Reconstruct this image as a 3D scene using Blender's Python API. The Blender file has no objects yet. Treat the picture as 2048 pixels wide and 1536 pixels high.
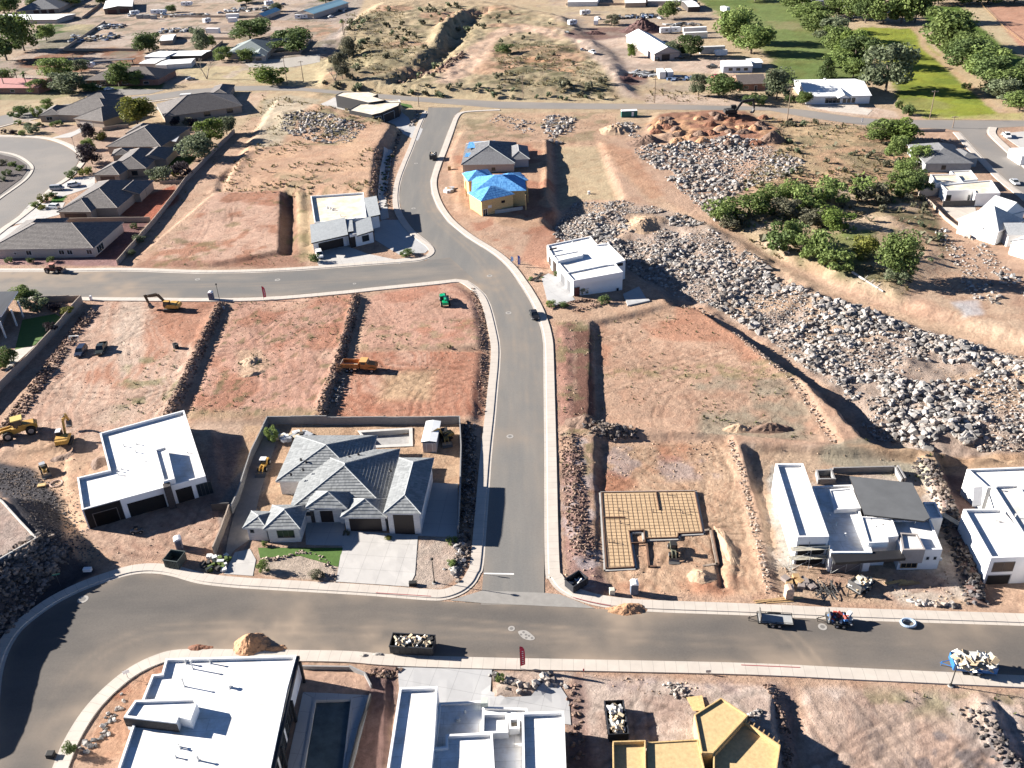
import bpy, math, random
import numpy as np
from mathutils import Vector, Matrix
random.seed(7); rng = np.random.RandomState(11)
R = math.radians
scene = bpy.context.scene
COL = scene.collection
# ------------------------------------------------------------------ camera
FPX, PITCH, ROLL, CAMH = 1786.0, 31.35, -2.46, 100.0     # focal length in photo pixels, tilt, roll, height in metres
_p, _r = R(PITCH), R(ROLL)
FWD = Vector((0, math.cos(_p), -math.sin(_p))); _u0 = Vector((0, math.sin(_p), math.cos(_p))); _x0 = Vector((1, 0, 0))
RGT = _x0*math.cos(_r) + _u0*math.sin(_r); UPV = -_x0*math.sin(_r) + _u0*math.cos(_r)
cam = bpy.data.objects.new('camera', bpy.data.cameras.new('camera')); COL.objects.link(cam)
cam.data.sensor_width = 36; cam.data.lens = 36*FPX/2048; cam.data.clip_end = 5000; cam.data.clip_start = 1
M = Matrix((RGT, UPV, -FWD)).transposed().to_4x4(); M.translation = (0, 0, CAMH); cam.matrix_world = M
scene.camera = cam
# ------------------------------------------------------------------ light
SUN_EL, SUN_AZ = 20.7, 164.5        # elevation; direction towards the sun, degrees from +X anticlockwise
sd = Vector((math.cos(R(SUN_EL))*math.cos(R(SUN_AZ)), math.cos(R(SUN_EL))*math.sin(R(SUN_AZ)), math.sin(R(SUN_EL))))
sun = bpy.data.objects.new('sun', bpy.data.lights.new('sun', 'SUN')); COL.objects.link(sun)
sun.data.energy = 5.0; sun.data.angle = R(0.5); sun.data.color = (1.0, 0.945, 0.87)
sun.rotation_euler = sd.to_track_quat('Z', 'Y').to_euler()
w = bpy.data.worlds.new('World'); scene.world = w; w.use_nodes = True
nt = w.node_tree; bg = nt.nodes['Background']; sky = nt.nodes.new('ShaderNodeTexSky'); sky.sky_type = 'NISHITA'
sky.sun_disc = False; sky.sun_elevation = R(SUN_EL); sky.sun_rotation = R(90-SUN_AZ); sky.air_density = 0.4; sky.dust_density = 0.0; sky.ozone_density = 3.0
nt.links.new(sky.outputs[0], bg.inputs[0]); bg.inputs[1].default_value = 0.05
vs = scene.view_settings; vs.view_transform = 'Standard'; vs.look = 'None'; vs.gamma = 1; vs.exposure = 1.88; vs.use_curve_mapping = False
scene.cycles.max_bounces = 4; scene.cycles.diffuse_bounces = 1
# ------------------------------------------------------------------ pixel <-> world
def ray(px, py):
    return RGT*((px-1024)/FPX) - UPV*((py-768)/FPX) + FWD
def U(px, py, z=0.0):
    "the point at height z that the photo shows at pixel (px, py)"
    d = ray(px, py); t = (z-CAMH)/d.z
    return Vector((d.x*t, d.y*t, z))
def PX(x, y, z):
    q = Vector((x, y, z-CAMH)); return (1024+FPX*q.dot(RGT)/q.dot(FWD), 768-FPX*q.dot(UPV)/q.dot(FWD))
def SC(px, py, z=0.0):
    "photo pixels per metre there"
    return FPX/((U(px, py, z)-Vector((0, 0, CAMH))).dot(FWD))
# ------------------------------------------------------------------ noise
def _h(ix, iy, s):
    n = (ix.astype(np.int64)*374761393 + iy.astype(np.int64)*668265263 + s*982451653) & 0x7fffffff
    n = ((n ^ (n >> 13))*1274126177) & 0x7fffffff
    return ((n ^ (n >> 16)) & 0xffff)/65535.0
def vnoise(x, y, s=0):
    x = np.asarray(x, float); y = np.asarray(y, float)
    ix = np.floor(x); iy = np.floor(y); fx = x-ix; fy = y-iy
    fx = fx*fx*(3-2*fx); fy = fy*fy*(3-2*fy)
    a = _h(ix, iy, s); b = _h(ix+1, iy, s); c = _h(ix, iy+1, s); d = _h(ix+1, iy+1, s)
    return (a*(1-fx)+b*fx)*(1-fy) + (c*(1-fx)+d*fx)*fy
def fbm(x, y, s=0, o=4):
    t = 0; a = 0.5; n = 0
    for k in range(o):
        t = t + a*vnoise(x*2**k, y*2**k, s+k); n += a; a *= .5
    return t/n
def sm(t):
    t = np.clip(t, 0, 1); return t*t*(3-2*t)
def pdist(X, Y, poly):
    "signed distance to polygon, negative inside"
    p = np.asarray(poly, float); q = np.roll(p, -1, 0)
    ins = np.zeros(X.shape, bool); dm = np.full(X.shape, 1e18)
    for (ax, ay), (bx, by) in zip(p, q):
        dx, dy = bx-ax, by-ay; L = dx*dx+dy*dy
        if L < 1e-12: continue
        t = np.clip(((X-ax)*dx+(Y-ay)*dy)/L, 0, 1)
        dm = np.minimum(dm, (X-ax-t*dx)**2+(Y-ay-t*dy)**2)
        c = ((ay > Y) != (by > Y))
        if dy != 0: ins ^= c & (X < ax+(Y-ay)*dx/dy)
    d = np.sqrt(dm); return np.where(ins, -d, d)
def ldist(X, Y, line):
    dm = np.full(X.shape, 1e18); tt = np.zeros(X.shape); n = len(line)-1
    for k in range(n):
        (ax, ay), (bx, by) = line[k], line[k+1]
        dx, dy = bx-ax, by-ay; L = max(dx*dx+dy*dy, 1e-12)
        t = np.clip(((X-ax)*dx+(Y-ay)*dy)/L, 0, 1); e = (X-ax-t*dx)**2+(Y-ay-t*dy)**2
        m = e < dm; dm = np.where(m, e, dm); tt = np.where(m, (k+t)/n, tt)
    return np.sqrt(dm), tt
def smooth_line(pts, n=6, closed=False):
    "Catmull-Rom through 2D points"
    P_ = [np.array(p[:2], float) for p in pts]; out = []
    m = len(P_); rngk = range(m if closed else m-1)
    for k in rngk:
        if closed: a, b, c, d = P_[(k-1) % m], P_[k], P_[(k+1) % m], P_[(k+2) % m]
        else: a, b, c, d = P_[max(k-1, 0)], P_[k], P_[k+1], P_[min(k+2, m-1)]
        for i in range(n):
            t = i/n
            out.append(.5*((2*b)+(c-a)*t+(2*a-5*b+4*c-d)*t*t+(3*b-a-3*c+d)*t**3))
    if not closed: out.append(P_[-1])
    return [tuple(o) for o in out]
def U2(pts, z=0.0):
    return [tuple(U(p[0], p[1], p[2] if len(p) > 2 else z)[:2]) for p in pts]
# ------------------------------------------------------------------ materials
MATS = {}
def _new(name):
    m = bpy.data.materials.new(name); m.use_nodes = True; t = m.node_tree
    return m, t, t.nodes['Principled BSDF']
def N(t, typ, **k):
    n = t.nodes.new(typ)
    for a, v in k.items():
        if a.startswith('_'): n.inputs[int(a[1:])].default_value = v
        else: setattr(n, a, v)
    return n
def mat(name, col, rough=.8, var=.12, scale=1.0, metal=0, bump=0.0, bscale=6.0, spec=.3, ramp=None, objvar=0.0, stretch=None):
    "plain surface with a little mottling from object-space noise"
    if name in MATS: return MATS[name]
    m, t, b = _new(name)
    tc = N(t, 'ShaderNodeTexCoord'); src = tc.outputs['Object']
    if stretch:
        mp = N(t, 'ShaderNodeMapping'); mp.inputs['Scale'].default_value = stretch; t.links.new(src, mp.inputs[0]); src = mp.outputs[0]
    nz = N(t, 'ShaderNodeTexNoise'); nz.inputs['Scale'].default_value = scale; nz.inputs['Detail'].default_value = 6; nz.inputs['Roughness'].default_value = .65
    t.links.new(src, nz.inputs['Vector'])
    cr = N(t, 'ShaderNodeValToRGB'); e = cr.color_ramp.elements
    e[0].position = .28; e[1].position = .72
    lo = tuple(max(0, c*(1-var)) for c in col); hi = tuple(min(1, c*(1+var)) for c in col)
    if ramp: lo, hi = ramp
    e[0].color = (*lo, 1); e[1].color = (*hi, 1)
    t.links.new(nz.outputs['Fac'], cr.inputs[0]); out = cr.outputs[0]
    if objvar:
        oi = N(t, 'ShaderNodeObjectInfo'); hs = N(t, 'ShaderNodeHueSaturation')
        mr = N(t, 'ShaderNodeMapRange'); mr.inputs[3].default_value = 1-objvar; mr.inputs[4].default_value = 1+objvar
        t.links.new(oi.outputs['Random'], mr.inputs[0]); t.links.new(mr.outputs[0], hs.inputs['Value']); t.links.new(out, hs.inputs['Color']); out = hs.outputs[0]
    t.links.new(out, b.inputs['Base Color'])
    b.inputs['Roughness'].default_value = rough; b.inputs['Metallic'].default_value = metal; b.inputs['Specular IOR Level'].default_value = spec
    if bump:
        n2 = N(t, 'ShaderNodeTexNoise'); n2.inputs['Scale'].default_value = bscale; n2.inputs['Detail'].default_value = 5
        t.links.new(src, n2.inputs['Vector'])
        bp = N(t, 'ShaderNodeBump'); bp.inputs['Strength'].default_value = bump; bp.inputs['Distance'].default_value = .15
        t.links.new(n2.outputs['Fac'], bp.inputs['Height']); t.links.new(bp.outputs[0], b.inputs['Normal'])
    MATS[name] = m; return m
def tile_mat(name, c1, c2, course=.34, streak=1.0):
    "concrete roof tile: courses follow the v coordinate of each slope"
    if name in MATS: return MATS[name]
    m, t, b = _new(name)
    uv = N(t, 'ShaderNodeUVMap'); sp = N(t, 'ShaderNodeSeparateXYZ'); t.links.new(uv.outputs[0], sp.inputs[0])
    dv = N(t, 'ShaderNodeMath', operation='DIVIDE'); dv.inputs[1].default_value = course; t.links.new(sp.outputs['Y'], dv.inputs[0])
    fr = N(t, 'ShaderNodeMath', operation='FRACT'); t.links.new(dv.outputs[0], fr.inputs[0])
    fl = N(t, 'ShaderNodeMath', operation='FLOOR'); t.links.new(dv.outputs[0], fl.inputs[0])
    du = N(t, 'ShaderNodeMath', operation='DIVIDE'); du.inputs[1].default_value = .33; t.links.new(sp.outputs['X'], du.inputs[0])
    fu = N(t, 'ShaderNodeMath', operation='FLOOR'); t.links.new(du.outputs[0], fu.inputs[0])
    cb = N(t, 'ShaderNodeCombineXYZ'); t.links.new(fu.outputs[0], cb.inputs[0]); t.links.new(fl.outputs[0], cb.inputs[1])
    wn = N(t, 'ShaderNodeTexWhiteNoise', noise_dimensions='2D'); t.links.new(cb.outputs[0], wn.inputs[0])
    nz = N(t, 'ShaderNodeTexNoise'); nz.inputs['Scale'].default_value = .6; nz.inputs['Detail'].default_value = 4; t.links.new(uv.outputs[0], nz.inputs['Vector'])
    mx = N(t, 'ShaderNodeMath', operation='ADD'); t.links.new(wn.outputs[0], mx.inputs[0]); t.links.new(nz.outputs[0], mx.inputs[1])
    hf = N(t, 'ShaderNodeMath', operation='MULTIPLY'); hf.inputs[1].default_value = .5; t.links.new(mx.outputs[0], hf.inputs[0])
    cr = N(t, 'ShaderNodeValToRGB'); cr.color_ramp.elements[0].color = (*c1, 1); cr.color_ramp.elements[1].color = (*c2, 1)
    cr.color_ramp.elements[0].position = .2; cr.color_ramp.elements[1].position = .8
    t.links.new(hf.outputs[0], cr.inputs[0]); t.links.new(cr.outputs[0], b.inputs['Base Color'])
    b.inputs['Roughness'].default_value = .8
    iv = N(t, 'ShaderNodeMath', operation='SUBTRACT'); iv.inputs[0].default_value = 1; t.links.new(fr.outputs[0], iv.inputs[1])
    mi = N(t, 'ShaderNodeMath', operation='MINIMUM'); mi.inputs[1].default_value = .5; t.links.new(iv.outputs[0], mi.inputs[0])
    bp = N(t, 'ShaderNodeBump'); bp.inputs['Strength'].default_value = 1.0; bp.inputs['Distance'].default_value = course*.34*streak
    t.links.new(mi.outputs[0], bp.inputs['Height']); t.links.new(bp.outputs[0], b.inputs['Normal'])
    MATS[name] = m; return m
def brick_mat(name, c1, c2, mortar, sx=1.0, sz=1.0):
    if name in MATS: return MATS[name]
    m, t, b = _new(name)
    uv = N(t, 'ShaderNodeUVMap'); br = N(t, 'ShaderNodeTexBrick'); t.links.new(uv.outputs[0], br.inputs['Vector'])
    br.inputs['Color1'].default_value = (*c1, 1); br.inputs['Color2'].default_value = (*c2, 1); br.inputs['Mortar'].default_value = (*mortar, 1)
    br.inputs['Scale'].default_value = 1; br.inputs['Mortar Size'].default_value = .012; br.inputs['Brick Width'].default_value = .4*sx; br.inputs['Row Height'].default_value = .2*sz
    t.links.new(br.outputs[0], b.inputs['Base Color']); b.inputs['Roughness'].default_value = .85
    bp = N(t, 'ShaderNodeBump'); bp.inputs['Strength'].default_value = .4; bp.inputs['Distance'].default_value = .03; t.links.new(br.outputs['Fac'], bp.inputs['Height']); bp.invert = True
    t.links.new(bp.outputs[0], b.inputs['Normal'])
    MATS[name] = m; return m
def glass_mat():
    if 'glass' in MATS: return MATS['glass']
    m, t, b = _new('glass'); b.inputs['Base Color'].default_value = (.02, .03, .035, 1); b.inputs['Roughness'].default_value = .08; b.inputs['Specular IOR Level'].default_value = .6
    nz = N(t, 'ShaderNodeTexNoise'); nz.inputs['Scale'].default_value = .8
    tc = N(t, 'ShaderNodeTexCoord'); t.links.new(tc.outputs['Object'], nz.inputs['Vector'])
    cr = N(t, 'ShaderNodeValToRGB'); cr.color_ramp.elements[0].color = (.012, .016, .02, 1); cr.color_ramp.elements[1].color = (.04, .05, .055, 1)
    t.links.new(nz.outputs[0], cr.inputs[0]); t.links.new(cr.outputs[0], b.inputs['Base Color'])
    MATS['glass'] = m; return m
# ------------------------------------------------------------------ mesh builder
class MB:
    def __init__(s): s.v = []; s.f = []; s.mi = []; s.uv = []
    def face(s, pts, mi=0, uv=None):
        i = len(s.v); s.v += [tuple(p) for p in pts]; s.f.append(tuple(range(i, i+len(pts)))); s.mi.append(mi)
        if uv is None:
            a = Vector(pts[0]); e = (Vector(pts[1])-a); L = e.length or 1; e = e/L
            n = Vector((0, 0, 0))
            for k in range(1, len(pts)-1): n += (Vector(pts[k])-a).cross(Vector(pts[k+1])-a)
            n = n.normalized() if n.length > 0 else Vector((0, 0, 1))
            if abs(n.z) < .9:      # u level, v up the slope
                e = Vector((0, 0, 1)).cross(n).normalized()
            f = n.cross(e)
            uv = [((Vector(p)).dot(e), (Vector(p)).dot(f)) for p in pts]
        s.uv += uv
    def box(s, c, d, rz=0, mi=0, mat4=None):
        x, y, z = d[0]/2, d[1]/2, d[2]/2; ca, sa = math.cos(rz), math.sin(rz)
        P8 = []
        for dz in (-z, z):
            for dx, dy in ((-x, -y), (x, -y), (x, y), (-x, y)):
                v = Vector((dx, dy, dz))
                if mat4: v = mat4 @ v; P8.append((c[0]+v.x, c[1]+v.y, c[2]+v.z))
                else: P8.append((c[0]+dx*ca-dy*sa, c[1]+dx*sa+dy*ca, c[2]+dz))
        for q in ((3, 2, 1, 0), (4, 5, 6, 7), (0, 1, 5, 4), (1, 2, 6, 5), (2, 3, 7, 6), (3, 0, 4, 7)):
            s.face([P8[k] for k in q], mi)
        return s
    def prism(s, poly, z0, z1, mi=0, top=True, bottom=False, mtop=None):
        "vertical extrusion of a 2D polygon"
        p = ccw([(q[0], q[1]) for q in poly]); n = len(p)
        zz = z0 if callable(z0) else (lambda x, y: z0)
        for k in range(n):
            a, b = p[k], p[(k+1) % n]
            s.face([(a[0], a[1], zz(*a)), (b[0], b[1], zz(*b)), (b[0], b[1], z1), (a[0], a[1], z1)], mi)
        if top: s.face([(q[0], q[1], z1) for q in p], mi if mtop is None else mtop)
        if bottom: s.face([(q[0], q[1], zz(*q)) for q in reversed(p)], mi)
        return s
    def loft(s, rings, mi=0, caps=True, closed=True):
        n = len(rings[0])
        for a, b in zip(rings[:-1], rings[1:]):
            for k in range(n if closed else n-1):
                j = (k+1) % n; s.face([a[k], a[j], b[j], b[k]], mi)
        if caps: s.face(list(reversed(rings[0])), mi); s.face(rings[-1], mi)
        return s
    def courses(s, poly, cs, lift, mi=0):
        "roof slope laid in overlapping tile courses, each a real step"
        Q = [Vector(p) for p in poly]; n = (Q[1]-Q[0]).cross(Q[2]-Q[0]).normalized(); e = Vector((0, 0, 1)).cross(n).normalized(); f = n.cross(e); o = Q[0]
        q = [((p-o).dot(e), (p-o).dot(f)) for p in Q]; v0 = min(p[1] for p in q); v1 = max(p[1] for p in q); prev = None
        def clip(pts, lim, sgn):
            out = []
            for a, b in zip(pts, pts[1:]+pts[:1]):
                da, db = sgn*(a[1]-lim), sgn*(b[1]-lim)
                if da >= 0: out.append(a)
                if da*db < 0: t = da/(da-db); out.append((a[0]+(b[0]-a[0])*t, lim))
            return out
        k = 0; N_ = max(1, math.ceil((v1-v0)/cs-1e-6))
        for k in range(N_):
            a = v0+k*cs; b = min(a+cs, v1); pl = clip(clip(q, a, 1), b, -1)
            if len(pl) < 3: continue
            W = lambda u, v, h: tuple(o+e*u+f*v+n*h)
            s.face([W(u, v, lift*(1-(v-a)/cs)) for u, v in pl], mi, pl)
            us = [u for u, v in pl if abs(v-a) < 1e-5]
            if len(us) > 1 and max(us)-min(us) > .02: s.face([W(min(us), a, 0), W(max(us), a, 0), W(max(us), a, lift), W(min(us), a, lift)], mi, [(min(us), a)]*2+[(max(us), a)]*2)
    def cyl(s, p0, p1, r0, r1=None, n=10, mi=0, caps=True):
        r1 = r0 if r1 is None else r1; p0 = Vector(p0); p1 = Vector(p1); d = (p1-p0).normalized()
        a = d.orthogonal().normalized(); b = d.cross(a)
        rr = [[tuple(p+(a*math.cos(t)+b*math.sin(t))*r) for t in [2*math.pi*k/n for k in range(n)]] for p, r in ((p0, r0), (p1, r1))]
        return s.loft(rr, mi, caps)
    def tube(s, path, r, n=6, mi=0):
        for a, b in zip(path[:-1], path[1:]): s.cyl(a, b, r, r, n, mi)
        return s
    def build(s, name, mats, parent=None, loc=None, smooth=False):
        if not isinstance(mats, (list, tuple)): mats = [mats]
        me = bpy.data.meshes.new(name); me.from_pydata(s.v, [], s.f)
        for m in mats: me.materials.append(m)
        me.polygons.foreach_set('material_index', s.mi)
        uvl = me.uv_layers.new(name='UVMap'); uvl.data.foreach_set('uv', [c for q in s.uv for c in q])
        if smooth: me.polygons.foreach_set('use_smooth', [True]*len(s.f))
        me.update()
        o = bpy.data.objects.new(name, me); COL.objects.link(o)
        if parent: o.parent = parent
        if loc is not None:      # loc: world origin of a thing whose vertices are in world space
            me.transform(Matrix.Translation(-Vector(loc)))
            if not parent: o.location = loc
        return o
def ccw(p):
    a = sum(p[k][0]*p[(k+1) % len(p)][1]-p[(k+1) % len(p)][0]*p[k][1] for k in range(len(p)))
    return list(p) if a > 0 else list(reversed(p))
def tag(o, label, cat, group=None, kind=None):
    if label: o['label'] = label
    if cat: o['category'] = cat
    if group: o['group'] = group
    if kind: o['kind'] = kind
    return o
def empty(name, loc, rz=0, label=None, cat=None, group=None):
    o = bpy.data.objects.new(name, None); COL.objects.link(o); o.location = loc; o.rotation_euler = (0, 0, rz); o.empty_display_size = .3
    return tag(o, label, cat, group)
def structure(o): o['kind'] = 'structure'; return o
def copy_tree(o, loc=None, rz=None, sc=None, label=None, parent=None, group=None):
    c = o.copy(); COL.objects.link(c)
    if parent: c.parent = parent
    if loc is not None: c.location = loc
    if rz is not None: c.rotation_euler = (0, 0, rz)
    if sc is not None: c.scale = (sc, sc, sc) if not isinstance(sc, tuple) else sc
    if label: c['label'] = label
    if group: c['group'] = group
    for ch in list(o.children): copy_tree(ch, parent=c)
    return c
# ================================================================== terrain
NR, NC, Y0, YR = 900, 720, 45.0, 1.00387
Yr = Y0*YR**np.arange(NR); uu = np.linspace(-1, 1, NC)
GX = uu[None, :]*(0.66*Yr[:, None]+44); GY = np.repeat(Yr[:, None], NC, 1)
Hh = np.zeros_like(GX)
def region(poly, margin):
    p = np.asarray(poly); x0, y0 = p.min(0)-margin; x1, y1 = p.max(0)+margin
    r = np.where((Yr >= y0) & (Yr <= y1))[0]
    if len(r) == 0: return None
    r0, r1 = r[0], r[-1]+1
    xm = GX[r0:r1]; c = np.where(((xm >= x0) & (xm <= x1)).any(0))[0]
    if len(c) == 0: return None
    return (slice(r0, r1), slice(c[0], c[-1]+1))
def wob(X, Y, a, s=0, f=.35): return (fbm(X*f, Y*f, s, 3)-.5)*2*a
def pad(pts, w=2.0, rough=.3, add=False):
    "level (or gently tilted) ground: image corners with heights, banks w metres wide round it"
    W = [U(*p) for p in pts]; poly = [(q.x, q.y) for q in W]
    A = np.array([(1, q.x, q.y) for q in W]); zc = np.array([q.z for q in W])
    k = np.linalg.lstsq(A, zc, rcond=None)[0] if len(pts) > 2 and np.ptp(zc) > 0 else (zc.mean(), 0, 0)
    g = region(poly, w+3)
    if g is None: return
    X, Y = GX[g], GY[g]; d = pdist(X, Y, poly)+wob(X, Y, rough, 5)
    m = sm(1-d/w); pl = k[0]+k[1]*X+k[2]*Y
    Hh[g] = Hh[g]+pl*m if add else Hh[g]*(1-m)+pl*m
def ridge(pts, h, w, rough=.3, s=9):
    L = U2(pts); g = region(L, w+3)
    if g is None: return
    X, Y = GX[g], GY[g]; d, t = ldist(X, Y, L); d = d+wob(X, Y, rough, s, .5)
    Hh[g] += h*sm(1-d/w)*(.7+.6*fbm(X*.4, Y*.4, s+3, 2))
def bumps(poly, amp, f, s=0, feather=3, p=1.0, o=4, z=0):
    q = U2(poly, z); g = region(q, feather+2)
    if g is None: return
    X, Y = GX[g], GY[g]; m = sm(-pdist(X, Y, q)/feather+.5)
    Hh[g] += m*amp*(fbm(X*f, Y*f, s, o)**p)
# far scrub hill and gully
HILL = [(640, 190), (660, 120), (700, 50), (760, 10), (1000, 10), (1130, 40), (1230, 120), (1260, 190), (1000, 196), (800, 188)]
bumps(HILL, 2.2, .018, 3, 25)
bumps(HILL, 2.6, .07, 4, 12); bumps(HILL, 1.4, .25, 44, 8)
ridge([(965, 28), (925, 60), (905, 95), (880, 125), (845, 150), (800, 172)], -3.2, 10, 5.0, 21)
ridge([(700, 85), (690, 110), (700, 140)], -4, 16, 3, 23)
ridge([(880, 95), (895, 62), (930, 40)], 4.0, 9, 2, 22)
bumps([(1290, 300), (1310, 228), (1420, 222), (1480, 222), (1560, 260), (1555, 290), (1440, 300)], 1.6, .30, 31, 6, 1.0, 2)
bumps([(1540, 262), (1620, 250), (1740, 256), (1760, 330), (1660, 420), (1540, 400), (1480, 330)], 1.5, .1, 33, 10)
bumps([(1440, 440), (1560, 380), (1830, 400), (1890, 520), (1790, 590), (1660, 560), (1500, 490)], 2.0, .08, 34, 10)
# rock field, lower than the building pads
pad([(1110, 455, -2.2), (1160, 400, -1.2), (1300, 420, -.6), (1420, 430, -.4), (1560, 520, -1.0), (1700, 590, -1.5), (2140, 730, -2), (2140, 930, -4), (1760, 915, -5.4), (1640, 800, -5.4), (1330, 610, -4.6), (1240, 560, -4)], 5, .8)
bumps([(1120, 460), (1200, 410), (1420, 450), (1700, 600), (2140, 740), (2140, 900), (1760, 890), (1640, 780), (1340, 600)], 2.4, .16, 41, 6, 1.0, 3)
# building pads east of the long street, each a little lower than the street
pad([(1195, 655, -1.1), (1350, 615, -.4), (1385, 615, -.5), (1500, 690, -1.0), (1585, 760, -.9), (1640, 850, -.9), (1665, 885, -.9), (1480, 868, -1.1), (1195, 850, -1.6)], 2.2, .35)
pad([(1205, 885, -1.1), (1450, 882, -1.0), (1490, 1000, -.7), (1525, 1180, -.1), (1400, 1185, -.05), (1215, 1160, -.6)], 2.2, .3)
pad([(1495, 905, -1.3), (1830, 925, -1.4), (1930, 1150, -.7), (1935, 1205, -.2), (1570, 1195, -.1), (1535, 1050, -1.0)], 1.6, .3)
pad([(1885, 930, -2.2), (2200, 930, -2.2), (2200, 1225, -.2), (1990, 1225, -.4), (1960, 1120, -1.8)], 2, .3)
ridge([(1128, 650), (1126, 760), (1128, 850), (1146, 960), (1148, 1040), (1152, 1120)], .3, 2.6, 1.2, 55)
ridge([(1180, 850), (1240, 858)], .7, 3.2, 1.2, 56)
ridge([(1455, 884), (1480, 950), (1500, 1030), (1520, 1110), (1535, 1180)], .22, 1.3, .8, 57)
ridge([(1350, 612), (1400, 618), (1500, 690), (1590, 765), (1660, 880)], .2, 1.6, .9, 58)
ridge([(1845, 925), (1890, 1000), (1925, 1100), (1950, 1200)], .25, 1.8, .9, 59)
ridge([(1443, 1050), (1460, 1100), (1462, 1165)], .3, 1.6, .9, 60)
ridge([(1430, 1075), (1446, 1170)], -.6, .8, .2, 61)
ridge([(1395, 1150), (1420, 1170)], .4, 3, 1.2, 62)
pad([(1085, 545, -.1), (1180, 600, -.1), (1330, 600, -1.5), (1260, 545, -1.5), (1130, 470, -.6)], 3, .3)
# lots west of the long street: each rises to its right-hand edge, then drops to the next
pad([(-90, 560, 1.2), (165, 596, 1.2), (20, 745, 1.2), (-90, 850, 1.2)], .8, .1)
pad([(190, 604, .2), (438, 603, .9), (338, 832, 1.1), (200, 880, .8), (10, 900, .5), (60, 800, .3)], 1.6, .3)
pad([(475, 604, .1), (712, 590, .9), (638, 834, 1.1), (380, 842, .3)], 1.4, .3)
pad([(738, 590, .1), (905, 563, .3), (955, 600, .9), (966, 690, 1.0), (722, 696, .2)], 1.4, .3)
pad([(716, 704, .1), (965, 704, .9), (966, 838, .8), (670, 834, .1)], 1.2, .2)
ridge([(449, 606), (400, 690), (370, 760), (334, 832)], .3, 2.2, .9, 63)
ridge([(716, 588), (700, 650), (680, 720), (650, 790), (640, 834)], .3, 2.2, .9, 64)
ridge([(948, 585), (966, 640), (970, 700), (968, 760)], .15, 1.2, .5, 65)
ridge([(190, 620), (130, 690), (60, 790), (10, 860)], .3, 3.0, 1.2, 66)
pad([(150, 880, .6), (420, 862, .6), (440, 1000, .6), (440, 1085, .3), (330, 1115, .1), (180, 1110, .1), (140, 960, .5)], 2, .3)
pad([(-260, 995, 4.8), (6, 1002, 4.8), (74, 1078, 4.8), (0, 1118, 4.8), (-40, 1180, 4.8), (-160, 1420, 4.8), (-260, 1420, 4.8)], 7.5, .12)

# north-west graded pad and its banks
pad([(270, 520, .5), (430, 385, 1.0), (560, 382, 1.1), (555, 500, 1.0), (420, 528, .5)], 1.6, .35)
ridge([(578, 385), (580, 440), (578, 505)], -1.0, 2.8, .5, 168)
ridge([(500, 310), (455, 350), (440, 378)], -.9, 3, .6, 169)
ridge([(598, 380), (604, 440), (600, 505)], .6, 2.6, .9, 68)
pad([(470, 350, .9), (560, 195, 2.2), (735, 235, 3.0), (780, 250, 3.2), (745, 300, 3.2), (735, 380, 2.8)], 4.5, .8)
ridge([(425, 385), (470, 350), (500, 310), (530, 305)], .5, 3, 1.4, 69)
bumps([(555, 235), (660, 215), (720, 260), (640, 290), (560, 270)], 1.6, .2, 70, 6)
# north of the framed houses
pad([(905, 300, .5), (930, 260, .8), (1090, 280, .6), (1100, 420, .6), (1000, 440, .4), (925, 420, .3)], 3, .4)
ridge([(1100, 280), (1095, 340), (1090, 400)], .6, 2.4, .9, 71)
pad([(1110, 290, -1.4), (1190, 290, -.9), (1230, 400, -1.0), (1120, 420, -2.0)], 4, .5)
# south side of the near street
pad([(600, 1330, .5), (770, 1330, .5), (760, 1600, .5), (560, 1600, .5)], 1.0, .1)
pad([(1180, 1365, .1), (1240, 1370, .3), (1535, 1375, .9), (1560, 1600, 1.1), (1180, 1600, .2)], 1.2, .3)
pad([(1600, 1385, -.3), (2150, 1395, -.3), (2150, 1640, -2.6), (1600, 1640, -2.2)], 3, .5)
ridge([(1545, 1375), (1562, 1430), (1580, 1500), (1585, 1570)], .3, 1.6, .7, 72)
bumps([(1600, 1375), (2100, 1385), (2100, 1600), (1600, 1600)], 1.0, .12, 73, 4)
ridge([(1965, 1400), (1990, 1460), (2030, 1530)], .9, 2.4, 1.0, 74)
bumps([(990, 1340), (1100, 1345), (1090, 1385), (990, 1395)], .8, .5, 75, 1.5)
# general unevenness away from made ground
Hh += (fbm(GX*.25, GY*.25, 80, 3)-.5)*.16
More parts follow.
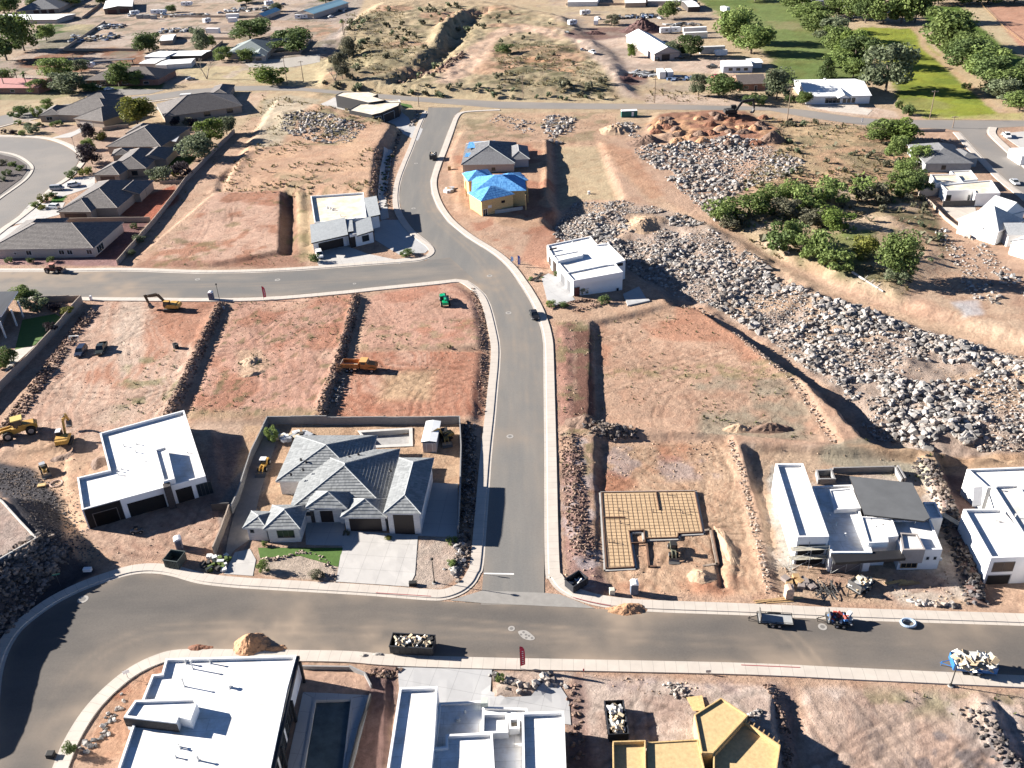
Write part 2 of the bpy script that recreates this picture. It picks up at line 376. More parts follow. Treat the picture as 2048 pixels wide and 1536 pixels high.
# roads stay flat
ROADS = {
 'near': [(298, 1147), (260, 1150), (229, 1159), (185, 1174), (150, 1189), (112, 1209), (72, 1237), (42, 1264), (20, 1300), (6, 1345), (0, 1400), (-6, 1470), (-6, 1640), (70, 1640), (106, 1532), (130, 1477), (164, 1423), (205, 1378), (256, 1337), (308, 1311), (359, 1299), (461, 1298.5), (581, 1300), (697, 1302), (791, 1309), (973, 1315), (1200, 1319.5), (1490, 1326), (1713, 1336), (2045, 1351), (2300, 1362), (2300, 1262), (2045, 1252), (1713, 1241), (1490, 1231), (1303, 1224.5), (1200, 1218), (1100, 1213), (960, 1206.5), (887, 1203), (726, 1191), (538, 1180), (461, 1175), (395, 1167), (340, 1152)],
 'long': [(962, 1210), (964, 1180), (968, 1130), (984, 910), (992, 830), (997, 770), (1000, 738), (1001.5, 705), (999.5, 680), (990, 637), (982, 610), (972, 590), (955, 574), (935, 561), (850, 524), (861, 514), (871, 502), (866, 492), (851, 479), (824, 456), (804, 425), (798.5, 398), (802, 364), (814, 329), (828, 295), (841, 258), (853, 232), (857, 215), (925, 215), (917, 225), (909, 232), (895.5, 264), (882, 300), (869, 332), (860, 362), (862.5, 388), (874, 416), (895.5, 445), (932, 475), (982.5, 507), (1014, 535), (1038, 568), (1049, 585), (1065, 614), (1078, 648), (1085, 680), (1086.5, 710), (1087, 770), (1087.5, 900), (1088.5, 1130), (1088.5, 1210)],
 'cross': [(-40, 544), (0, 544), (132, 544), (253, 543), (395, 547.5), (500, 546), (605, 541), (737, 531), (830, 524), (900, 515), (960, 570), (935, 561), (911, 558), (866, 563), (764, 573), (669, 583), (538, 593.5), (422, 596), (280, 595), (158, 594), (0, 591), (-40, 590)],
 'main': [(-60, 250), (0, 232), (70, 217), (150, 206), (240, 196), (300, 190), (370, 180), (469, 172), (538, 171), (579, 173), (685, 182), (837, 194), (1000, 203), (1158, 206.5), (1316, 208), (1538, 213.5), (1613, 220), (1708, 234), (1772, 239.5), (2046, 241), (2130, 241), (2130, 254), (2046, 253), (1990, 256), (1974, 262), (1972, 270), (1996, 292), (2048, 338), (2110, 392), (2110, 440), (2048, 388), (2009, 357), (1956, 304), (1919, 263), (1890, 258), (1758, 253.5), (1714, 249), (1613, 235), (1538, 221), (1264, 219), (1000, 217), (857, 205), (760, 197), (671, 188), (605, 182), (538, 181), (469, 182), (400, 187), (330, 198), (240, 209), (150, 222), (70, 236), (0, 252), (-60, 272)],
 'loop': [(-60, 272), (0, 274), (79, 277), (119, 287), (148, 303), (159, 319), (148, 338), (127, 358), (98, 377), (66, 408), (26, 440), (0, 458), (-60, 505)],
}
LAND = GY < 0
for k, pts in ROADS.items():
    q = U2(pts); g = region(q, 8); d = pdist(GX[g], GY[g], q); wd = 3.2
    m = sm(1-(d-2.6)/wd); Hh[g] = Hh[g]*(1-m) + (-.03)*m
def hgt(x, y):
    j = math.log(max(y, Y0+.01)/Y0)/math.log(YR); j = min(max(j, 0), NR-1.001); j0 = int(j); fj = j-j0
    i = (x/(0.66*y+44)+1)/2*(NC-1); i = min(max(i, 0), NC-1.001); i0 = int(i); fi = i-i0
    a = Hh[j0, i0]*(1-fi)+Hh[j0, i0+1]*fi; b = Hh[j0+1, i0]*(1-fi)+Hh[j0+1, i0+1]*fi
    return float(a*(1-fj)+b*fj)
def P(px, py, dz=0.0):
    "the ground point the photo shows at that pixel"
    z = 0.0
    for _ in range(14):
        q = U(px, py, z); z = z*.4+hgt(q.x, q.y)*.6
    q = U(px, py, z); return Vector((q.x, q.y, hgt(q.x, q.y)+dz))
def P2(pts): return [tuple(P(*p)[:2]) for p in pts]
# ------------------------------------------------------------------ soil colours
C_TAN = (.35, .23, .150); C_PALE = (.40, .30, .215); C_RED = (.25, .115, .066); C_BRN = (.15, .085, .058); C_SAND = (.33, .245, .17)
C_STRAW = (.36, .285, .165); C_SCRUB = (.185, .155, .085); C_OLIVE = (.085, .085, .04); C_GREEN = (.12, .155, .045); C_LIME = (.20, .215, .028)
C_LAWN = (.05, .085, .016); C_GREY = (.23, .205, .18); C_PINK = (.30, .19, .145); C_DARK = (.05, .046, .045); C_ORNG = (.34, .205, .125)
Cc = np.empty(GX.shape+(3,)); Cc[:] = C_TAN
n1 = fbm(GX*.02, GY*.02, 90, 4); n2 = fbm(GX*.11, GY*.11, 91, 4); n3 = fbm(GX*.6, GY*.6, 92, 3); n4 = fbm(GX*1.7, GY*1.7, 93, 2)
far = sm((GY-330)/60)
Cc[:] = Cc*(1-far[..., None]*.7)+np.array(C_STRAW)*far[..., None]*.7
def blend(g, m, col):
    Cc[g] = Cc[g]*(1-m[..., None])+np.asarray(col)*m[..., None]
def zone(pts, col, feather=1.0, k=1.0, edge=.6, s=0):
    q = P2(pts); g = region(q, feather+edge+1)
    if g is None: return
    X, Y = GX[g], GY[g]; d = pdist(X, Y, q)+wob(X, Y, edge, 100+s)
    blend(g, k*sm(.5-d/feather), col)
def speck(pts, col, thr, f, s=0, k=1.0, soft=.12, feather=3, st=1.0):
    "patches of another colour inside an outline"
    q = P2(pts); g = region(q, feather+1)
    if g is None: return
    X, Y = GX[g], GY[g]; m = sm(.5-pdist(X, Y, q)/feather)
    n = fbm(X*f, Y*f*st, 200+s, 4); blend(g, k*m*sm((n-thr)/soft), col)
def streaks(pts, col, f, ang, s=0, k=.5, warp=6.0, p=3, feather=3):
    "wandering machine tracks"
    q = P2(pts); g = region(q, feather+1)
    if g is None: return
    X, Y = GX[g], GY[g]; m = sm(.5-pdist(X, Y, q)/feather)
    a = X*math.cos(ang)+Y*math.sin(ang)+warp*(fbm(X*.09, Y*.09, 300+s, 3)-.5)*2
    n = np.abs(np.sin(a*f))**p*fbm(X*.2, Y*.2, 310+s, 2)*1.6
    blend(g, np.clip(k*m*n, 0, 1), col); Hh[g] -= .05*m*np.clip(n, 0, 1)
def track(pts, col, wd, k=.8, edge=.4, s=0):
    L = P2(pts); L = smooth_line(L, 5); g = region(L, wd+2)
    if g is None: return
    X, Y = GX[g], GY[g]; d, t = ldist(X, Y, L); d = d+wob(X, Y, edge, 120+s)
    blend(g, k*sm(1.2-d/wd), col)
# -- far ground
zone([(-80, -30), (700, -30), (700, 95), (560, 150), (330, 170), (-80, 190)], C_SAND, 6, .8)
zone([(20, 135), (50, 103), (290, 92), (285, 130), (150, 145)], (.19, .095, .052), 3)
zone([(500, 38), (690, 40), (680, 60), (620, 78), (500, 65)], C_ORNG, 4, .8)
zone([(150, 40), (470, 20), (690, 20), (690, 45), (480, 75), (330, 75), (190, 60)], C_SAND, 4, .9)
zone([(60, 70), (110, 48), (190, 50), (150, 95), (80, 98)], C_LAWN, 4)
zone([(110, 60), (150, 48), (190, 50), (170, 66)], C_STRAW, 4, .8)
zone([(-20, 175), (120, 178), (165, 185), (100, 200), (-20, 200)], C_LAWN, 3, .8)
zone([(180, 170), (330, 165), (325, 178), (200, 180)], C_LAWN, 2, .9)
zone([(325, 135), (540, 130), (680, 118), (660, 170), (500, 168), (390, 160)], (.37, .295, .165), 5)
zone([(540, 40), (695, -30), (740, -30), (700, 60), (665, 110), (610, 125), (530, 130), (500, 118), (580, 105), (640, 85), (690, 45)], C_GREY, 4, .6)
zone(HILL, (.29, .23, .135), 10, .9); speck(HILL, C_ORNG, .55, .03, 1, .8, .1); speck(HILL, C_SCRUB, .53, .05, 2, .5); speck(HILL, C_OLIVE, .62, .2, 3, .55, .07)
zone([(680, 80), (760, 70), (800, 100), (820, 130), (800, 165), (690, 150)], C_SCRUB, 14, .7)
zone([(690, 180), (1230, 192), (1260, 205), (1000, 203), (840, 193), (690, 183)], C_STRAW, 6, .8)
zone([(870, 165), (900, 130), (935, 95), (990, 60), (1050, 48), (1110, 60), (1130, 80), (1050, 62), (1000, 75), (985, 100), (960, 130), (900, 168)], (.45, .315, .21), 6)
speck([(980, 110), (1060, 75), (1200, 110), (1220, 190), (980, 190)], C_OLIVE, .56, .14, 5, .7, .07); speck([(1050, 110), (1150, 130), (1150, 185), (1040, 185)], (.40, .22, .12), .5, .05, 6, .8)
zone([(1110, 55), (1160, 75), (1250, 68), (1330, 95), (1300, 118), (1480, 118), (1470, 150), (1300, 140), (1260, 175), (1290, 200), (1240, 190), (1210, 140), (1180, 110)], (.43, .325, .235), 6)
zone([(1290, 188), (1440, 190), (1500, 200), (1500, 213), (1290, 207)], C_PALE, 3)
zone([(1100, 0), (1400, 8), (1400, 50), (1330, 90), (1250, 60), (1110, 45)], C_SAND, 5, .6)
zone([(1125, 70), (1170, 55), (1330, 52), (1330, 66), (1230, 76), (1150, 78)], (.13, .07, .06), 4, .8)
zone([(1240, 165), (1250, 145), (1300, 148), (1290, 168)], (.17, .075, .055), 3, .9)
zone([(1040, 12), (1400, 12), (1400, 30), (1040, 22)], C_STRAW, 4, .5)
FAR_ = [(-80, -30), (690, -30), (690, 95), (560, 150), (330, 165), (-80, 165)]; speck(FAR_, (.24, .19, .145), .5, .035, 81, .7, .1); speck(FAR_, (.36, .29, .22), .54, .05, 82, .7, .08); speck(FAR_, (.16, .14, .09), .6, .12, 83, .7, .06); speck([(1060, 0), (1420, 0), (1500, 200), (1280, 190), (1180, 100)], (.25, .2, .15), .52, .06, 84, .6)
# -- fields
FIELD1 = [(1370, -20), (1620, -20), (1640, 40), (1700, 110), (1760, 160), (1560, 170), (1545, 120), (1490, 60), (1440, 30)]
zone(FIELD1, C_GREEN, 7, 1, 5); streaks(FIELD1, (.13, .15, .05), .55, 1.2, 11, .6, 2, 2); speck(FIELD1, (.22, .19, .09), .6, .03, 72, .7); speck(FIELD1, (.13, .14, .04), .5, .05, 7, .7); speck(FIELD1, (.06, .1, .02), .5, .02, 71, .5)
FIELD2 = [(1690, 62), (1740, 54), (1832, 58), (1848, 80), (1900, 140), (1950, 185), (1992, 226), (1960, 236), (1850, 236), (1800, 205), (1780, 140), (1720, 90)]
zone(FIELD2, C_LIME, 5, 1, 4); streaks(FIELD2, (.16, .19, .035), .6, .9, 12, .5, 3, 2); speck(FIELD2, (.2, .18, .07), .62, .04, 73, .6); speck(FIELD2, (.10, .13, .02), .5, .06, 8, .7, .2)
zone([(1830, 10), (1925, 14), (1960, 52), (2010, 90), (2080, 120), (2080, 230), (2010, 175), (1930, 110), (1870, 70)], (.075, .115, .02), 4)
zone([(1925, 15), (1960, 12), (2080, 110), (2080, 135), (2010, 95), (1960, 52)], C_STRAW, 4, .9)
zone([(1972, 12), (2100, 10), (2100, 115), (2048, 105)], (.36, .20, .125), 3)
track([(1825, 55), (1842, 72), (1850, 95), (1890, 128), (1940, 172), (1985, 212)], (.36, .25, .14), 2.6, .95); track([(1880, 105), (1930, 145), (1990, 195), (2030, 230)], (.36, .27, .15), 2.2, .8)
zone([(1850, 238), (1990, 228), (2048, 225), (2048, 240)], (.3, .27, .1), 3, .8)
zone([(1605, 205), (1690, 205), (1790, 222), (1800, 236), (1700, 232), (1620, 218)], C_PALE, 2)
# -- right-hand scrub slope and brush
SLOPE = [(1520, 235), (1720, 252), (1860, 300), (1840, 390), (1700, 380), (1600, 400), (1480, 370), (1560, 300)]
zone(SLOPE, (.31, .225, .12), 6, .8); speck(SLOPE, C_SCRUB, .5, .16, 9, .8, .1); speck(SLOPE, (.40, .24, .14), .55, .07, 10, .7)
zone([(1300, 250), (1320, 228), (1420, 220), (1490, 222), (1560, 262), (1550, 288), (1430, 300)], (.235, .115, .07), 3, .9); speck([(1290, 240), (1560, 225), (1560, 300), (1290, 300)], (.36, .21, .11), .52, .25, 11, .8)
BRUSH = [(1420, 430), (1540, 370), (1700, 380), (1850, 390), (1900, 500), (1800, 600), (1680, 560), (1540, 510)]
zone(BRUSH, (.24, .19, .105), 6, .8); speck(BRUSH, C_OLIVE, .5, .12, 12, .8, .12); speck(BRUSH, (.39, .29, .19), .56, .09, 13, .8)
zone([(1660, 470), (1740, 460), (1760, 510), (1690, 540)], (.10, .13, .03), 4, .7)
zone([(1200, 300), (1230, 300), (1330, 400), (1480, 480), (1620, 560), (1760, 615), (1900, 650), (2070, 690), (2070, 715), (1880, 672), (1700, 620), (1560, 560), (1420, 480), (1290, 400)], (.38, .26, .165), 2.5, .95)
zone([(1800, 560), (1860, 480), (1960, 560), (2040, 620), (2048, 690), (1930, 650)], (.38, .27, .175), 4, .9); streaks([(1780, 430), (1880, 450), (2000, 640), (1900, 640)], (.27, .15, .09), 2.2, .9, 3, .6)
zone([(1905, 605), (1955, 600), (1965, 628), (1930, 635)], (.42, .40, .37), 2, .8)
ROCK1 = [(1105, 450), (1150, 405), (1240, 402), (1330, 418), (1410, 445), (1480, 490), (1545, 545), (1640, 592), (1750, 625), (1850, 662), (1960, 692), (2090, 725), (2090, 915), (1960, 915), (1850, 905), (1740, 880), (1680, 800), (1600, 730), (1500, 660), (1420, 612), (1330, 592), (1255, 545), (1180, 480), (1130, 485)]
zone(ROCK1, (.27, .215, .165), 3, .8); speck(ROCK1, (.36, .25, .16), .55, .07, 14, .9)
zone([(1115, 290), (1195, 290), (1235, 400), (1160, 400), (1120, 420)], (.33, .26, .15), 3, .8); zone([(1195, 280), (1260, 300), (1330, 390), (1300, 400), (1240, 340)], (.34, .18, .10), 3, .6)
zone([(990, 225), (1240, 225), (1220, 290), (930, 280)], (.37, .24, .15), 4, .7); speck([(930, 225), (1290, 225), (1220, 280), (930, 280)], C_SCRUB, .52, .12, 15, .7)
# -- north-west lots
zone([(455, 350), (500, 280), (560, 195), (745, 235), (790, 255), (755, 310), (745, 385), (440, 385)], (.37, .235, .145), 4, .9)
speck([(520, 200), (780, 230), (780, 260), (700, 290), (540, 290)], (.2, .175, .09), .45, .12, 16, .8); zone([(530, 200), (575, 190), (640, 200), (560, 290), (500, 300)], (.33, .28, .19), 4, .8)
speck([(480, 300), (750, 260), (745, 390), (430, 390)], (.42, .27, .16), .5, .09, 17, .8); speck([(540, 345), (740, 360), (740, 390), (540, 385)], C_SCRUB, .52, .25, 18, .6)
zone([(275, 520), (440, 385), (562, 382), (556, 500), (420, 530)], (.41, .265, .18), 2); speck([(275, 530), (440, 385), (562, 382), (556, 530)], (.27, .125, .07), .55, .12, 19, .8)
zone([(440, 520), (560, 505), (610, 510), (610, 535), (270, 535), (300, 520)], (.24, .12, .075), 2, .7); zone([(560, 390), (592, 378), (600, 510), (556, 505)], (.16, .09, .055), 1.5, .9)
zone([(592, 385), (618, 385), (625, 520), (600, 525)], (.34, .25, .14), 1.2, .8); speck([(280, 460), (620, 380), (620, 535), (270, 535)], (.14, .12, .05), .6, .2, 20, .6)
zone([(380, 450), (470, 335), (530, 230), (500, 235), (440, 300), (330, 440), (250, 525), (290, 525)], (.38, .25, .16), 3, .7)
# -- house lots in the north-west corner
zone([(60, 250), (260, 250), (300, 290), (200, 380), (150, 340), (120, 270)], (.33, .23, .16), 2, .9); zone([(290, 255), (400, 262), (390, 320), (300, 340)], (.3, .2, .13), 2, .6)
zone([(240, 410), (350, 370), (360, 400), (290, 450), (240, 430)], (.30, .10, .055), 1.5); zone([(150, 505), (245, 440), (300, 440), (235, 520), (150, 525)], (.15, .08, .068), 1)
zone([(-30, 515), (240, 518), (235, 532), (-30, 530)], (.24, .14, .12), 1); zone([(325, 315), (395, 312), (380, 330), (330, 335)], C_LAWN, 1.5); zone([(430, 195), (540, 183), (490, 235), (430, 230)], (.40, .29, .19), 1.5)
zone([(105, 395), (135, 390), (125, 405), (100, 408)], (.04, .12, .015), .6)
zone([(0, 180), (230, 190), (230, 205), (100, 215), (0, 220)], C_STRAW, 2, .5)
# -- lots between the two streets
L1 = [(190, 602), (440, 602), (338, 835), (200, 900), (-20, 900), (60, 800)]
zone(L1, (.385, .25, .17), 2); speck(L1, (.30, .145, .085), .56, .08, 22, .8, .12); streaks(L1, (.43, .32, .23), 1.3, .25, 1, .55); zone([(300, 604), (440, 604), (400, 690), (330, 680)], (.30, .145, .085), 3, .8); zone([(238, 600), (290, 600), (285, 720), (240, 760), (225, 680)], (.43, .33, .24), 3, .8)
speck([(250, 720), (400, 700), (330, 840), (220, 850)], (.16, .15, .07), .58, .3, 23, .7); zone([(190, 805), (300, 820), (260, 850), (180, 850)], C_PALE, 3, .6)
L2 = [(472, 604), (712, 590), (640, 836), (370, 842)]
zone(L2, (.375, .22, .15), 2); speck(L2, (.29, .135, .08), .54, .1, 24, .8); speck(L2, (.13, .11, .05), .62, .5, 25, .7, .08); speck(L2, (.42, .28, .19), .55, .07, 26, .7); streaks(L2, (.30, .15, .09), 1.0, .2, 4, .3)
zone([(375, 822), (640, 815), (640, 838), (365, 842)], (.2, .16, .085), 3, .6); zone([(470, 700), (520, 700), (545, 735), (480, 752)], (.37, .26, .165), 2, .8)
L3 = [(738, 592), (905, 562), (955, 600), (968, 690), (722, 698)]
zone(L3, (.365, .215, .145), 2); speck(L3, (.30, .14, .085), .55, .1, 27, .8); speck([(730, 650), (960, 640), (966, 700), (720, 700)], (.19, .165, .08), .52, .5, 28, .5)
L4 = [(714, 705), (966, 704), (966, 838), (668, 836)]
zone(L4, (.33, .17, .105), 2); speck(L4, (.40, .25, .17), .5, .09, 29, .9); streaks(L4, (.26, .10, .055), 1.6, .4, 5, .6); zone([(770, 745), (870, 740), (860, 800), (760, 800)], (.39, .28, .16), 4, .7)
zone([(385, 845), (530, 845), (500, 890), (400, 890)], (.38, .265, .18), 1.5)
zone([(60, 860), (170, 880), (200, 960), (150, 1010), (190, 1080), (240, 1130), (140, 1120), (100, 1000), (20, 920)], (.38, .25, .155), 2); zone([(150, 1060), (440, 1000), (460, 1085), (340, 1120), (240, 1130)], (.35, .235, .16), 2); streaks([(130, 900), (460, 1000), (440, 1110), (200, 1120)], (.26, .15, .10), 1.8, 1.0, 6, .5)
zone([(420, 870), (500, 870), (440, 1010), (400, 1010)], (.25, .165, .12), 2, .9)
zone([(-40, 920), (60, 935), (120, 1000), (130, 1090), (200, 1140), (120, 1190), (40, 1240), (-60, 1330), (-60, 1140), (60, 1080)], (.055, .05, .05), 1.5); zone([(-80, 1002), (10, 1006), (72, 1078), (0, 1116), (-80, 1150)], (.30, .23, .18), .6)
# -- house lots south and east
zone([(490, 850), (930, 845), (935, 1040), (440, 1080)], (.36, .24, .145), 1); zone([(435, 1010), (520, 880), (560, 880), (520, 1000), (470, 1090), (450, 1150)], (.21, .18, .15), 1, .9)
zone([(840, 1075), (930, 1060), (925, 1150), (885, 1180), (820, 1172)], (.36, .285, .215), 1); zone([(515, 1110), (690, 1095), (670, 1165), (520, 1150)], (.34, .27, .20), 1)
E1 = [(1195, 650), (1350, 615), (1400, 620), (1500, 690), (1585, 760), (1650, 870), (1480, 870), (1195, 852)]
zone(E1, (.37, .24, .155), 2); speck([(1195, 645), (1400, 615), (1530, 720), (1200, 730)], (.32, .155, .09), .47, .07, 30, .8); streaks(E1, (.30, .17, .105), 1.5, -1.0, 7, .45); speck([(1380, 740), (1600, 760), (1660, 880), (1400, 870)], (.235, .20, .135), .42, .09, 31, .8); speck([(1200, 740), (1590, 740), (1590, 760), (1200, 752)], (.19, .17, .07), .46, .5, 32, .5)
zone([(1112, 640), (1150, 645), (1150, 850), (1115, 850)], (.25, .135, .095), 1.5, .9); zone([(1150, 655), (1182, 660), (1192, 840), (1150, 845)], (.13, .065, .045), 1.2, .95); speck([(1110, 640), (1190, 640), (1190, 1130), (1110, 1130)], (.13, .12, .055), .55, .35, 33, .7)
F1 = [(1195, 885), (1455, 882), (1530, 1190), (1180, 1185)]
zone(F1, (.375, .25, .155), 2); streaks(F1, (.29, .165, .095), 2.0, .3, 8, .6); speck([(1200, 885), (1455, 880), (1440, 960), (1200, 960)], (.30, .23, .19), .45, .2, 34, .8); streaks([(1390, 900), (1460, 900), (1530, 1180), (1440, 1180)], (.43, .30, .19), 2.4, .15, 9, .7); speck(F1, (.29, .115, .06), .62, .07, 35, .7)
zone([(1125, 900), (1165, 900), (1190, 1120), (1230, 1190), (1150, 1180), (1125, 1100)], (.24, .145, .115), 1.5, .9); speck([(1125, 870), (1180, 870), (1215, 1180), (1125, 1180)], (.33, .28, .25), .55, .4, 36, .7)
G1 = [(1490, 890), (1760, 900), (1870, 920), (1945, 1210), (1560, 1205)]
zone(G1, (.36, .255, .165), 2); speck(G1, (.38, .32, .25), .5, .15, 37, .8); zone([(1545, 930), (1600, 1090), (1590, 1150), (1560, 1130), (1535, 960)], (.36, .33, .265), 1.2, .9); speck([(1570, 1130), (1900, 1150), (1900, 1210), (1570, 1205)], (.31, .20, .14), .5, .25, 38, .7)
zone([(1640, 900), (1800, 890), (1900, 930), (1870, 960), (1640, 925)], (.23, .205, .14), 2, .8); zone([(1700, 890), (2048, 905), (2048, 935), (1880, 930)], (.33, .22, .13), 2, .9)
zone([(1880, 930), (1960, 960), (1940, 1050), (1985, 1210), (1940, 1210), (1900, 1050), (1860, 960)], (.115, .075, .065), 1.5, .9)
zone([(1090, 540), (1130, 475), (1000, 450), (900, 400), (905, 330), (930, 280), (1100, 290), (1100, 440)], (.355, .22, .13), 2, .8); speck([(900, 290), (1110, 290), (1110, 540), (950, 470)], (.29, .135, .08), .52, .12, 39, .8); zone([(1060, 470), (1120, 470), (1150, 500), (1090, 540), (1040, 520)], (.33, .17, .105), 2, .8)
zone([(1100, 600), (1180, 610), (1350, 610), (1350, 640), (1110, 645)], (.37, .245, .155), 2)
# -- south of the near street
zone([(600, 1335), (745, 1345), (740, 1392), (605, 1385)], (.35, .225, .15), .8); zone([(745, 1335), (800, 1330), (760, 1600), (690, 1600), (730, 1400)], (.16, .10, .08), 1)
zone([(220, 1395), (330, 1330), (330, 1500), (160, 1520)], (.34, .20, .12), 1.2); speck([(220, 1395), (330, 1330), (330, 1500), (160, 1520)], (.25, .10, .055), .5, .3, 40, .8)
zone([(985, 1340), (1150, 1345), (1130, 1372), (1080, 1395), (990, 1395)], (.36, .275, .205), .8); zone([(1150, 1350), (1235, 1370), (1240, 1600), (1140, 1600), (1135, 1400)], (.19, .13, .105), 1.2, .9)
S2 = [(1170, 1350), (1545, 1370), (1590, 1600), (1200, 1600)]
zone(S2, (.36, .28, .215), 1.5); speck(S2, (.28, .2, .15), .55, .3, 41, .6); speck([(1180, 1348), (1560, 1370), (1560, 1400), (1180, 1380)], (.26, .2, .17), .48, .4, 42, .7)
S3 = [(1600, 1375), (2100, 1390), (2100, 1620), (1600, 1620)]
zone(S3, (.375, .27, .195), 2); speck(S3, (.42, .34, .27), .52, .12, 43, .8); speck([(1700, 1378), (2100, 1390), (2100, 1440), (1750, 1425)], (.20, .17, .095), .45, .25, 44, .8); speck([(1750, 1440), (2060, 1430), (2060, 1600), (1850, 1600)], (.14, .12, .11), .56, .3, 45, .8, .08)
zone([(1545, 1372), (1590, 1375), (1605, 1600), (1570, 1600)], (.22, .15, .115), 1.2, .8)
# fine mottling everywhere
vv = .55+.30*n2+.30*n3+.34*n4; Cc *= vv[..., None]; Cc *= np.array((.96, .985, 1.08)); rp = sm((fbm(GX*.33, GY*.33, 97, 4)-.5)/.14)*.15; Cc *= 1.05; Cc *= (1-rp[..., None]*np.array((.45, .75, .85)))
Hh += (fbm(GX*1.1, GY*1.1, 95, 3)-.5)*.10
def tyres(lot, n, seed, dark=.72, lite=1.12):
    r = np.random.RandomState(seed); q = np.array(P2(lot)); lo, hi = q.min(0), q.max(0); g = region(q, 1)
    if g is None: return
    X, Y = GX[g], GY[g]; ins = sm(.5-pdist(X, Y, q)/2.0); c = (lo+hi)/2
    for k in range(n):
        a = r.uniform(0, 3.14); p = c+(r.uniform(-.4, .4, 2))*(hi-lo); d = np.array([math.cos(a), math.sin(a)])*.5*np.linalg.norm(hi-lo)*r.uniform(.4, .9); e = np.array([-d[1], d[0]])*r.uniform(-.5, .5)
        L = smooth_line([tuple(p-d), tuple(p-d*.3+e), tuple(p+d*.4+e*.7), tuple(p+d)], 7); dd, t = ldist(X, Y, L); m = ins*np.exp(-(dd-.95)**2/.28**2)*sm(np.sin(t*3.14)*3)*(.35+fbm(X*.5, Y*.5, seed+k, 2)); m2 = ins*np.exp(-(dd-.5)**2/.3**2)*.6
        Cc[g] *= (1-np.clip(m, 0, 1)[..., None]*(1-dark))*(1+m2[..., None]*(lite-1)*.6); Hh[g] -= .07*m
for k, (lt, n) in enumerate(((L1, 16), (L2, 12), (L3, 8), (L4, 14), (E1, 12), (F1, 22), (G1, 8), (S2, 8), (S3, 12), ([(60, 860), (170, 880), (240, 1130), (440, 1100), (460, 1000), (200, 1060)], 12), ([(275, 520), (440, 385), (562, 382), (556, 500), (420, 530)], 8), ([(930, 225), (1240, 225), (1330, 400), (1230, 390), (1190, 290), (960, 280)], 10), ([(1200, 300), (1230, 300), (1480, 480), (1760, 615), (2070, 690), (2070, 715), (1700, 620), (1420, 480)], 5), ([(1110, 55), (1330, 95), (1480, 118), (1470, 150), (1260, 175)], 9))): tyres(lt, n, 40+k)
def terrain():
    verts = np.stack([GX, GY, Hh], -1).reshape(-1, 3)
    me = bpy.data.meshes.new('ground'); nv = NR*NC; nf = (NR-1)*(NC-1)
    me.vertices.add(nv); me.vertices.foreach_set('co', verts.ravel())
    a = (np.arange(NR-1)[:, None]*NC+np.arange(NC-1)[None, :]).ravel()
    q = np.stack([a, a+1, a+NC+1, a+NC], 1).ravel()
    me.loops.add(nf*4); me.loops.foreach_set('vertex_index', q.astype(np.int32))
    me.polygons.add(nf); me.polygons.foreach_set('loop_start', (np.arange(nf)*4).astype(np.int32)); me.polygons.foreach_set('loop_total', np.full(nf, 4, np.int32))
    me.update(calc_edges=True)
    ca = me.color_attributes.new('soil', 'FLOAT_COLOR', 'POINT')
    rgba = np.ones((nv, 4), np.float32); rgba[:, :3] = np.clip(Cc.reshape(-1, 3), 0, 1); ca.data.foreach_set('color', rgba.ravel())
    m, t, b = _new('soil')
    at = N(t, 'ShaderNodeAttribute', attribute_name='soil'); tc = N(t, 'ShaderNodeTexCoord')
    nz = N(t, 'ShaderNodeTexNoise'); nz.inputs['Scale'].default_value = 1.5; nz.inputs['Detail'].default_value = 9; nz.inputs['Roughness'].default_value = .78
    t.links.new(tc.outputs['Object'], nz.inputs['Vector'])
    mr = N(t, 'ShaderNodeMapRange'); mr.inputs[1].default_value = .3; mr.inputs[2].default_value = .7; mr.inputs[3].default_value = .66; mr.inputs[4].default_value = 1.28
    t.links.new(nz.outputs[0], mr.inputs[0])
    mx = N(t, 'ShaderNodeMix', data_type='RGBA', blend_type='MULTIPLY'); mx.inputs[0].default_value = 1
    t.links.new(at.outputs['Color'], mx.inputs[6]); t.links.new(mr.outputs[0], mx.inputs[7]); t.links.new(mx.outputs[2], b.inputs['Base Color'])
    b.inputs['Roughness'].default_value = .95; b.inputs['Specular IOR Level'].default_value = .1
    bp = N(t, 'ShaderNodeBump'); bp.inputs['Strength'].default_value = .9; bp.inputs['Distance'].default_value = .3
    t.links.new(nz.outputs[0], bp.inputs['Height']); t.links.new(bp.outputs[0], b.inputs['Normal'])
    me.materials.append(m); o = bpy.data.objects.new('ground', me); COL.objects.link(o); structure(o)
terrain()
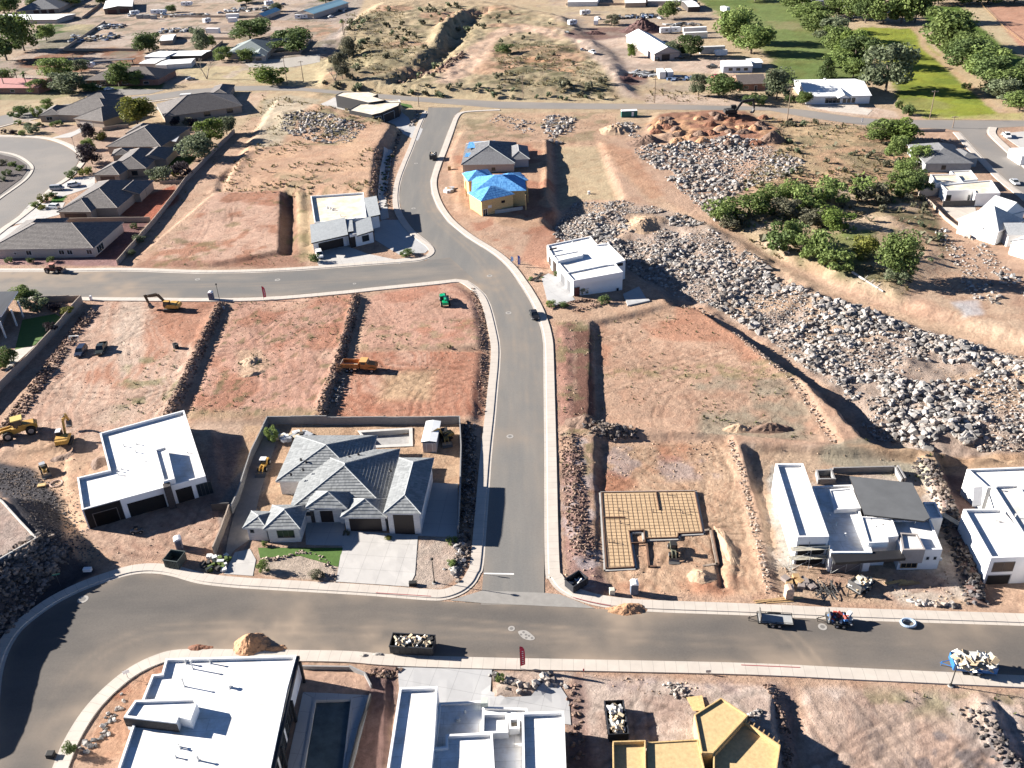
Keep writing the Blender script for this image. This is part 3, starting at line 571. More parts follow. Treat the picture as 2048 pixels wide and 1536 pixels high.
# ------------------------------------------------------------------ roads
def asphalt(name, c, dust, k, sc=.12, stretch=(1, 1, 1)):
    m, t, b = _new(name); tc = N(t, 'ShaderNodeTexCoord')
    mp = N(t, 'ShaderNodeMapping'); mp.inputs['Scale'].default_value = stretch; t.links.new(tc.outputs['Object'], mp.inputs[0])
    a = N(t, 'ShaderNodeTexNoise'); a.inputs['Scale'].default_value = sc; a.inputs['Detail'].default_value = 7; a.inputs['Roughness'].default_value = .6; t.links.new(mp.outputs[0], a.inputs['Vector'])
    f = N(t, 'ShaderNodeTexNoise'); f.inputs['Scale'].default_value = 3; f.inputs['Detail'].default_value = 6; f.inputs['Roughness'].default_value = .8; t.links.new(tc.outputs['Object'], f.inputs['Vector'])
    cr = N(t, 'ShaderNodeValToRGB'); cr.color_ramp.elements[0].position = .5-k; cr.color_ramp.elements[1].position = .78; cr.color_ramp.elements[0].color = (*c, 1); cr.color_ramp.elements[1].color = (*dust, 1)
    t.links.new(a.outputs[0], cr.inputs[0])
    mr = N(t, 'ShaderNodeMapRange'); mr.inputs[1].default_value = .3; mr.inputs[2].default_value = .7; mr.inputs[3].default_value = .86; mr.inputs[4].default_value = 1.12; t.links.new(f.outputs[0], mr.inputs[0])
    mx = N(t, 'ShaderNodeMix', data_type='RGBA', blend_type='MULTIPLY'); mx.inputs[0].default_value = 1
    t.links.new(cr.outputs[0], mx.inputs[6]); t.links.new(mr.outputs[0], mx.inputs[7])
    at = N(t, 'ShaderNodeAttribute', attribute_name='dust'); md = N(t, 'ShaderNodeMix', data_type='RGBA'); t.links.new(at.outputs['Fac'], md.inputs[0]); t.links.new(mx.outputs[2], md.inputs[6]); md.inputs[7].default_value = (.27, .212, .16, 1); t.links.new(md.outputs[2], b.inputs['Base Color'])
    b.inputs['Roughness'].default_value = .9; b.inputs['Specular IOR Level'].default_value = .2
    return m
A_NEAR = asphalt('asphalt_dusty', (.095, .087, .080), (.138, .122, .107), .08, .07, (.7, 2.4, 1)); A_LONG = asphalt('asphalt_grey', (.155, .150, .141), (.20, .185, .165), .08, .10, (3.0, .4, 1))
A_CROSS = asphalt('asphalt_new', (.135, .131, .125), (.24, .205, .17), .02, .05, (.6, 2, 1)); A_MAIN = asphalt('asphalt_old', (.185, .175, .165), (.25, .225, .2), .1, .05)
def flat(name, pts, z, m, img=True, n=4, kind='structure'):
    q = U2(pts) if img else pts
    b = MB(); b.face([(x, y, z) for x, y in ccw(q)]); o = b.build(name, m)
    if kind: o['kind'] = kind
    return o
ROADLATER = 1
# concrete
def concrete(name, c, joint=1.6, var=.1):
    m, t, b = _new(name); uv = N(t, 'ShaderNodeUVMap'); sp = N(t, 'ShaderNodeSeparateXYZ'); t.links.new(uv.outputs[0], sp.inputs[0])
    tc = N(t, 'ShaderNodeTexCoord'); nz = N(t, 'ShaderNodeTexNoise'); nz.inputs['Scale'].default_value = .35; nz.inputs['Detail'].default_value = 7; nz.inputs['Roughness'].default_value = .65
    t.links.new(tc.outputs['Object'], nz.inputs['Vector'])
    cr = N(t, 'ShaderNodeValToRGB'); cr.color_ramp.elements[0].position = .3; cr.color_ramp.elements[1].position = .7
    cr.color_ramp.elements[0].color = (*[x*(1-var) for x in c], 1); cr.color_ramp.elements[1].color = (*[min(1, x*(1+var)) for x in c], 1); t.links.new(nz.outputs[0], cr.inputs[0])
    out = cr.outputs[0]
    for ax in (('X',) if joint < 2.5 else ('X', 'Y')):
        d = N(t, 'ShaderNodeMath', operation='DIVIDE'); d.inputs[1].default_value = joint; t.links.new(sp.outputs[ax], d.inputs[0])
        f = N(t, 'ShaderNodeMath', operation='FRACT'); t.links.new(d.outputs[0], f.inputs[0])
        l = N(t, 'ShaderNodeMath', operation='LESS_THAN'); l.inputs[1].default_value = .05/joint; t.links.new(f.outputs[0], l.inputs[0])
        mx = N(t, 'ShaderNodeMix', data_type='RGBA', blend_type='MIX'); t.links.new(l.outputs[0], mx.inputs[0]); t.links.new(out, mx.inputs[6]); mx.inputs[7].default_value = (*[x*.62 for x in c], 1); out = mx.outputs[2]
    t.links.new(out, b.inputs['Base Color']); b.inputs['Roughness'].default_value = .85
    MATS[name] = m; return m
CON = concrete('sidewalk_concrete', (.45, .40, .345)); DRV = concrete('driveway_concrete', (.41, .39, .365), 3.2, .07); DRV2 = concrete('driveway_grey', (.36, .355, .35), 3.2, .05)
def strip(name, pts, prof, m, closed=False, img=True, k=5, kind='structure', label=None, cat=None):
    "sweep a cross-section (offset to the left of the line, height) along a line on the ground"
    L = smooth_line(U2(pts) if img else pts, k, closed); n = len(L); b = MB(); S = 0; prev = None
    Lp = [Vector(q) for q in L]; rows = []
    for i in range(n):
        a, c = (Lp[(i-1) % n], Lp[(i+1) % n]) if closed else (Lp[max(i-1, 0)], Lp[min(i+1, n-1)])
        d = (c-a).normalized(); nn = Vector((-d.y, d.x))
        if i: S += (Lp[i]-Lp[i-1]).length
        rows.append(([(Lp[i].x+nn.x*o, Lp[i].y+nn.y*o, z) for o, z in prof], S))
    if closed: rows.append((rows[0][0], S+(Lp[0]-Lp[-1]).length))
    cum = [0]
    for (o0, z0), (o1, z1) in zip(prof[:-1], prof[1:]): cum.append(cum[-1]+math.hypot(o1-o0, z1-z0))
    for (r0, s0), (r1, s1) in zip(rows[:-1], rows[1:]):
        for j in range(len(prof)-1):
            q = [r0[j], r1[j], r1[j+1], r0[j+1]]; uvq = [(s0, cum[j]), (s1, cum[j]), (s1, cum[j+1]), (s0, cum[j+1])]
            if prof[-1][0] < prof[0][0]: pass
            else: q.reverse(); uvq.reverse(); 
            b.face(q, 0, uvq)
    o = b.build(name, m); o['kind'] = kind
    return o
def walk(w_, s=1, g=.5):   # gutter, kerb face, walk, back edge
    return [(0, .034), (s*g, .028), (s*(g+.06), .15), (s*(g+.2), .155), (s*(g+.2+w_), .17), (s*(g+.2+w_+.03), -.25)]
N_UP = [(-6, 1640), (-6, 1470), (0, 1400), (6, 1345), (20, 1300), (42, 1264), (72, 1237), (112, 1209), (150, 1189), (185, 1174), (229, 1159), (262, 1150), (298, 1147), (340, 1152), (395, 1167), (461, 1175), (538, 1180), (726, 1191), (850, 1200.5), (890, 1200), (925, 1188), (948, 1170), (960, 1150), (968, 1125), (977, 1010), (984, 910), (992, 830), (997, 770), (1000, 738), (1001.5, 705), (999.5, 680), (990, 637), (982, 610), (972, 590), (955, 574), (935, 561), (911, 558), (866, 563), (764, 573), (669, 583), (538, 593.5), (422, 596), (280, 595), (158, 594), (0, 591), (-40, 590)]
strip('sidewalk', N_UP, walk(1.55), CON)
strip('sidewalk', [(2300, 1262), (2045, 1252), (1713, 1241), (1490, 1231), (1303, 1224), (1215, 1216), (1160, 1203), (1120, 1185), (1098, 1160), (1089.5, 1125), (1088, 900), (1087, 770), (1086.5, 710), (1085, 680), (1078, 648), (1065, 614), (1049, 585), (1038, 568), (1014, 535), (982.5, 507), (932, 475), (895.5, 445), (874, 416), (862.5, 388), (860, 362), (869, 332), (882, 300), (895.5, 264), (906, 236), (918, 225), (945, 221), (1000, 218.5)], walk(1.6, -1, .55), CON)
strip('sidewalk', [(70, 1640), (106, 1532), (130, 1477), (164, 1423), (205, 1378), (256, 1337), (308, 1311), (359, 1299), (461, 1298.5), (581, 1300), (697, 1302), (791, 1309), (973, 1315), (1200, 1319.5), (1490, 1326), (1713, 1336), (2045, 1351), (2300, 1362)], walk(1.5, -1, .45), CON)
strip('sidewalk', [(-40, 544), (0, 544), (132, 544), (253, 543), (395, 547.5), (500, 546), (605, 541), (737, 531), (820, 525), (850, 520), (868, 511), (873, 501), (866, 490), (851, 479), (824, 456), (804, 425), (798.5, 398), (802, 364), (814, 329), (828, 295), (841, 258), (851, 234), (856, 222)], walk(1.5, 1, .5), CON)
strip('sidewalk', [(-60, 272), (0, 274), (79, 277), (119, 287), (148, 303), (159, 319), (148, 338), (127, 358), (98, 377), (66, 408), (26, 440), (0, 458), (-60, 505)], walk(1.6, 1, .6), CON)
strip('sidewalk', [(1976, 254), (1974, 268), (1998, 293), (2048, 338), (2110, 394)], walk(2.4, 1, .5), CON)
strip('sidewalk', [(2110, 440), (2048, 388), (2009, 357), (1956, 304), (1921, 265)], walk(2.0, 1, .5), CON)
strip('sidewalk', [(469, 183), (400, 188), (330, 199), (240, 210), (150, 223), (70, 237), (0, 253), (-60, 273)], walk(1.2, 1, .4), CON)
# island in the loop street
ISL = [(-60, 300), (0, 305), (34, 313), (58, 329), (61, 342), (47, 361), (16, 384), (0, 395), (-60, 440)]
strip('kerb', ISL, [(-.1, .0), (0, .03), (.0, .16), (1.0, .17), (1.1, .10)], CON)
flat('planting_bed', [(-60, 304), (0, 309), (30, 316), (52, 330), (54, 342), (42, 358), (12, 380), (0, 389), (-60, 430)], .12, mat('dark_mulch', (.07, .055, .05), var=.5, scale=2.5, bump=.6))
# concrete valley gutter across the long street's mouth, stop line, kerb paint
flat('road_apron', [(900, 1201), (964, 1181.5), (1088, 1186), (1120, 1189), (1190, 1217), (1100, 1213), (960, 1206)], .045, mat('apron_concrete', (.25, .235, .215), var=.12, scale=.8))
flat('stop_line', [(968, 1146), (1028, 1147.2), (1028, 1149.6), (968, 1148.4)], .049, mat('road_paint', (.75, .74, .70)))
for pl in ([(752, 1187), (800, 1190), (862, 1194)], [(1146, 1196), (1180, 1205), (1222, 1213)], [(1482, 1331.5), (1540, 1334), (1600, 1336.5)]):
    strip('kerb_paint', pl, [(-.06, .182), (.06, .182)], mat('red_paint', (.30, .055, .06)))
def collar(px, py, r, label):
    c = U(px, py); b = MB(); n = 24
    for k in range(n):
        a0, a1 = 2*math.pi*k/n, 2*math.pi*(k+1)/n
        q = lambda a, rr: (c.x+rr*math.cos(a), c.y+rr*math.sin(a), .052)
        b.face([q(a0, r*.52), q(a0, r), q(a1, r), q(a1, r*.52)])
    o = b.build('manhole_collar', mat('collar_concrete', (.31, .29, .265)), None, (c.x, c.y, .052)); tag(o, label, 'manhole', 'manholes in the streets')
    b = MB(); b.face([(c.x+r*.5*math.cos(2*math.pi*k/n), c.y+r*.5*math.sin(2*math.pi*k/n), .056) for k in range(n)])
    b.build('cover', mat('iron_cover', (.16, .15, .14)), o, (c.x, c.y, .052))
for a in ((166, 1199, .85, 'large pale concrete manhole ring in the street bend near the rock bank'), (1023, 1257.5, .52, 'small concrete ring with a dark centre in the near street below the stop line'), (1645, 1254, .65, 'dusty concrete manhole ring beside the loaded black trailer'), (555, 560, .75, 'pale manhole ring in the cross street above the red flag'), (709, 567.5, .45, 'small pale disc in the cross street right of the larger ring'), (1017, 626, .75, 'pale manhole ring in the street left of the parked black car'), (395, 559, .7, 'pale manhole ring in the cross street above the yellow excavator'), (827, 417, .7, 'pale manhole ring in the shaded bend beside the grey pitched house'), (979, 552, .75, 'large faint concrete patch ring in the street junction'), (832, 327, .7, 'white ring in the upper street left of the dumpster trailer'), (1020, 873, .7, 'faint ring at the tip of the shadow on the long street')): collar(*a)
def pockmarks():
    q = smooth_line(U2([(1036, 1264), (1050, 1261), (1062, 1268), (1070, 1277), (1062, 1281), (1046, 1277)]), 4, True); b = MB(); b.face([(x, y, .0525) for x, y in ccw(q)])
    c = U(1053, 1271); o = b.build('concrete_patch', mat('collar_concrete', ()), None, (c.x, c.y, .0525)); tag(o, 'oval pale concrete patch with five dark valve covers in the near street', 'road patch')
    for k, (x, y) in enumerate(((1042, 1269.5), (1047, 1265), (1052, 1270), (1058, 1272.3), (1064, 1276.5), (1052.5, 1276))):
        e = U(x, y); d = MB(); d.face([(e.x+.2*math.cos(t*.6283), e.y+.2*math.sin(t*.6283), .0565) for t in range(10)]); d.build('cover', mat('iron_cover', ()), o, (c.x, c.y, .0525))
pockmarks()
def patch(name, pts, m, dz=.05, step=1.2, kind='structure', img=True, flatz=None, dustf=None):
    "a sheet that follows the ground"
    from mathutils.geometry import delaunay_2d_cdt
    q = ccw((U2(pts) if flatz is not None else P2(pts)) if img else pts); n = len(q); bnd = []
    for k in range(n):
        a, b = Vector(q[k]), Vector(q[(k+1) % n]); m_ = max(1, int((b-a).length/step))
        bnd += [a.lerp(b, i/m_) for i in range(m_)]
    xs = [v.x for v in bnd]; ys = [v.y for v in bnd]; gx, gy = np.meshgrid(np.arange(min(xs), max(xs), step), np.arange(min(ys), max(ys), step))
    d = pdist(gx, gy, q); inn = [Vector((float(x), float(y))) for x, y, e in zip(gx.ravel(), gy.ravel(), d.ravel()) if e < -step*.4]
    nb = len(bnd); r = delaunay_2d_cdt(bnd+inn, [(i, (i+1) % nb) for i in range(nb)], [], 1, 1e-4)
    b = MB(); a0 = Vector(q[1])-Vector(q[0]); a0.normalize(); b0 = Vector((-a0.y, a0.x)); o0 = Vector(q[0])
    Z = [flatz]*len(r[0]) if flatz is not None else [max(hgt(v.x, v.y), hgt(v.x+.4, v.y), hgt(v.x-.4, v.y), hgt(v.x, v.y+.4), hgt(v.x, v.y-.4))+dz for v in r[0]]
    for f in r[2]:
        b.face([(r[0][i].x, r[0][i].y, Z[i]) for i in f], 0, [((r[0][i]-o0).dot(a0), (r[0][i]-o0).dot(b0)) for i in f])
    for k in range(nb if flatz is None else 0):
        u_, v_ = bnd[k], bnd[(k+1) % nb]; zu = hgt(u_.x, u_.y)+dz; zv = hgt(v_.x, v_.y)+dz
        b.face([(u_.x, u_.y, zu-.3), (v_.x, v_.y, zv-.3), (v_.x, v_.y, zv), (u_.x, u_.y, zu)])
    o = b.build(name, m)
    if kind: o['kind'] = kind
    if dustf:
        co = np.array(b.v); at = o.data.attributes.new('dust', 'FLOAT', 'POINT'); at.data.foreach_set('value', np.clip(dustf(co[:, 0], co[:, 1], q), 0, .9))
    return o
def dusty(base, edge, blobs, tracks=()):
    B_ = [(*U2([(x, y)])[0], r, k) for x, y, r, k in blobs]; T_ = [(smooth_line(U2(l), 6), w_, k) for l, w_, k in tracks]
    def f(X, Y, q):
        n = fbm(X*.35, Y*.35, 800, 4); d = -pdist(X, Y, q); v = base*(n*1.5-.3)+edge*np.exp(-np.clip(d, 0, 99)/1.1)*n*1.7
        for x, y, r, k in B_: v = v+k*np.exp(-((X-x)**2+(Y-y)**2*2)/r**2)*n*1.8
        for l, w_, k in T_: dd, t = ldist(X, Y, l); v = v+k*(np.exp(-(dd-.85)**2/w_**2)+.4*np.exp(-dd**2/4))*np.sin(np.clip(t, 0, 1)*3.14)*n*1.5
        return v
    return f
patch('road', ROADS['near'], A_NEAR, step=.55, flatz=.030, dustf=dusty(.0, .45, [(503, 1296, 8, .9), (1256, 1226, 5, .8), (1180, 1318, 6, .4), (760, 1296, 6, .6), (620, 1205, 7, .35), (250, 1340, 8, .4), (1560, 1310, 7, .4), (1900, 1262, 8, .35), (140, 1460, 6, .4)], [([(60, 1500), (150, 1350), (320, 1260), (700, 1262), (1300, 1280), (2200, 1312)], .35, .22), ([(700, 1230), (1100, 1262), (1500, 1285)], .3, .3), ([(1530, 1230), (1600, 1290), (1640, 1345)], .3, .5)]))
patch('road', ROADS['long'], A_LONG, step=.7, flatz=.034, dustf=dusty(.0, .3, [(1000, 548, 7, .5), (960, 575, 5, .6), (1020, 870, 5, .3), (885, 420, 4, .3), (1005, 700, 6, .2)], [([(1010, 1170), (1030, 800), (1030, 650), (960, 520), (860, 420), (850, 330), (880, 240)], .4, .3), ([(1060, 1170), (1062, 760), (1050, 640), (990, 540)], .35, .25)]))
patch('road', ROADS['cross'], A_CROSS, step=.8, flatz=.038, dustf=dusty(.02, .35, [(0, 550, 9, .8), (90, 548, 8, .9), (180, 553, 8, .8), (255, 590, 5, .8), (330, 590, 5, .4), (930, 558, 6, .5), (240, 575, 6, .5)], [([(0, 568), (300, 572), (600, 566), (900, 545)], .4, .3)]))
patch('road', ROADS['main'], A_MAIN, step=1.6, flatz=.026, dustf=dusty(.03, .4, [(1290, 212, 14, .5)])); patch('road', ROADS['loop'], A_MAIN, step=1.4, flatz=.022, dustf=dusty(.08, .3, []))
# ================================================================== buildings
def membrane(name, c):
    m, t, b = _new(name); tc = N(t, 'ShaderNodeTexCoord'); br = N(t, 'ShaderNodeTexBrick'); t.links.new(tc.outputs['Object'], br.inputs['Vector']); lo = [x*.93 for x in c]
    for k, v in (('Color1', c), ('Color2', lo), ('Mortar', [x*.72 for x in c])): br.inputs[k].default_value = (*v, 1)
    br.inputs['Scale'].default_value = 1; br.inputs['Brick Width'].default_value = 9; br.inputs['Row Height'].default_value = 1.9; br.inputs['Mortar Size'].default_value = .035
    nz = N(t, 'ShaderNodeTexNoise'); nz.inputs['Scale'].default_value = .22; nz.inputs['Detail'].default_value = 8; nz.inputs['Roughness'].default_value = .72; t.links.new(tc.outputs['Object'], nz.inputs['Vector'])
    cr = N(t, 'ShaderNodeValToRGB'); cr.color_ramp.elements[0].position = .36; cr.color_ramp.elements[1].position = .56; cr.color_ramp.elements[0].color = (.74, .68, .60, 1); cr.color_ramp.elements[1].color = (1, 1, 1, 1); t.links.new(nz.outputs[0], cr.inputs[0])
    mx = N(t, 'ShaderNodeMix', data_type='RGBA', blend_type='MULTIPLY'); mx.inputs[0].default_value = 1; t.links.new(br.outputs[0], mx.inputs[6]); t.links.new(cr.outputs[0], mx.inputs[7]); t.links.new(mx.outputs[2], b.inputs['Base Color']); b.inputs['Roughness'].default_value = .6
    MATS[name] = m; return m
WHT = mat('white_stucco', (.74, .73, .71), var=.05, scale=.6); TPO = membrane('white_membrane', (.80, .80, .79)); CRM = membrane('cream_membrane', (.74, .65, .52))
GRYW = mat('grey_stucco', (.36, .36, .37), var=.06); DKST = mat('dark_ledge_stone', (.055, .048, .046), var=.6, scale=3, stretch=(1, 1, 5), bump=.5); BLK = mat('black_metal', (.02, .02, .022), rough=.5)
TANW = mat('tan_stucco', (.34, .27, .21), var=.07); BEIGE = mat('beige_stucco', (.42, .36, .31), var=.06); BRICK = brick_mat('brick', (.20, .09, .06), (.26, .12, .08), (.3, .27, .24)); PALEBR = brick_mat('pale_brick', (.52, .50, .48), (.62, .60, .57), (.58, .57, .55), 1.2, 1.2)
OSB = mat('osb_sheathing', (.50, .345, .16), var=.28, scale=3.2, bump=.15, bscale=9); DOORB = mat('dark_bronze_door', (.028, .022, .02), rough=.5); BLKWALL = brick_mat('block_wall', (.30, .235, .185), (.34, .27, .21), (.24, .19, .15)); GRYBLK = brick_mat('grey_block', (.22, .215, .21), (.27, .26, .25), (.18, .175, .17))
T_BRN = tile_mat('brown_tile', (.11, .098, .09), (.185, .165, .153), .55, .15); T_GRY = tile_mat('grey_tile', (.15, .158, .16), (.26, .27, .27), .6, .15); SH_GRY = tile_mat('grey_shingle', (.11, .11, .113), (.175, .175, .18), .25, .35); SH_LT = tile_mat('pale_shingle', (.33, .34, .34), (.45, .455, .45), .3, .3)
RIDGE_B = mat('ridge_tile_brown', (.22, .19, .17)); RIDGE_G = mat('ridge_tile_grey', (.30, .31, .31)); METW = tile_mat('white_metal_roof', (.68, .69, .68), (.76, .76, .75), 9, .05); METB = tile_mat('pale_blue_metal_roof', (.22, .42, .50), (.28, .48, .56), 9, .1); METR = tile_mat('red_metal_roof', (.38, .17, .15), (.44, .2, .18), 9, .1)
SYN = tile_mat('blue_underlay', (.03, .16, .42), (.12, .36, .66), 1.0, .3); SH_BRN = tile_mat('brown_shingle', (.085, .068, .06), (.13, .108, .098), .3, .3); SH_GRN = tile_mat('grey_green_shingle', (.17, .2, .19), (.23, .26, .25), .3, .3)
GL = glass_mat(); FRM = mat('window_frame', (.10, .095, .09), rough=.5); FRMW = mat('white_frame', (.6, .6, .58), rough=.5); SAND = mat('fill_sand', (.44, .31, .185), var=.15, scale=.8, bump=.3); TIMB = mat('timber', (.34, .22, .11), var=.25, scale=2); RUST = mat('rebar', (.22, .13, .08)); CONG = mat('footing_concrete', (.36, .35, .33), var=.15, scale=.8); SHING = SH_GRY
def inset(poly, d):
    p = ccw(poly); n = len(p); out = []
    for k in range(n):
        a, b, c = Vector(p[k-1]), Vector(p[k]), Vector(p[(k+1) % n]); e1 = (b-a).normalized(); e2 = (c-b).normalized()
        n1 = Vector((-e1.y, e1.x)); n2 = Vector((-e2.y, e2.x)); den = 1+n1.dot(n2)
        v = (n1+n2)*(d/max(den, .25)); out.append((b.x+v.x, b.y+v.y))
    return out
class Bld:
    def __init__(s, name, label, cat, px, py, z=None, group=None):
        q = P(px, py); s.loc = Vector((q.x, q.y, q.z if z is None else z)); s.root = empty(name, s.loc, 0, label, cat, group); s.z = s.loc.z
    def add(s, b, name, m, parent=None, label=None, smooth=False):
        o = b.build(name, m, parent or s.root, s.loc, smooth)
        if label: o['label'] = label
        return o
    def gmin(s, poly): return min(hgt(*p) for p in poly)-.35
    def flat(s, pts, top, par=.45, wm=None, rm=None, img=True, zb=None, th=.3, name='wall', rname='roof'):
        "walls with a parapet round a recessed flat roof; pts are the photo's roof outline"
        zt = s.z+top; q = ccw(U2(pts, zt) if img else pts); zb = s.gmin(q) if zb is None else s.z+zb; iq = inset(q, th); n = len(q)
        b = MB(); b.prism(q, zb, zt, 0, top=False)
        for k in range(n):
            j = (k+1) % n; A, B, C, D = q[k], q[j], iq[j], iq[k]
            b.face([(*A, zt), (*B, zt), (*C, zt), (*D, zt)]); b.face([(*D, zt), (*C, zt), (*C, zt-par), (*D, zt-par)])
        if zb > s.gmin(q)+.5: b.face([(*p, zb) for p in reversed(q)])
        w_ = s.add(b, name, wm or WHT); r = MB(); r.face([(*p, zt-par) for p in iq]); s.add(r, rname, rm or TPO)
        return q
    def slab(s, pts, zs, m, th=.25, fm=None, name='roof'):
        "a thin roof plane through the photo's outline, each corner with its own height"
        q = [U(p[0], p[1], s.z+z) for p, z in zip(pts, zs)]
        if sum(q[k].x*q[(k+1) % len(q)].y-q[(k+1) % len(q)].x*q[k].y for k in range(len(q))) < 0: q.reverse()
        n = len(q); b = MB(); b.face(q, 0); b.face([(p.x, p.y, p.z-th) for p in reversed(q)], 1)
        for k in range(n):
            c, d = q[k], q[(k+1) % n]; b.face([(c.x, c.y, c.z-th), (d.x, d.y, d.z-th), d, c], 1)
        s.add(b, name, [m, fm or BLK]); return q
    def rect(s, A, B, C, zE):
        A, B, C = [Vector(U(*p, s.z+zE)[:2]) for p in (A, B, C)]; ex = (B-A); L = ex.length; ex.normalize(); ey = Vector((-ex.y, ex.x)); D = (C-B).dot(ey)
        if D < 0: ey = -ey; D = -D
        return A, ex, ey, L, D
    def pitched(s, A, B, C, zE=3.0, pitch=.35, ends='hh', axis=None, rm=None, capm=None, wm=None, over=.5, walls=True, fascia=None):
        "pitched roof over a rectangle given by three eave corners of the photo (front left, front right, rear right); ends h(ip)/g(able)"
        O, ex, ey, L, D = s.rect(A, B, C, zE); zt = s.z+zE
        if axis is None: axis = 'x' if L >= D else 'y'
        if axis == 'y': O, ex, ey, L, D = O+ey*D, -ey, ex, D, L
        W = lambda u, v, z: (O.x+ex.x*u+ey.x*v, O.y+ex.y*u+ey.y*v, z)
        hh = D/2; zr = zt+hh*pitch; i0 = min(hh, L/2) if ends[0] == 'h' else 0; i1 = min(hh, L/2) if ends[1] == 'h' else 0
        if L < D and ends == 'hh': zr = zt+hh*pitch
        a, b_, c, d = W(0, 0, zt), W(L, 0, zt), W(L, D, zt), W(0, D, zt); r0, r1 = W(i0, hh, zr), W(L-i1, hh, zr)
        m = MB(); cs = {'brown_tile': .55, 'grey_tile': .6}.get((rm or T_BRN).name); FC = (lambda p: m.courses(p, cs, .07)) if cs else m.face
        if (Vector(r0)-Vector(r1)).length < .05: FC([a, b_, r0]); FC([c, d, r0])
        else: FC([a, b_, r1, r0]); FC([c, d, r0, r1])
        if i0 > 0: FC([d, a, r0])
        if i1 > 0: FC([b_, c, r1])
        for p, q in ((a, b_), (b_, c), (c, d), (d, a)):
            if (p is d and i0 == 0) or (p is b_ and i1 == 0): continue
            m.face([(p[0], p[1], p[2]-.22), (q[0], q[1], q[2]-.22), q, p], 1)
        m.face([(p[0], p[1], p[2]-.22) for p in (d, c, b_, a)], 1)
        ov = over; wm = wm or TANW
        gab = []
        for i, e0, e1, rr in ((i0, d, a, r0), (i1, b_, c, r1)):
            if i == 0:
                k = .3*(1 if e0 is d else -1); e0, e1, rr = [(p[0]+ex.x*k, p[1]+ex.y*k, p[2]-.12) for p in (e0, e1, rr)]
                gb = MB(); gb.face([e0, e1, rr]); gab.append(gb)
        cp = []
        if (Vector(r0)-Vector(r1)).length > .1: cp.append((r0, r1))
        if i0: cp += [(a, r0), (d, r0)]
        if i1: cp += [(b_, r1), (c, r1)]
        ro = s.add(m, 'roof', [rm or T_BRN, fascia or wm])
        if capm is not False:
            cm = MB()
            for p, q in cp: cm.cyl((p[0], p[1], p[2]+.03), (q[0], q[1], q[2]+.03), .12, .12, 5)
            s.add(cm, 'ridge_cap', capm or RIDGE_B, ro)
        for gb in gab: s.add(gb, 'gable', wm)
        if walls:
            q = [W(ov, ov, 0)[:2], W(L-ov, ov, 0)[:2], W(L-ov, D-ov, 0)[:2], W(ov, D-ov, 0)[:2]]
            wb = MB(); wb.prism(q, s.gmin(q), zt-.2, top=False); s.add(wb, 'wall', wm)
            return [Vector(p) for p in ccw(q)]
        return [Vector(p[:2]) for p in (a, b_, c, d)]
    def opening(s, p0, p1, s0, s1, z0, z1, kind='window', panes=2, fm=None, pm=None, name=None, out=.04, rows=1):
        "window, door or garage door set in the wall that runs p0 -> p1 (outside on the right of that direction)"
        p0, p1 = Vector(p0[:2]), Vector(p1[:2]); d = (p1-p0); L = d.length; d.normalize(); n = Vector((d.y, -d.x))
        if abs(s1) <= 1 and abs(s0) <= 1: s0, s1 = s0*L, s1*L
        z0 += s.z; z1 += s.z; Q = lambda u, z, o: (p0.x+d.x*u+n.x*o, p0.y+d.y*u+n.y*o, z)
        fr = .09 if kind == 'window' else .14; b = MB()
        def bar(u0, u1, a, c, o=out):
            b.face([Q(u0, a, o), Q(u1, a, o), Q(u1, c, o), Q(u0, c, o)])
            b.face([Q(u0, a, -.02), Q(u0, a, o), Q(u0, c, o), Q(u0, c, -.02)]); b.face([Q(u1, a, o), Q(u1, a, -.02), Q(u1, c, -.02), Q(u1, c, o)])
            b.face([Q(u0, c, o), Q(u1, c, o), Q(u1, c, -.02), Q(u0, c, -.02)]); b.face([Q(u0, a, -.02), Q(u1, a, -.02), Q(u1, a, o), Q(u0, a, o)])
        bar(s0-fr, s0, z0-fr, z1+fr); bar(s1, s1+fr, z0-fr, z1+fr); bar(s0, s1, z1, z1+fr); bar(s0, s1, z0-fr, z0)
        for k in range(1, panes): u = s0+(s1-s0)*k/panes; bar(u-.03, u+.03, z0, z1, out*.8)
        nm = name or {'window': 'window', 'door': 'door', 'garage': 'garage_door', 'void': 'doorway'}[kind]
        w_ = s.add(b, nm, fm or (FRM if kind == 'window' else DOORB))
        g = MB()
        if kind == 'garage':
            for k in range(4):
                a, c = z0+(z1-z0)*k/4, z0+(z1-z0)*(k+1)/4
                g.face([Q(s0, a, .012), Q(s1, a, .012), Q(s1, c-.03, .022), Q(s0, c-.03, .022)]); g.face([Q(s0, c-.03, .022), Q(s1, c-.03, .022), Q(s1, c, .012), Q(s0, c, .012)])
            s.add(g, 'panel', pm or DOORB, w_)
        elif kind == 'door': g.face([Q(s0, z0, .015), Q(s1, z0, .015), Q(s1, z1, .015), Q(s0, z1, .015)]); s.add(g, 'panel', pm or DOORB, w_)
        else: g.face([Q(s0, z0, .012), Q(s1, z0, .012), Q(s1, z1, .012), Q(s0, z1, .012)]); s.add(g, 'pane' if kind == 'window' else 'dark_interior', pm or (GL if kind == 'window' else DARKIN), w_)
        return w_
    def post(s, px, py, ztop, r=.15, m=None, z=None, name='column', sq=True):
        q = P(px, py); b = MB()
        if sq: b.box((q.x, q.y, (q.z-.1+s.z+ztop)/2), (2*r, 2*r, s.z+ztop-q.z+.1))
        else: b.cyl((q.x, q.y, q.z-.1), (q.x, q.y, s.z+ztop), r)
        s.add(b, name, m or WHT)
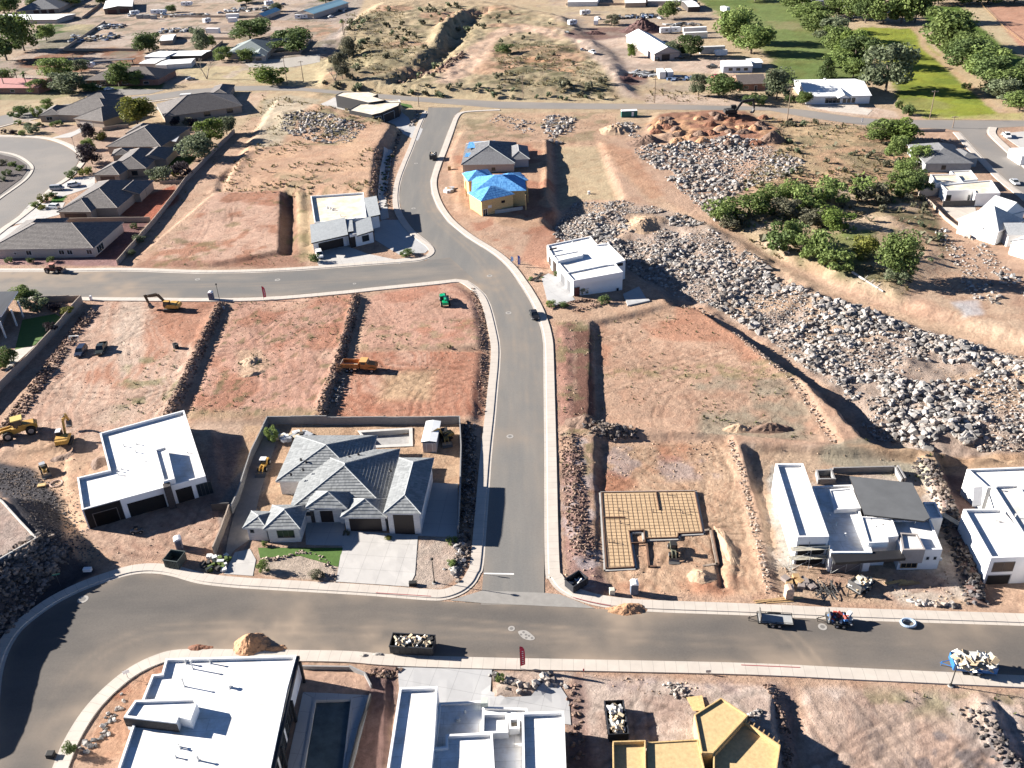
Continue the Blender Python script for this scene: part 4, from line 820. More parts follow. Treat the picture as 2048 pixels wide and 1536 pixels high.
    def vents(s, pts, z, pm=None, name='roof_vent', rr=.09, hh=.5):
        for p in pts:
            q = U(p[0], p[1], s.z+z); b = MB(); r_ = p[2] if len(p) > 2 else rr; h_ = p[3] if len(p) > 3 else hh
            b.cyl((q.x, q.y, q.z-.1), (q.x, q.y, q.z+h_), r_, r_, 8); b.cyl((q.x, q.y, q.z+h_), (q.x, q.y, q.z+h_+.1), r_*1.5, r_*1.5, 8); b.cyl((q.x, q.y, q.z-.02), (q.x, q.y, q.z+.08), r_*2.2, r_*1.3, 8)
            s.add(b, name, pm or FRMW)
DARKIN = mat('unlit_interior', (.012, .011, .011)); 
# ---- A: white modern house under construction, left
a = Bld('modern_house', 'unfinished white flat roofed house with dark stone garage front and sandy yard', 'house', 290, 1015)
QA = a.flat([(199, 866), (368, 820), (411, 952), (163.5, 1019.5), (154, 955), (217.5, 940)], 4.2, .55)
a.flat([(308.5, 899), (333.6, 891.6), (349, 957), (326, 963)], 5.3, .35, zb=3.5)
e = [Vector(p) for p in U2([(163.5, 1019.5), (411, 952)], a.z+4.2)]
a.opening(e[0], e[1], .35, 6.0, -.3, 3.9, 'void', 1, DKST, name='stone_bay'); a.opening(e[0], e[1], 1.4, 5.2, -.3, 2.7, 'void', 1, FRM, out=.10)
a.opening(e[0], e[1], 7.0, 13.2, -.3, 2.9, 'void', 1, WHT); a.opening(e[0], e[1], 15.2, 18.0, -.3, 3.0, 'void', 1, WHT); a.opening(e[0], e[1], 17.9+.9, 21.3, .2, 2.8, 'window', 4)
d_ = (e[1]-e[0]).normalized(); n_ = Vector((d_.y, -d_.x)); c_ = e[0]+d_*14.1+n_*.5
b = MB(); b.box((c_.x, c_.y, a.z+2.2), (1.2, 1.3, 5.4), math.atan2(d_.y, d_.x)); a.add(b, 'stone_pier', DKST)
a.vents([(248, 893), (272, 905), (291, 923), (375, 906), (222, 942), (236, 943), (243, 939), (236, 950), (273, 889)], 3.65)
# ---- B: grey tile hip-roofed house
h = Bld('hip_roofed_house', 'large pale brick house with grey tiled hip roofs and wide white driveway', 'house', 680, 1000, .15)
Z2 = lambda x, y: (440+x*.2865, 780+y*.2865)
kw = dict(rm=T_GRY, capm=RIDGE_G, wm=PALEBR)
h.pitched(Z2(388, 640), Z2(1000, 640), Z2(1095, 317), 3.1, .36, axis='y', **kw)
wm_ = h.pitched(Z2(480, 840), Z2(1165, 830), Z2(1300, 412), 3.1, .36, **kw)
w3 = h.pitched(Z2(1140, 862), Z2(1405, 865), Z2(1480, 475), 4.7, .42, axis='y', **kw)
w5 = h.pitched(Z2(840, 890), Z2(1165, 890), Z2(1200, 760), 3.2, .5, axis='y', **kw)
h.pitched(Z2(597, 822), Z2(888, 828), Z2(905, 715), 3.9, .5, axis='y', walls=False, **kw)
w6 = h.pitched(Z2(300, 975), Z2(562, 970), Z2(605, 800), 3.1, .5, axis='y', **kw)
w7 = h.pitched(Z2(157, 965), Z2(330, 970), Z2(400, 850), 2.9, .36, **kw)
def front(w): # the wall edge that faces the camera
    n = len(w); return min(((w[k], w[(k+1) % n]) for k in range(n)), key=lambda e: (e[0].y+e[1].y))
f = front(w3); h.opening(*f, .2, .78, 0, 3.9, 'garage', 1); f = front(w5); h.opening(*f, .13, .88, 0, 2.4, 'garage', 1)
f = front(w6); h.opening(*f, .30, .82, .9, 2.5, 'window', 3); f = front(w7); h.opening(*f, .16, .32, 1.6, 2.2, 'window', 1)
q = U(*Z2(655, 930)); b = MB(); b.box((q.x, q.y+.4, h.z+1.8), (.7, .6, 4.4)); h.add(b, 'column', DKST); q2 = U(*Z2(860, 935)); b = MB(); b.box((q2.x, q2.y+.4, h.z+1.8), (.7, .6, 4.4)); h.add(b, 'column', PALEBR)
f = front(wm_); h.opening(*f, .30, .42, .1, 2.6, 'door', 1); h.opening(*f, .14, .2, 1.5, 2.2, 'window', 1)
h.vents([Z2(x, y) for x, y in ((680, 425), (650, 470), (600, 505), (565, 490), (580, 560), (495, 592), (965, 450), (905, 475), (1190, 565))], 4.6, BLK, hh=.25, rr=.14)
# pool shell and shed behind it
def pool(label, outer, inner, depth, wm, fm, name='swimming_pool', water=None):
    o = Bld(name, label, 'pool', *outer[0]); q = ccw(P2(outer)); i = ccw(P2(inner)); z = max(hgt(*p) for p in q)+.12
    b = MB(); n = len(q); b.prism(q, z-.5, z, top=False)
    for k in range(n): j = (k+1) % n; b.face([(*q[k], z), (*q[j], z), (*i[j], z), (*i[k], z)]); b.face([(*i[k], z), (*i[j], z), (*i[j], z-depth), (*i[k], z-depth)])
    o.add(b, 'coping', wm); b = MB(); b.face([(*p, z-depth) for p in i]); o.add(b, 'pool_floor', fm)
    return o
for pl in (outer_ for outer_ in ([(712, 862), (822, 855), (824, 893), (750, 897)],)):
    qq = P2(pl); g = region(qq, 1)
def sink(pts, dz):
    global Hh
    q = P2(pts); me = bpy.data.objects['ground'].data; g = region(q, 1.5); X, Y = GX[g], GY[g]; d = pdist(X, Y, q); Hh[g] -= dz*sm(.5-d/.6)
    co = np.stack([GX, GY, Hh], -1).astype(np.float32); me.vertices.foreach_set('co', co.ravel()); me.update()
i_ = [(722, 866), (818, 860), (819, 888), (748, 892)]
pool('empty concrete pool shell behind the grey tiled house', [(715, 862), (825, 856), (826, 893), (742, 897)], i_, 1.1, mat('gunite', (.46, .44, .41)), mat('gunite_floor', (.30, .29, .28), var=.2)); sink(i_, 1.6)
t = Bld('garden_shed', 'pale sided shed with white roof in the back yard of the grey tiled house', 'shed', 857, 900)
ws = t.pitched((842, 884), (873, 884), (872, 842), 2.6, .18, 'gg', 'y', rm=METW, capm=False, wm=mat('shed_siding', (.42, .38, .36)), over=.2); t.opening(*front(ws), .3, .7, 0, 2.0, 'door', 1, FRMW, mat('shed_door', (.38, .33, .31)))
# ---- C: white house bottom left
c = Bld('modern_house', 'large white flat roofed house with raised stone box beside the bend and pool', 'house', 420, 1536, .2)
c.flat([(331.5, 1316.7), (593, 1310), (575, 1375), (536, 1560), (520, 1650), (205, 1650), (236, 1535), (261.5, 1460), (284, 1399), (304, 1349), (323, 1347)], 5.0, .45)
qc = U2([(247, 1434), (352, 1446)], c.z+6.3); c.flat([(270, 1400), (390, 1396), (394, 1405), (381, 1440), (357, 1434), (352, 1446), (247, 1434)], 6.3, .4, zb=3.8); c.opening(qc[0], qc[1], .01, .99, 4.7, 5.95, 'void', 1, DKST, DKST, name='stone_cladding', out=.06)
e = [Vector(p) for p in U2([(536, 1560), (575, 1375), (593, 1310)], 5.2)]
for k, (u0, u1) in enumerate(((.05, .3), (.36, .62), (.68, .95))): c.opening(e[0], e[1], u0, u1, .3, 3.6, 'window', 3)
b = MB(); e2 = U2([(593, 1310), (536, 1560)], 5.15); m_ = Vector((e2[1][0]-e2[0][0], e2[1][1]-e2[0][1])); L_ = m_.length; ang = math.atan2(m_.y, m_.x); nn = Vector((-m_.y, m_.x)).normalized()
mid = (Vector(e2[0])+Vector(e2[1]))/2+nn*.22; b.box((mid.x, mid.y, c.z+4.55), (L_, .35, .5), ang); c.add(b, 'patio_fascia', BLK)
for t_ in (.04, .38, .74): v = Vector(e2[0]).lerp(Vector(e2[1]), t_)+nn*.5; b = MB(); b.box((v.x, v.y, c.z+2.2), (.35, .35, 4.3), ang); c.add(b, 'column', BLK)
c.vents([(372, 1327, .12, .8), (386, 1338, .1, 1.6), (421, 1327, .1, .9), (369, 1373, .1, 1.6), (460, 1375, .2, .5), (358, 1493), (361, 1497), (352, 1515), (397, 1521, .12, .9)], 4.55)
[patch('pool_deck', k_, DRV2, .06) for k_ in ([(606, 1386), (630, 1398), (592, 1604), (560, 1600)], [(706, 1396), (742, 1392), (690, 1600), (682, 1604)], [(606, 1385), (742, 1391), (706, 1395), (629, 1397)])]
i_ = [(632, 1402), (702, 1400), (678, 1600), (598, 1600)]
pool('rectangular dark pool in the shade beside the white house at the bend', [(628, 1397), (706, 1395), (682, 1604), (592, 1604)], i_, .5, DRV2, mat('pool_water', (.065, .085, .09), rough=.2, var=.4, scale=.4)); sink(i_, 1.2)
# ---- D: white house bottom centre
d = Bld('modern_house', 'white flat roofed house with several stepped parapets and grey curving driveway', 'house', 960, 1536, .2)
d.flat([(878, 1405), (969, 1401), (972, 1413), (1054, 1416), (1056, 1424), (1128, 1422), (1137, 1650), (850, 1650)], 3.9, .35)
d.flat([(799, 1375), (875, 1372), (868, 1492), (850, 1650), (756, 1650)], 5.8, .5)
d.flat([(1043, 1425), (1128, 1421.5), (1137, 1650), (1047, 1650)], 5.0, .5, zb=3)
d.flat([(891, 1468.6), (985, 1464), (996, 1650), (840, 1650), (856, 1495), (891, 1492)], 5.1, .5, zb=3)
d.flat([(964, 1426), (1014, 1424.7), (1017, 1465), (963, 1467)], 4.7, .6, zb=3); d.flat([(1016, 1436), (1038, 1434), (1040, 1456), (1018, 1458)], 4.7, .6, zb=3, rm=CRM)
d.vents([(835, 1400, .1, .5), (826, 1440, .15, .4), (930, 1425), (915, 1440, .2, .35), (940, 1500, .1, .5), (920, 1520, .18, .4), (1085, 1450, .1, .6), (1100, 1490, .2, .4), (1070, 1520)], 3.6); b = MB(); q = U(969, 1408, 4.2); b.box((q.x, q.y, 4.5), (.9, .9, .8)); d.add(b, 'air_conditioner', mat('ac_unit', (.45, .48, .42)))
d.flat([(991, 1502), (1042, 1500), (1045, 1650), (998, 1650)], 3.3, 1.2, zb=1, rm=GRYW, rname='court_floor')
patch('driveway', [(795, 1335), (984, 1340), (981, 1384), (1010, 1396), (1062, 1394), (1092, 1362), (1118, 1370), (1138, 1400), (1142, 1450), (960, 1430), (800, 1400)], DRV2, .07)
# ---- E: yellow framed house bottom right
y = Bld('framed_house', 'half built house of yellow sheathing boards with bare floor decks', 'house', 1420, 1536, .4)
OS2 = mat('osb_deck', (.49, .355, .18), var=.2, scale=2.2)
y.flat([(1442, 1395), (1496, 1430.6), (1425.7, 1506), (1403, 1505), (1388.5, 1428.5)], 3.3, .25, OSB, OS2, th=.16); y.flat([(1488, 1440), (1561, 1490), (1553, 1545), (1530, 1650), (1425, 1650), (1427, 1507)], 2.9, .7, OSB, OS2, th=.16)
y.flat([(1225, 1482), (1291, 1480), (1294, 1650), (1227, 1650)], 3.3, .6, OSB, OS2, th=.16); y.flat([(1294, 1484), (1396, 1478), (1410, 1540), (1420, 1650), (1297, 1650)], 3.0, .15, OSB, OS2, th=.16)
b = MB(); p_ = [U(1498, 1443, 3.3), U(1557, 1484, 3.3)]
for k in range(7): v = p_[0].lerp(p_[1], k/6); b.box((v.x, v.y, 3.15), (.5, .12, .5), .9)
y.add(b, 'rafter_end', TIMB)
b = MB(); q = [P(*p) for p in ((1372, 1397), (1404, 1393), (1411, 1424), (1386, 1424))]; b.face([(v.x, v.y, v.z+.25) for v in reversed(q)]); b.face([(v.x, v.y, v.z+.2) for v in q])
tag(b.build('sheathing_board', OSB, None, tuple(q[0])), 'loose yellow sheathing sheets lying on dirt next to the framed house', 'boards')
# ---- F: footings with rebar mat
fz = Bld('house_foundation', 'sand filled house footing with dark form boards and rebar grid', 'foundation', 1300, 1060)
OUT = [(1203, 985.4), (1389, 982.7), (1405, 1064.7), (1356, 1067), (1355, 1075), (1291, 1077), (1288, 1060.6), (1257.7, 1062), (1268.6, 1134.4), (1212.6, 1137)]
q = ccw(U2(OUT, fz.z+.4)); b = MB(); b.prism(q, fz.gmin(q), fz.z+.4); fz.add(b, 'sand_fill', SAND)
def boards(B, line, z, m, nm='form_board', w_=.16, hh=.55, closed=False):
    b = MB(); L = list(line)+([line[0]] if closed else [])
    for p, r in zip(L[:-1], L[1:]):
        p, r = Vector(p), Vector(r); dd = r-p; b.box(((p.x+r.x)/2, (p.y+r.y)/2, z-hh/2+.12), (dd.length+w_, w_, hh), math.atan2(dd.y, dd.x))
    B.add(b, nm, m)
boards(fz, q, fz.z+.42, mat('form_timber', (.13, .075, .05), var=.3), closed=True); boards(fz, inset(q, -.3), fz.z+.2, CONG, 'footing', .3, .5, True)
boards(fz, U2([(1312, 985), (1318, 1020)], fz.z+.4), fz.z+.5, MATS['form_timber'], 'stub_form', .14, .3); boards(fz, U2([(1209, 1036), (1250, 1036)], fz.z+.4), fz.z+.5, MATS['form_timber'], 'stub_form', .14, .3)
boards(fz, U2([(1259, 1063), (1288, 1061), (1290, 1086), (1263, 1087)], fz.z+.4), fz.z+.5, MATS['form_timber'], 'stub_form', .14, .3)
boards(fz, U2([(1292, 1077), (1298, 1134), (1312, 1133)], fz.z+.3), fz.z+.35, MATS['form_timber'], 'footing', .3, .5); boards(fz, U2([(1405, 1062), (1421, 1059), (1434, 1128), (1408, 1132)], fz.z+.3), fz.z+.3, mat('weathered_footing', (.24, .19, .15), var=.3), 'footing', .4, .5); boards(fz, U2([(1424, 1062), (1437, 1128)], fz.z+.3), fz.z+.4, MATS['form_timber'], 'footing', .2, .5)
b = MB(); ax = (Vector(q[0]), ); xs = [p[0] for p in q]; ys = [p[1] for p in q]; th_ = math.atan2(U(1389, 982.7).y-U(1203, 985.4).y, U(1389, 982.7).x-U(1203, 985.4).x); ca, sa = math.cos(th_), math.sin(th_)
R2 = lambda u, v: (u*ca-v*sa, u*sa+v*ca); iu = [x*ca+y_*sa for x, y_ in q]; iv = [-x*sa+y_*ca for x, y_ in q]
def clipbars(fixed, lo, hi, vert):
    t_ = np.arange(lo, hi, .2); pts_ = np.array([R2(fixed, t) if vert else R2(t, fixed) for t in t_]); ins = pdist(pts_[:, 0], pts_[:, 1], inset(q, .25)) < 0; k = 0
    while k < len(t_):
        if ins[k]:
            j = k
            while j+1 < len(t_) and ins[j+1]: j += 1
            if j > k: p, r = Vector(pts_[k]), Vector(pts_[j]); dd = r-p; b.box(((p.x+r.x)/2, (p.y+r.y)/2, fz.z+(.445 if vert else .455)), (dd.length, .034, .03), math.atan2(dd.y, dd.x))
            k = j
        k += 1
for u in np.arange(min(iu)+.5, max(iu), .82): clipbars(u, min(iv), max(iv), True)
for v in np.arange(min(iv)+.5, max(iv), .82): clipbars(v, min(iu), max(iu), False)
fz.add(b, 'rebar_grid', RUST)
fz.vents([(1239, 1022), (1306, 1024), (1344, 1018), (1365, 1027), (1380, 1023), (1241, 1047), (1334, 990), (1218, 1085), (1228, 1086)], .4, mat('pvc_pipe', (.10, .07, .06)), 'pipe_stub', .07, .5)
# ---- G: white modern house right
g_ = Bld('modern_house', 'unfinished white flat roofed house with sloping grey roof plane and scaffolding', 'house', 1720, 1100, -.7)
g_.flat([(1551, 927), (1606.5, 926.5), (1658.5, 1073), (1595.5, 1074)], 5.9, .5)
g_.flat([(1625, 972), (1705, 969), (1745, 1105), (1662, 1105)], 4.2, .4); g_.flat([(1657, 979), (1704, 975), (1722, 1016), (1669, 1019)], 4.6, .15, zb=3)
g_.flat([(1721.6, 1032.7), (1783.6, 1035), (1797, 1072), (1776, 1074), (1777, 1084), (1737, 1085.5)], 5.0, .2, zb=0, th=.2)
g_.flat([(1780, 1039), (1860, 1036.7), (1885, 1098.6), (1803, 1100)], 4.3, .35); g_.flat([(1799, 1065), (1835, 1067), (1851, 1099), (1805, 1100)], 4.8, .35, zb=2, wm=mat('warm_grey_stucco', (.30, .27, .25))); g_.flat([(1846, 1003.7), (1871, 1003.7), (1886, 1036), (1860, 1037)], 4.3, .35)
g_.slab([(1699, 952), (1824.5, 965.5), (1860, 1035), (1848, 1042), (1729.5, 1029)], [5.6, 6.3, 6.1, 6.0, 5.2], mat('charcoal_membrane', (.085, .088, .092), var=.12, scale=.4), .3)
g_.flat([(1712, 972), (1830, 980), (1858, 1035), (1735, 1025)], 4.9, .1, zb=-.2, wm=GRYW)
e = [Vector(p) for p in U2([(1662, 1105), (1745, 1105)], g_.z+4.2)]
b = MB(); m_ = (e[0]+Vector(U2([(1803, 1102)], g_.z+4.0)[0]))/2; b.box((m_.x, m_.y-.9, g_.z+3.75), ((Vector(U2([(1803, 1102)], g_.z+4.0)[0])-e[0]).length, 1.9, .5), .03); g_.add(b, 'fascia_beam', BLK)
g_.opening(e[0], e[1], .08, .82, -.2, 2.9, 'garage', 1, GRYW, mat('garage_panel', (.13, .12, .12)))
e = [Vector(p) for p in U2([(1803, 1100), (1885, 1098.6)], g_.z+4.3)]; g_.opening(e[0], e[1], .08, .46, .7, 2.6, 'window', 3, TIMB, DARKIN, out=.14); g_.opening(e[0], e[1], .66, .73, 2.2, 2.8, 'window', 1, FRMW); g_.opening(e[0], e[1], .84, .91, 2.2, 2.8, 'window', 1, FRMW)
e = [Vector(p) for p in U2([(1595.5, 1074), (1658.5, 1073)], g_.z+5.9)]; g_.opening(e[0], e[1], .08, .92, -.2, 4.3, 'void', 1, GRYW)
b = MB()
for (x0, y0), (x1, y1) in (((1632, 951), (1636, 968)), ((1660, 948), (1668, 968)), ((1632, 951), (1662, 950)), ((1666, 946), (1788, 943)), ((1788, 943), (1802, 967)), ((1794, 942), (1808, 965)), ((1668, 968), (1640, 968))):
    p, r = P(x0, y0), P(x1, y1); b.box(((p.x+r.x)/2, (p.y+r.y)/2, min(p.z, r.z)+.3), ((r-p).length+.3, .3, 1.9), math.atan2(r.y-p.y, r.x-p.x))
bo = b.build('pool_wall', GRYBLK, None, tuple(P(1700, 950))); tag(bo, 'grey block basement and pool walls behind the house with sloping grey roof', 'wall')
g_.vents([(1728, 992, .12, .9), (1660, 1030), (1672, 1050), (1690, 1072), (1765, 1055), (1752, 1059), (1742, 1044), (1830, 1046)], 4.2)
# ---- H: white house at the right edge
H_ = Bld('modern_house', 'white flat roofed house with pale scaffold planks along the dark gully', 'house', 2010, 1060, -1.6)
H_.flat([(1934, 938), (2140, 930), (2160, 985), (1975, 975)], 5.2, .4); H_.flat([(1985, 971), (2036, 968), (2150, 1130), (2150, 1180), (2060, 1090)], 6.4, .4); H_.flat([(1927, 1018), (2002, 1017), (2085, 1112), (1982, 1116)], 6.2, .5)
H_.slab([(1948, 974), (1966, 973), (1963, 1010), (1945, 1012)], [5.4, 5.4, 4.4, 4.4], GRYW, .2, GRYW)
e = [Vector(p) for p in U2([(1982, 1116), (2085, 1112)], H_.z+6.2)]; H_.opening(e[0], e[1], .05, .5, -.2, 2.6, 'void', 1, GRYW); H_.opening(e[0], e[1], .1, .5, 3.4, 5.2, 'window', 2)
H_.vents([(1990, 980, .12, .6), (2030, 1036, .12, .7), (1992, 1040)], 6.0)
# ---- I: white house above the rock field
i = Bld('modern_house', 'white flat roofed house standing above the grey boulder field', 'house', 1165, 570, -.1)
i.flat([(1093.8, 490), (1180.7, 472), (1194.6, 488.7), (1217, 486.5), (1251, 520), (1231, 526), (1245.5, 543), (1146.4, 561), (1132, 544), (1120, 530), (1114, 521), (1104, 510)], 4.4, .35)
i.flat([(1105, 511), (1158, 501), (1166, 510), (1115, 522)], 5.0, .2, zb=3.9); i.flat([(1132, 545), (1210, 529), (1231, 527), (1246, 543.5), (1146.6, 561.5)], 4.8, .35, zb=3.5)
e = [Vector(p) for p in U2([(1120, 530), (1132, 544), (1146.4, 561), (1245.5, 543)], 4.4)]
i.opening(e[0], e[1], .1, .85, 0, 2.7, 'garage', 1, WHT, mat('garage_grey', (.11, .11, .115))); i.opening(e[1], e[2], .15, .7, 0, 3.2, 'garage', 1, WHT, MATS['garage_grey'], out=.06)
i.opening(e[2], e[3], .03, .12, -.1, 2.3, 'door', 1, FRM, mat('red_brown_door', (.10, .035, .03)), out=.06); i.opening(e[2], e[3], .89, .92, -1, 0, 'window', 1, out=.06)
e = [Vector(p) for p in U2([(1093.8, 493), (1104, 510), (1114, 521)], 4.4)]; i.opening(e[0], e[1], .3, .7, .5, 2.6, 'window', 2); i.opening(e[1], e[2], .2, .8, 0, 3.2, 'door', 1)
b = MB(); q = U(1106, 497, 4.6); b.box((q.x, q.y, 4.5), (2.2, .35, .35), .4); i.add(b, 'roof_beam', BLK); q = U(1244, 524, 4.1); b = MB(); b.box((q.x-1.5, q.y-.6, 3.6), (3.4, .4, .7), .2); i.add(b, 'fascia', BLK)
i.vents([(1178, 493), (1145, 485, .1, .3)], 4.05)
patch('driveway', [(1083, 555), (1097, 547), (1120, 556), (1150, 600), (1110, 612), (1094, 600)], DRV2, .06); patch('patio', [(1246, 590), (1278, 575), (1300, 603), (1255, 613)], DRV2, .3)
# ---- J, K: houses under roofing felt
j = Bld('framed_house', 'two storey house of bare yellow boards under bright blue roofing felt', 'house', 1000, 430, 0)
kj = dict(rm=SYN, capm=False, wm=OSB)
j.pitched((943, 386), (1053, 381), (1045, 350), 5.6, .4, **kj); wj = j.pitched((961.5, 403), (1030, 388), (1024, 366), 5.4, .4, 'hh', 'y', **kj); j.pitched((929, 344), (975, 338), (985, 352), 5.4, .35, 'hh', 'x', walls=False, **kj); j.pitched((935, 363), (985, 357), (978, 340), 5.5, .45, 'hh', 'x', **kj); j.pitched((1000, 368), (1057, 360), (1042, 344), 5.6, .4, **kj)
f = front(wj); j.opening(*f, .62, .74, 3.2, 4.0, 'window', 1, OSB, DARKIN); j.opening(*f, .2, .3, 2.6, 3.3, 'window', 1, FRMW, FRMW); j.opening(*f, .04, .16, 0, 2.4, 'window', 2, FRMW, GL)
for p in ((945, 412), (953, 420), (933, 392), (1052, 420), (1056, 405)): j.post(*p, 5.4, .14, OSB)
q = [U(x, y_, 0) for x, y_ in ((985, 432), (1032, 428))]; b = MB(); b.box(((q[0].x+q[1].x)/2+1.5, q[0].y+2.1, .4), (9, .4, 2.2), .25); j.add(b, 'foundation_wall', CONG)
k = Bld('hip_roofed_house', 'unfinished house with grey shingles half laid over blue roofing felt', 'house', 990, 350, .1)
SHB = tile_mat('shingle_half_laid', (.05, .052, .055), (.17, .17, .18), .5, .3)
k.pitched((922, 329), (1030, 326), (1062, 284), 3.4, .38, rm=SHB, capm=RIDGE_G, wm=BEIGE); k.pitched((1018, 320), (1060, 318), (1066, 292), 3.4, .5, 'hh', 'y', rm=SH_GRY, capm=RIDGE_G, wm=GRYW); wk = k.pitched((926, 330), (1030, 328), (1032, 305), 3.3, .38, rm=SH_GRY, capm=False, wm=BEIGE)
k.slab([(938, 284), (990, 281), (986, 291), (934, 297)], [4.6, 4.6, 5.1, 5.0], SYN, .06, SYN, 'roofing_felt'); k.slab([(932, 306), (958, 304), (955, 311), (929, 314)], [4.5, 4.5, 4.3, 4.3], SYN, .06, SYN, 'roofing_felt')
k.opening(*front(wk), .55, .62, 1, 2, 'window', 1)
# ---- L: modern house with mono-pitch roofs
l = Bld('modern_house', 'white house with pale grey sloping roofs and dark garage on the street corner', 'house', 690, 490, .1)
l.flat([(621, 392), (727, 384.5), (733, 434.6), (629, 445)], 5.0, .6, rm=CRM); SLP = tile_mat('pale_membrane', (.26, .275, .28), (.33, .345, .35), .5, .15)
l.slab([(620, 449), (690, 434.6), (696, 469), (622.6, 486)], [4.9, 5.3, 4.3, 3.9], SLP, .35); l.slab([(711, 444), (741, 432), (746.6, 461), (713.6, 471.5)], [5.0, 5.2, 4.3, 4.2], SLP, .35); l.slab([(727, 396), (753, 391.5), (760.5, 429), (733, 435)], [5.1, 5.2, 4.8, 4.7], SLP, .35); l.slab([(692, 438), (704, 436), (707, 462), (696, 464)], [4.8, 4.8, 4.4, 4.4], SLP, .3)
ql = l.flat([(625, 452), (690, 438), (696, 466), (625, 482)], 3.7, .1); ql2 = l.flat([(695, 442), (742, 434), (745, 459), (699, 470)], 3.9, .1); l.flat([(728, 398), (751, 394), (757, 427), (733, 433)], 4.3, .1)
e = [Vector(p) for p in U2([(625, 482), (696, 466)], l.z+3.7)]; l.opening(e[0], e[1], .14, .84, 0, 2.6, 'garage', 1, WHT, DOORB); e = [Vector(p) for p in U2([(699, 470), (745, 459)], l.z+3.9)]; l.opening(e[0], e[1], .02, .2, 0, 3.0, 'door', 1); l.opening(e[0], e[1], .52, .8, .9, 2.6, 'window', 1)
l.vents([(655, 416, .25, .5), (661, 417, .25, .4), (665, 420, .2, .4), (681, 432), (708, 440, .3, .5)], 4.5)
patch('driveway', [(640, 503), (694, 492), (735, 508), (790, 519), (828, 514), (800, 527), (736, 529), (640, 537), (630, 515)], DRV, .05); patch('terrace', [(768, 296), (786, 300), (778, 350), (772, 395), (778, 436), (762, 440), (756, 390), (760, 340)], DRV, .08); patch('yard_concrete', [(748, 455), (765, 440), (800, 440), (835, 480), (860, 497), (850, 506), (800, 510), (750, 480)], DRV2, .05)
# ---- M: flat roofed house at the top junction
m = Bld('modern_house', 'low cream flat roofed house with black fascias where two streets meet', 'house', 735, 235, .8)
m.flat([(671, 190), (684.6, 184), (736, 183), (756, 188.5), (746, 192.5), (771.6, 200), (737, 205)], 4.6, .2, wm=BLK, rm=CRM, th=.15); qm = m.flat([(698, 220), (719, 208), (770, 205), (800.6, 204), (797, 211), (763, 225), (744, 229.4)], 3.9, .2, wm=BLK, rm=CRM, th=.15); m.flat([(735, 206), (772, 201), (799, 199), (801, 204), (745, 212)], 3.4, .2, rm=CRM)
e = [Vector(p) for p in U2([(744, 229.4), (763, 225), (797, 211)], m.z+3.9)]; m.opening(e[0], e[1], .05, .9, -.8, 2.5, 'garage', 1, FRMW); m.opening(e[1], e[2], .1, .7, -.8, 2.6, 'garage', 1, FRMW)
patch('patio', [(640, 209), (668, 195), (736, 206), (716, 214), (698, 222)], DRV, .06); patch('driveway', [(766, 240), (800, 222), (818, 236), (822, 250), (846, 258), (836, 282), (806, 268), (790, 250)], DRV2, .08); patch('lawn', [(800, 206), (822, 210), (826, 216), (806, 215)], mat('turf', (.06, .115, .02), var=.2, scale=2), .06)
# ---- brown tiled row, north-west
NL = {}
def tilehouse(label, rects, wm=TANW, z=None, py=None, rm=T_BRN, capm=RIDGE_B, cat='house', name='tile_roofed_house', wins=True):
    o = Bld(name, label, cat, *rects[0][0][0], z=z); W_ = []
    for r in rects:
        A, B, C = r[0]; kw = r[1] if len(r) > 1 else {}
        kw = dict(dict(rm=rm, capm=capm, wm=wm, zE=3.0, pitch=.38), **kw); W_.append(o.pitched(A, B, C, **kw))
    if wins:
        for W in W_: f = front(W); L = (f[1]-f[0]).length
    return o, W_
n1, w1 = tilehouse('brown tiled house with pale wall and three round bushes beside the cross street', [(((-25, 499.5), (187, 496.5), (231, 444)),), (((8, 478), (96, 474), (118, 437)), dict(axis='y'))], BEIGE)
f = front(w1[0]); [n1.opening(*f, u, u+.05, 1, 2.3, 'window', 2, FRMW) for u in (.34, .66, .74, .93)]; n1.opening(*f, .22, .24, 1.2, 1.8, 'window', 1, FRMW); e = sorted(w1[0], key=lambda p: -p.x); n1.opening(w1[0][1], w1[0][2], .1, .3, .3, 2.3, 'window', 3, FRMW)
for p in ((222, 480), (232, 468)): n1.post(*p, 2.9, .18, BEIGE)
n2, w2 = tilehouse('brown tiled house with red paved patio and white car in front', [(((122, 418), (235, 416), (275, 362)),), (((113, 424), (182, 424), (202, 396)), dict(axis='y')), (((222, 390), (279.5, 388), (303, 361)), dict(ends='hg'))])
n2.opening(*front(w2[1]), .15, .85, 0, 2.3, 'garage', 1, TANW, mat('brown_garage', (.10, .065, .05))); [n2.post(*p, 2.9, .2, TANW) for p in ((283, 404), (294, 392))]
n3, w3_ = tilehouse('brown tiled house with grey leafed shrubs behind it', [(((214, 341), (293, 337), (335, 297)), ), (((185, 350), (239, 350), (262, 324)), dict(axis='y')), (((273, 321), (331, 318.6), (351, 295)), dict(ends='hg')), (((222, 312), (262, 308), (285, 294)),)])
n3.opening(*front(w3_[1]), .2, .8, 0, 2.3, 'garage', 1, TANW, MATS['brown_garage']); n3.opening(*front(w3_[0]), .6, .75, .6, 2.2, 'window', 1); [n3.post(*p, 2.9, .18, TANW) for p in ((335, 333), (350, 312))]
n4, w4 = tilehouse('brown tiled house with white round dish on the patio roof', [(((211, 293.5), (322, 293.5), (352, 255)),), (((250, 268), (298, 266), (318, 248)), )]); b = MB(); q = U(343, 270, 3); b.cyl((q.x, q.y, 2.9), (q.x, q.y, 3.2), 1.1, 1.0, 14); n4.add(b, 'roof_dish', FRMW); n4.slab([(334, 281), (350, 266), (362, 266), (352, 283)], [2.9]*4, GRYW, .15, GRYW, 'patio_roof')
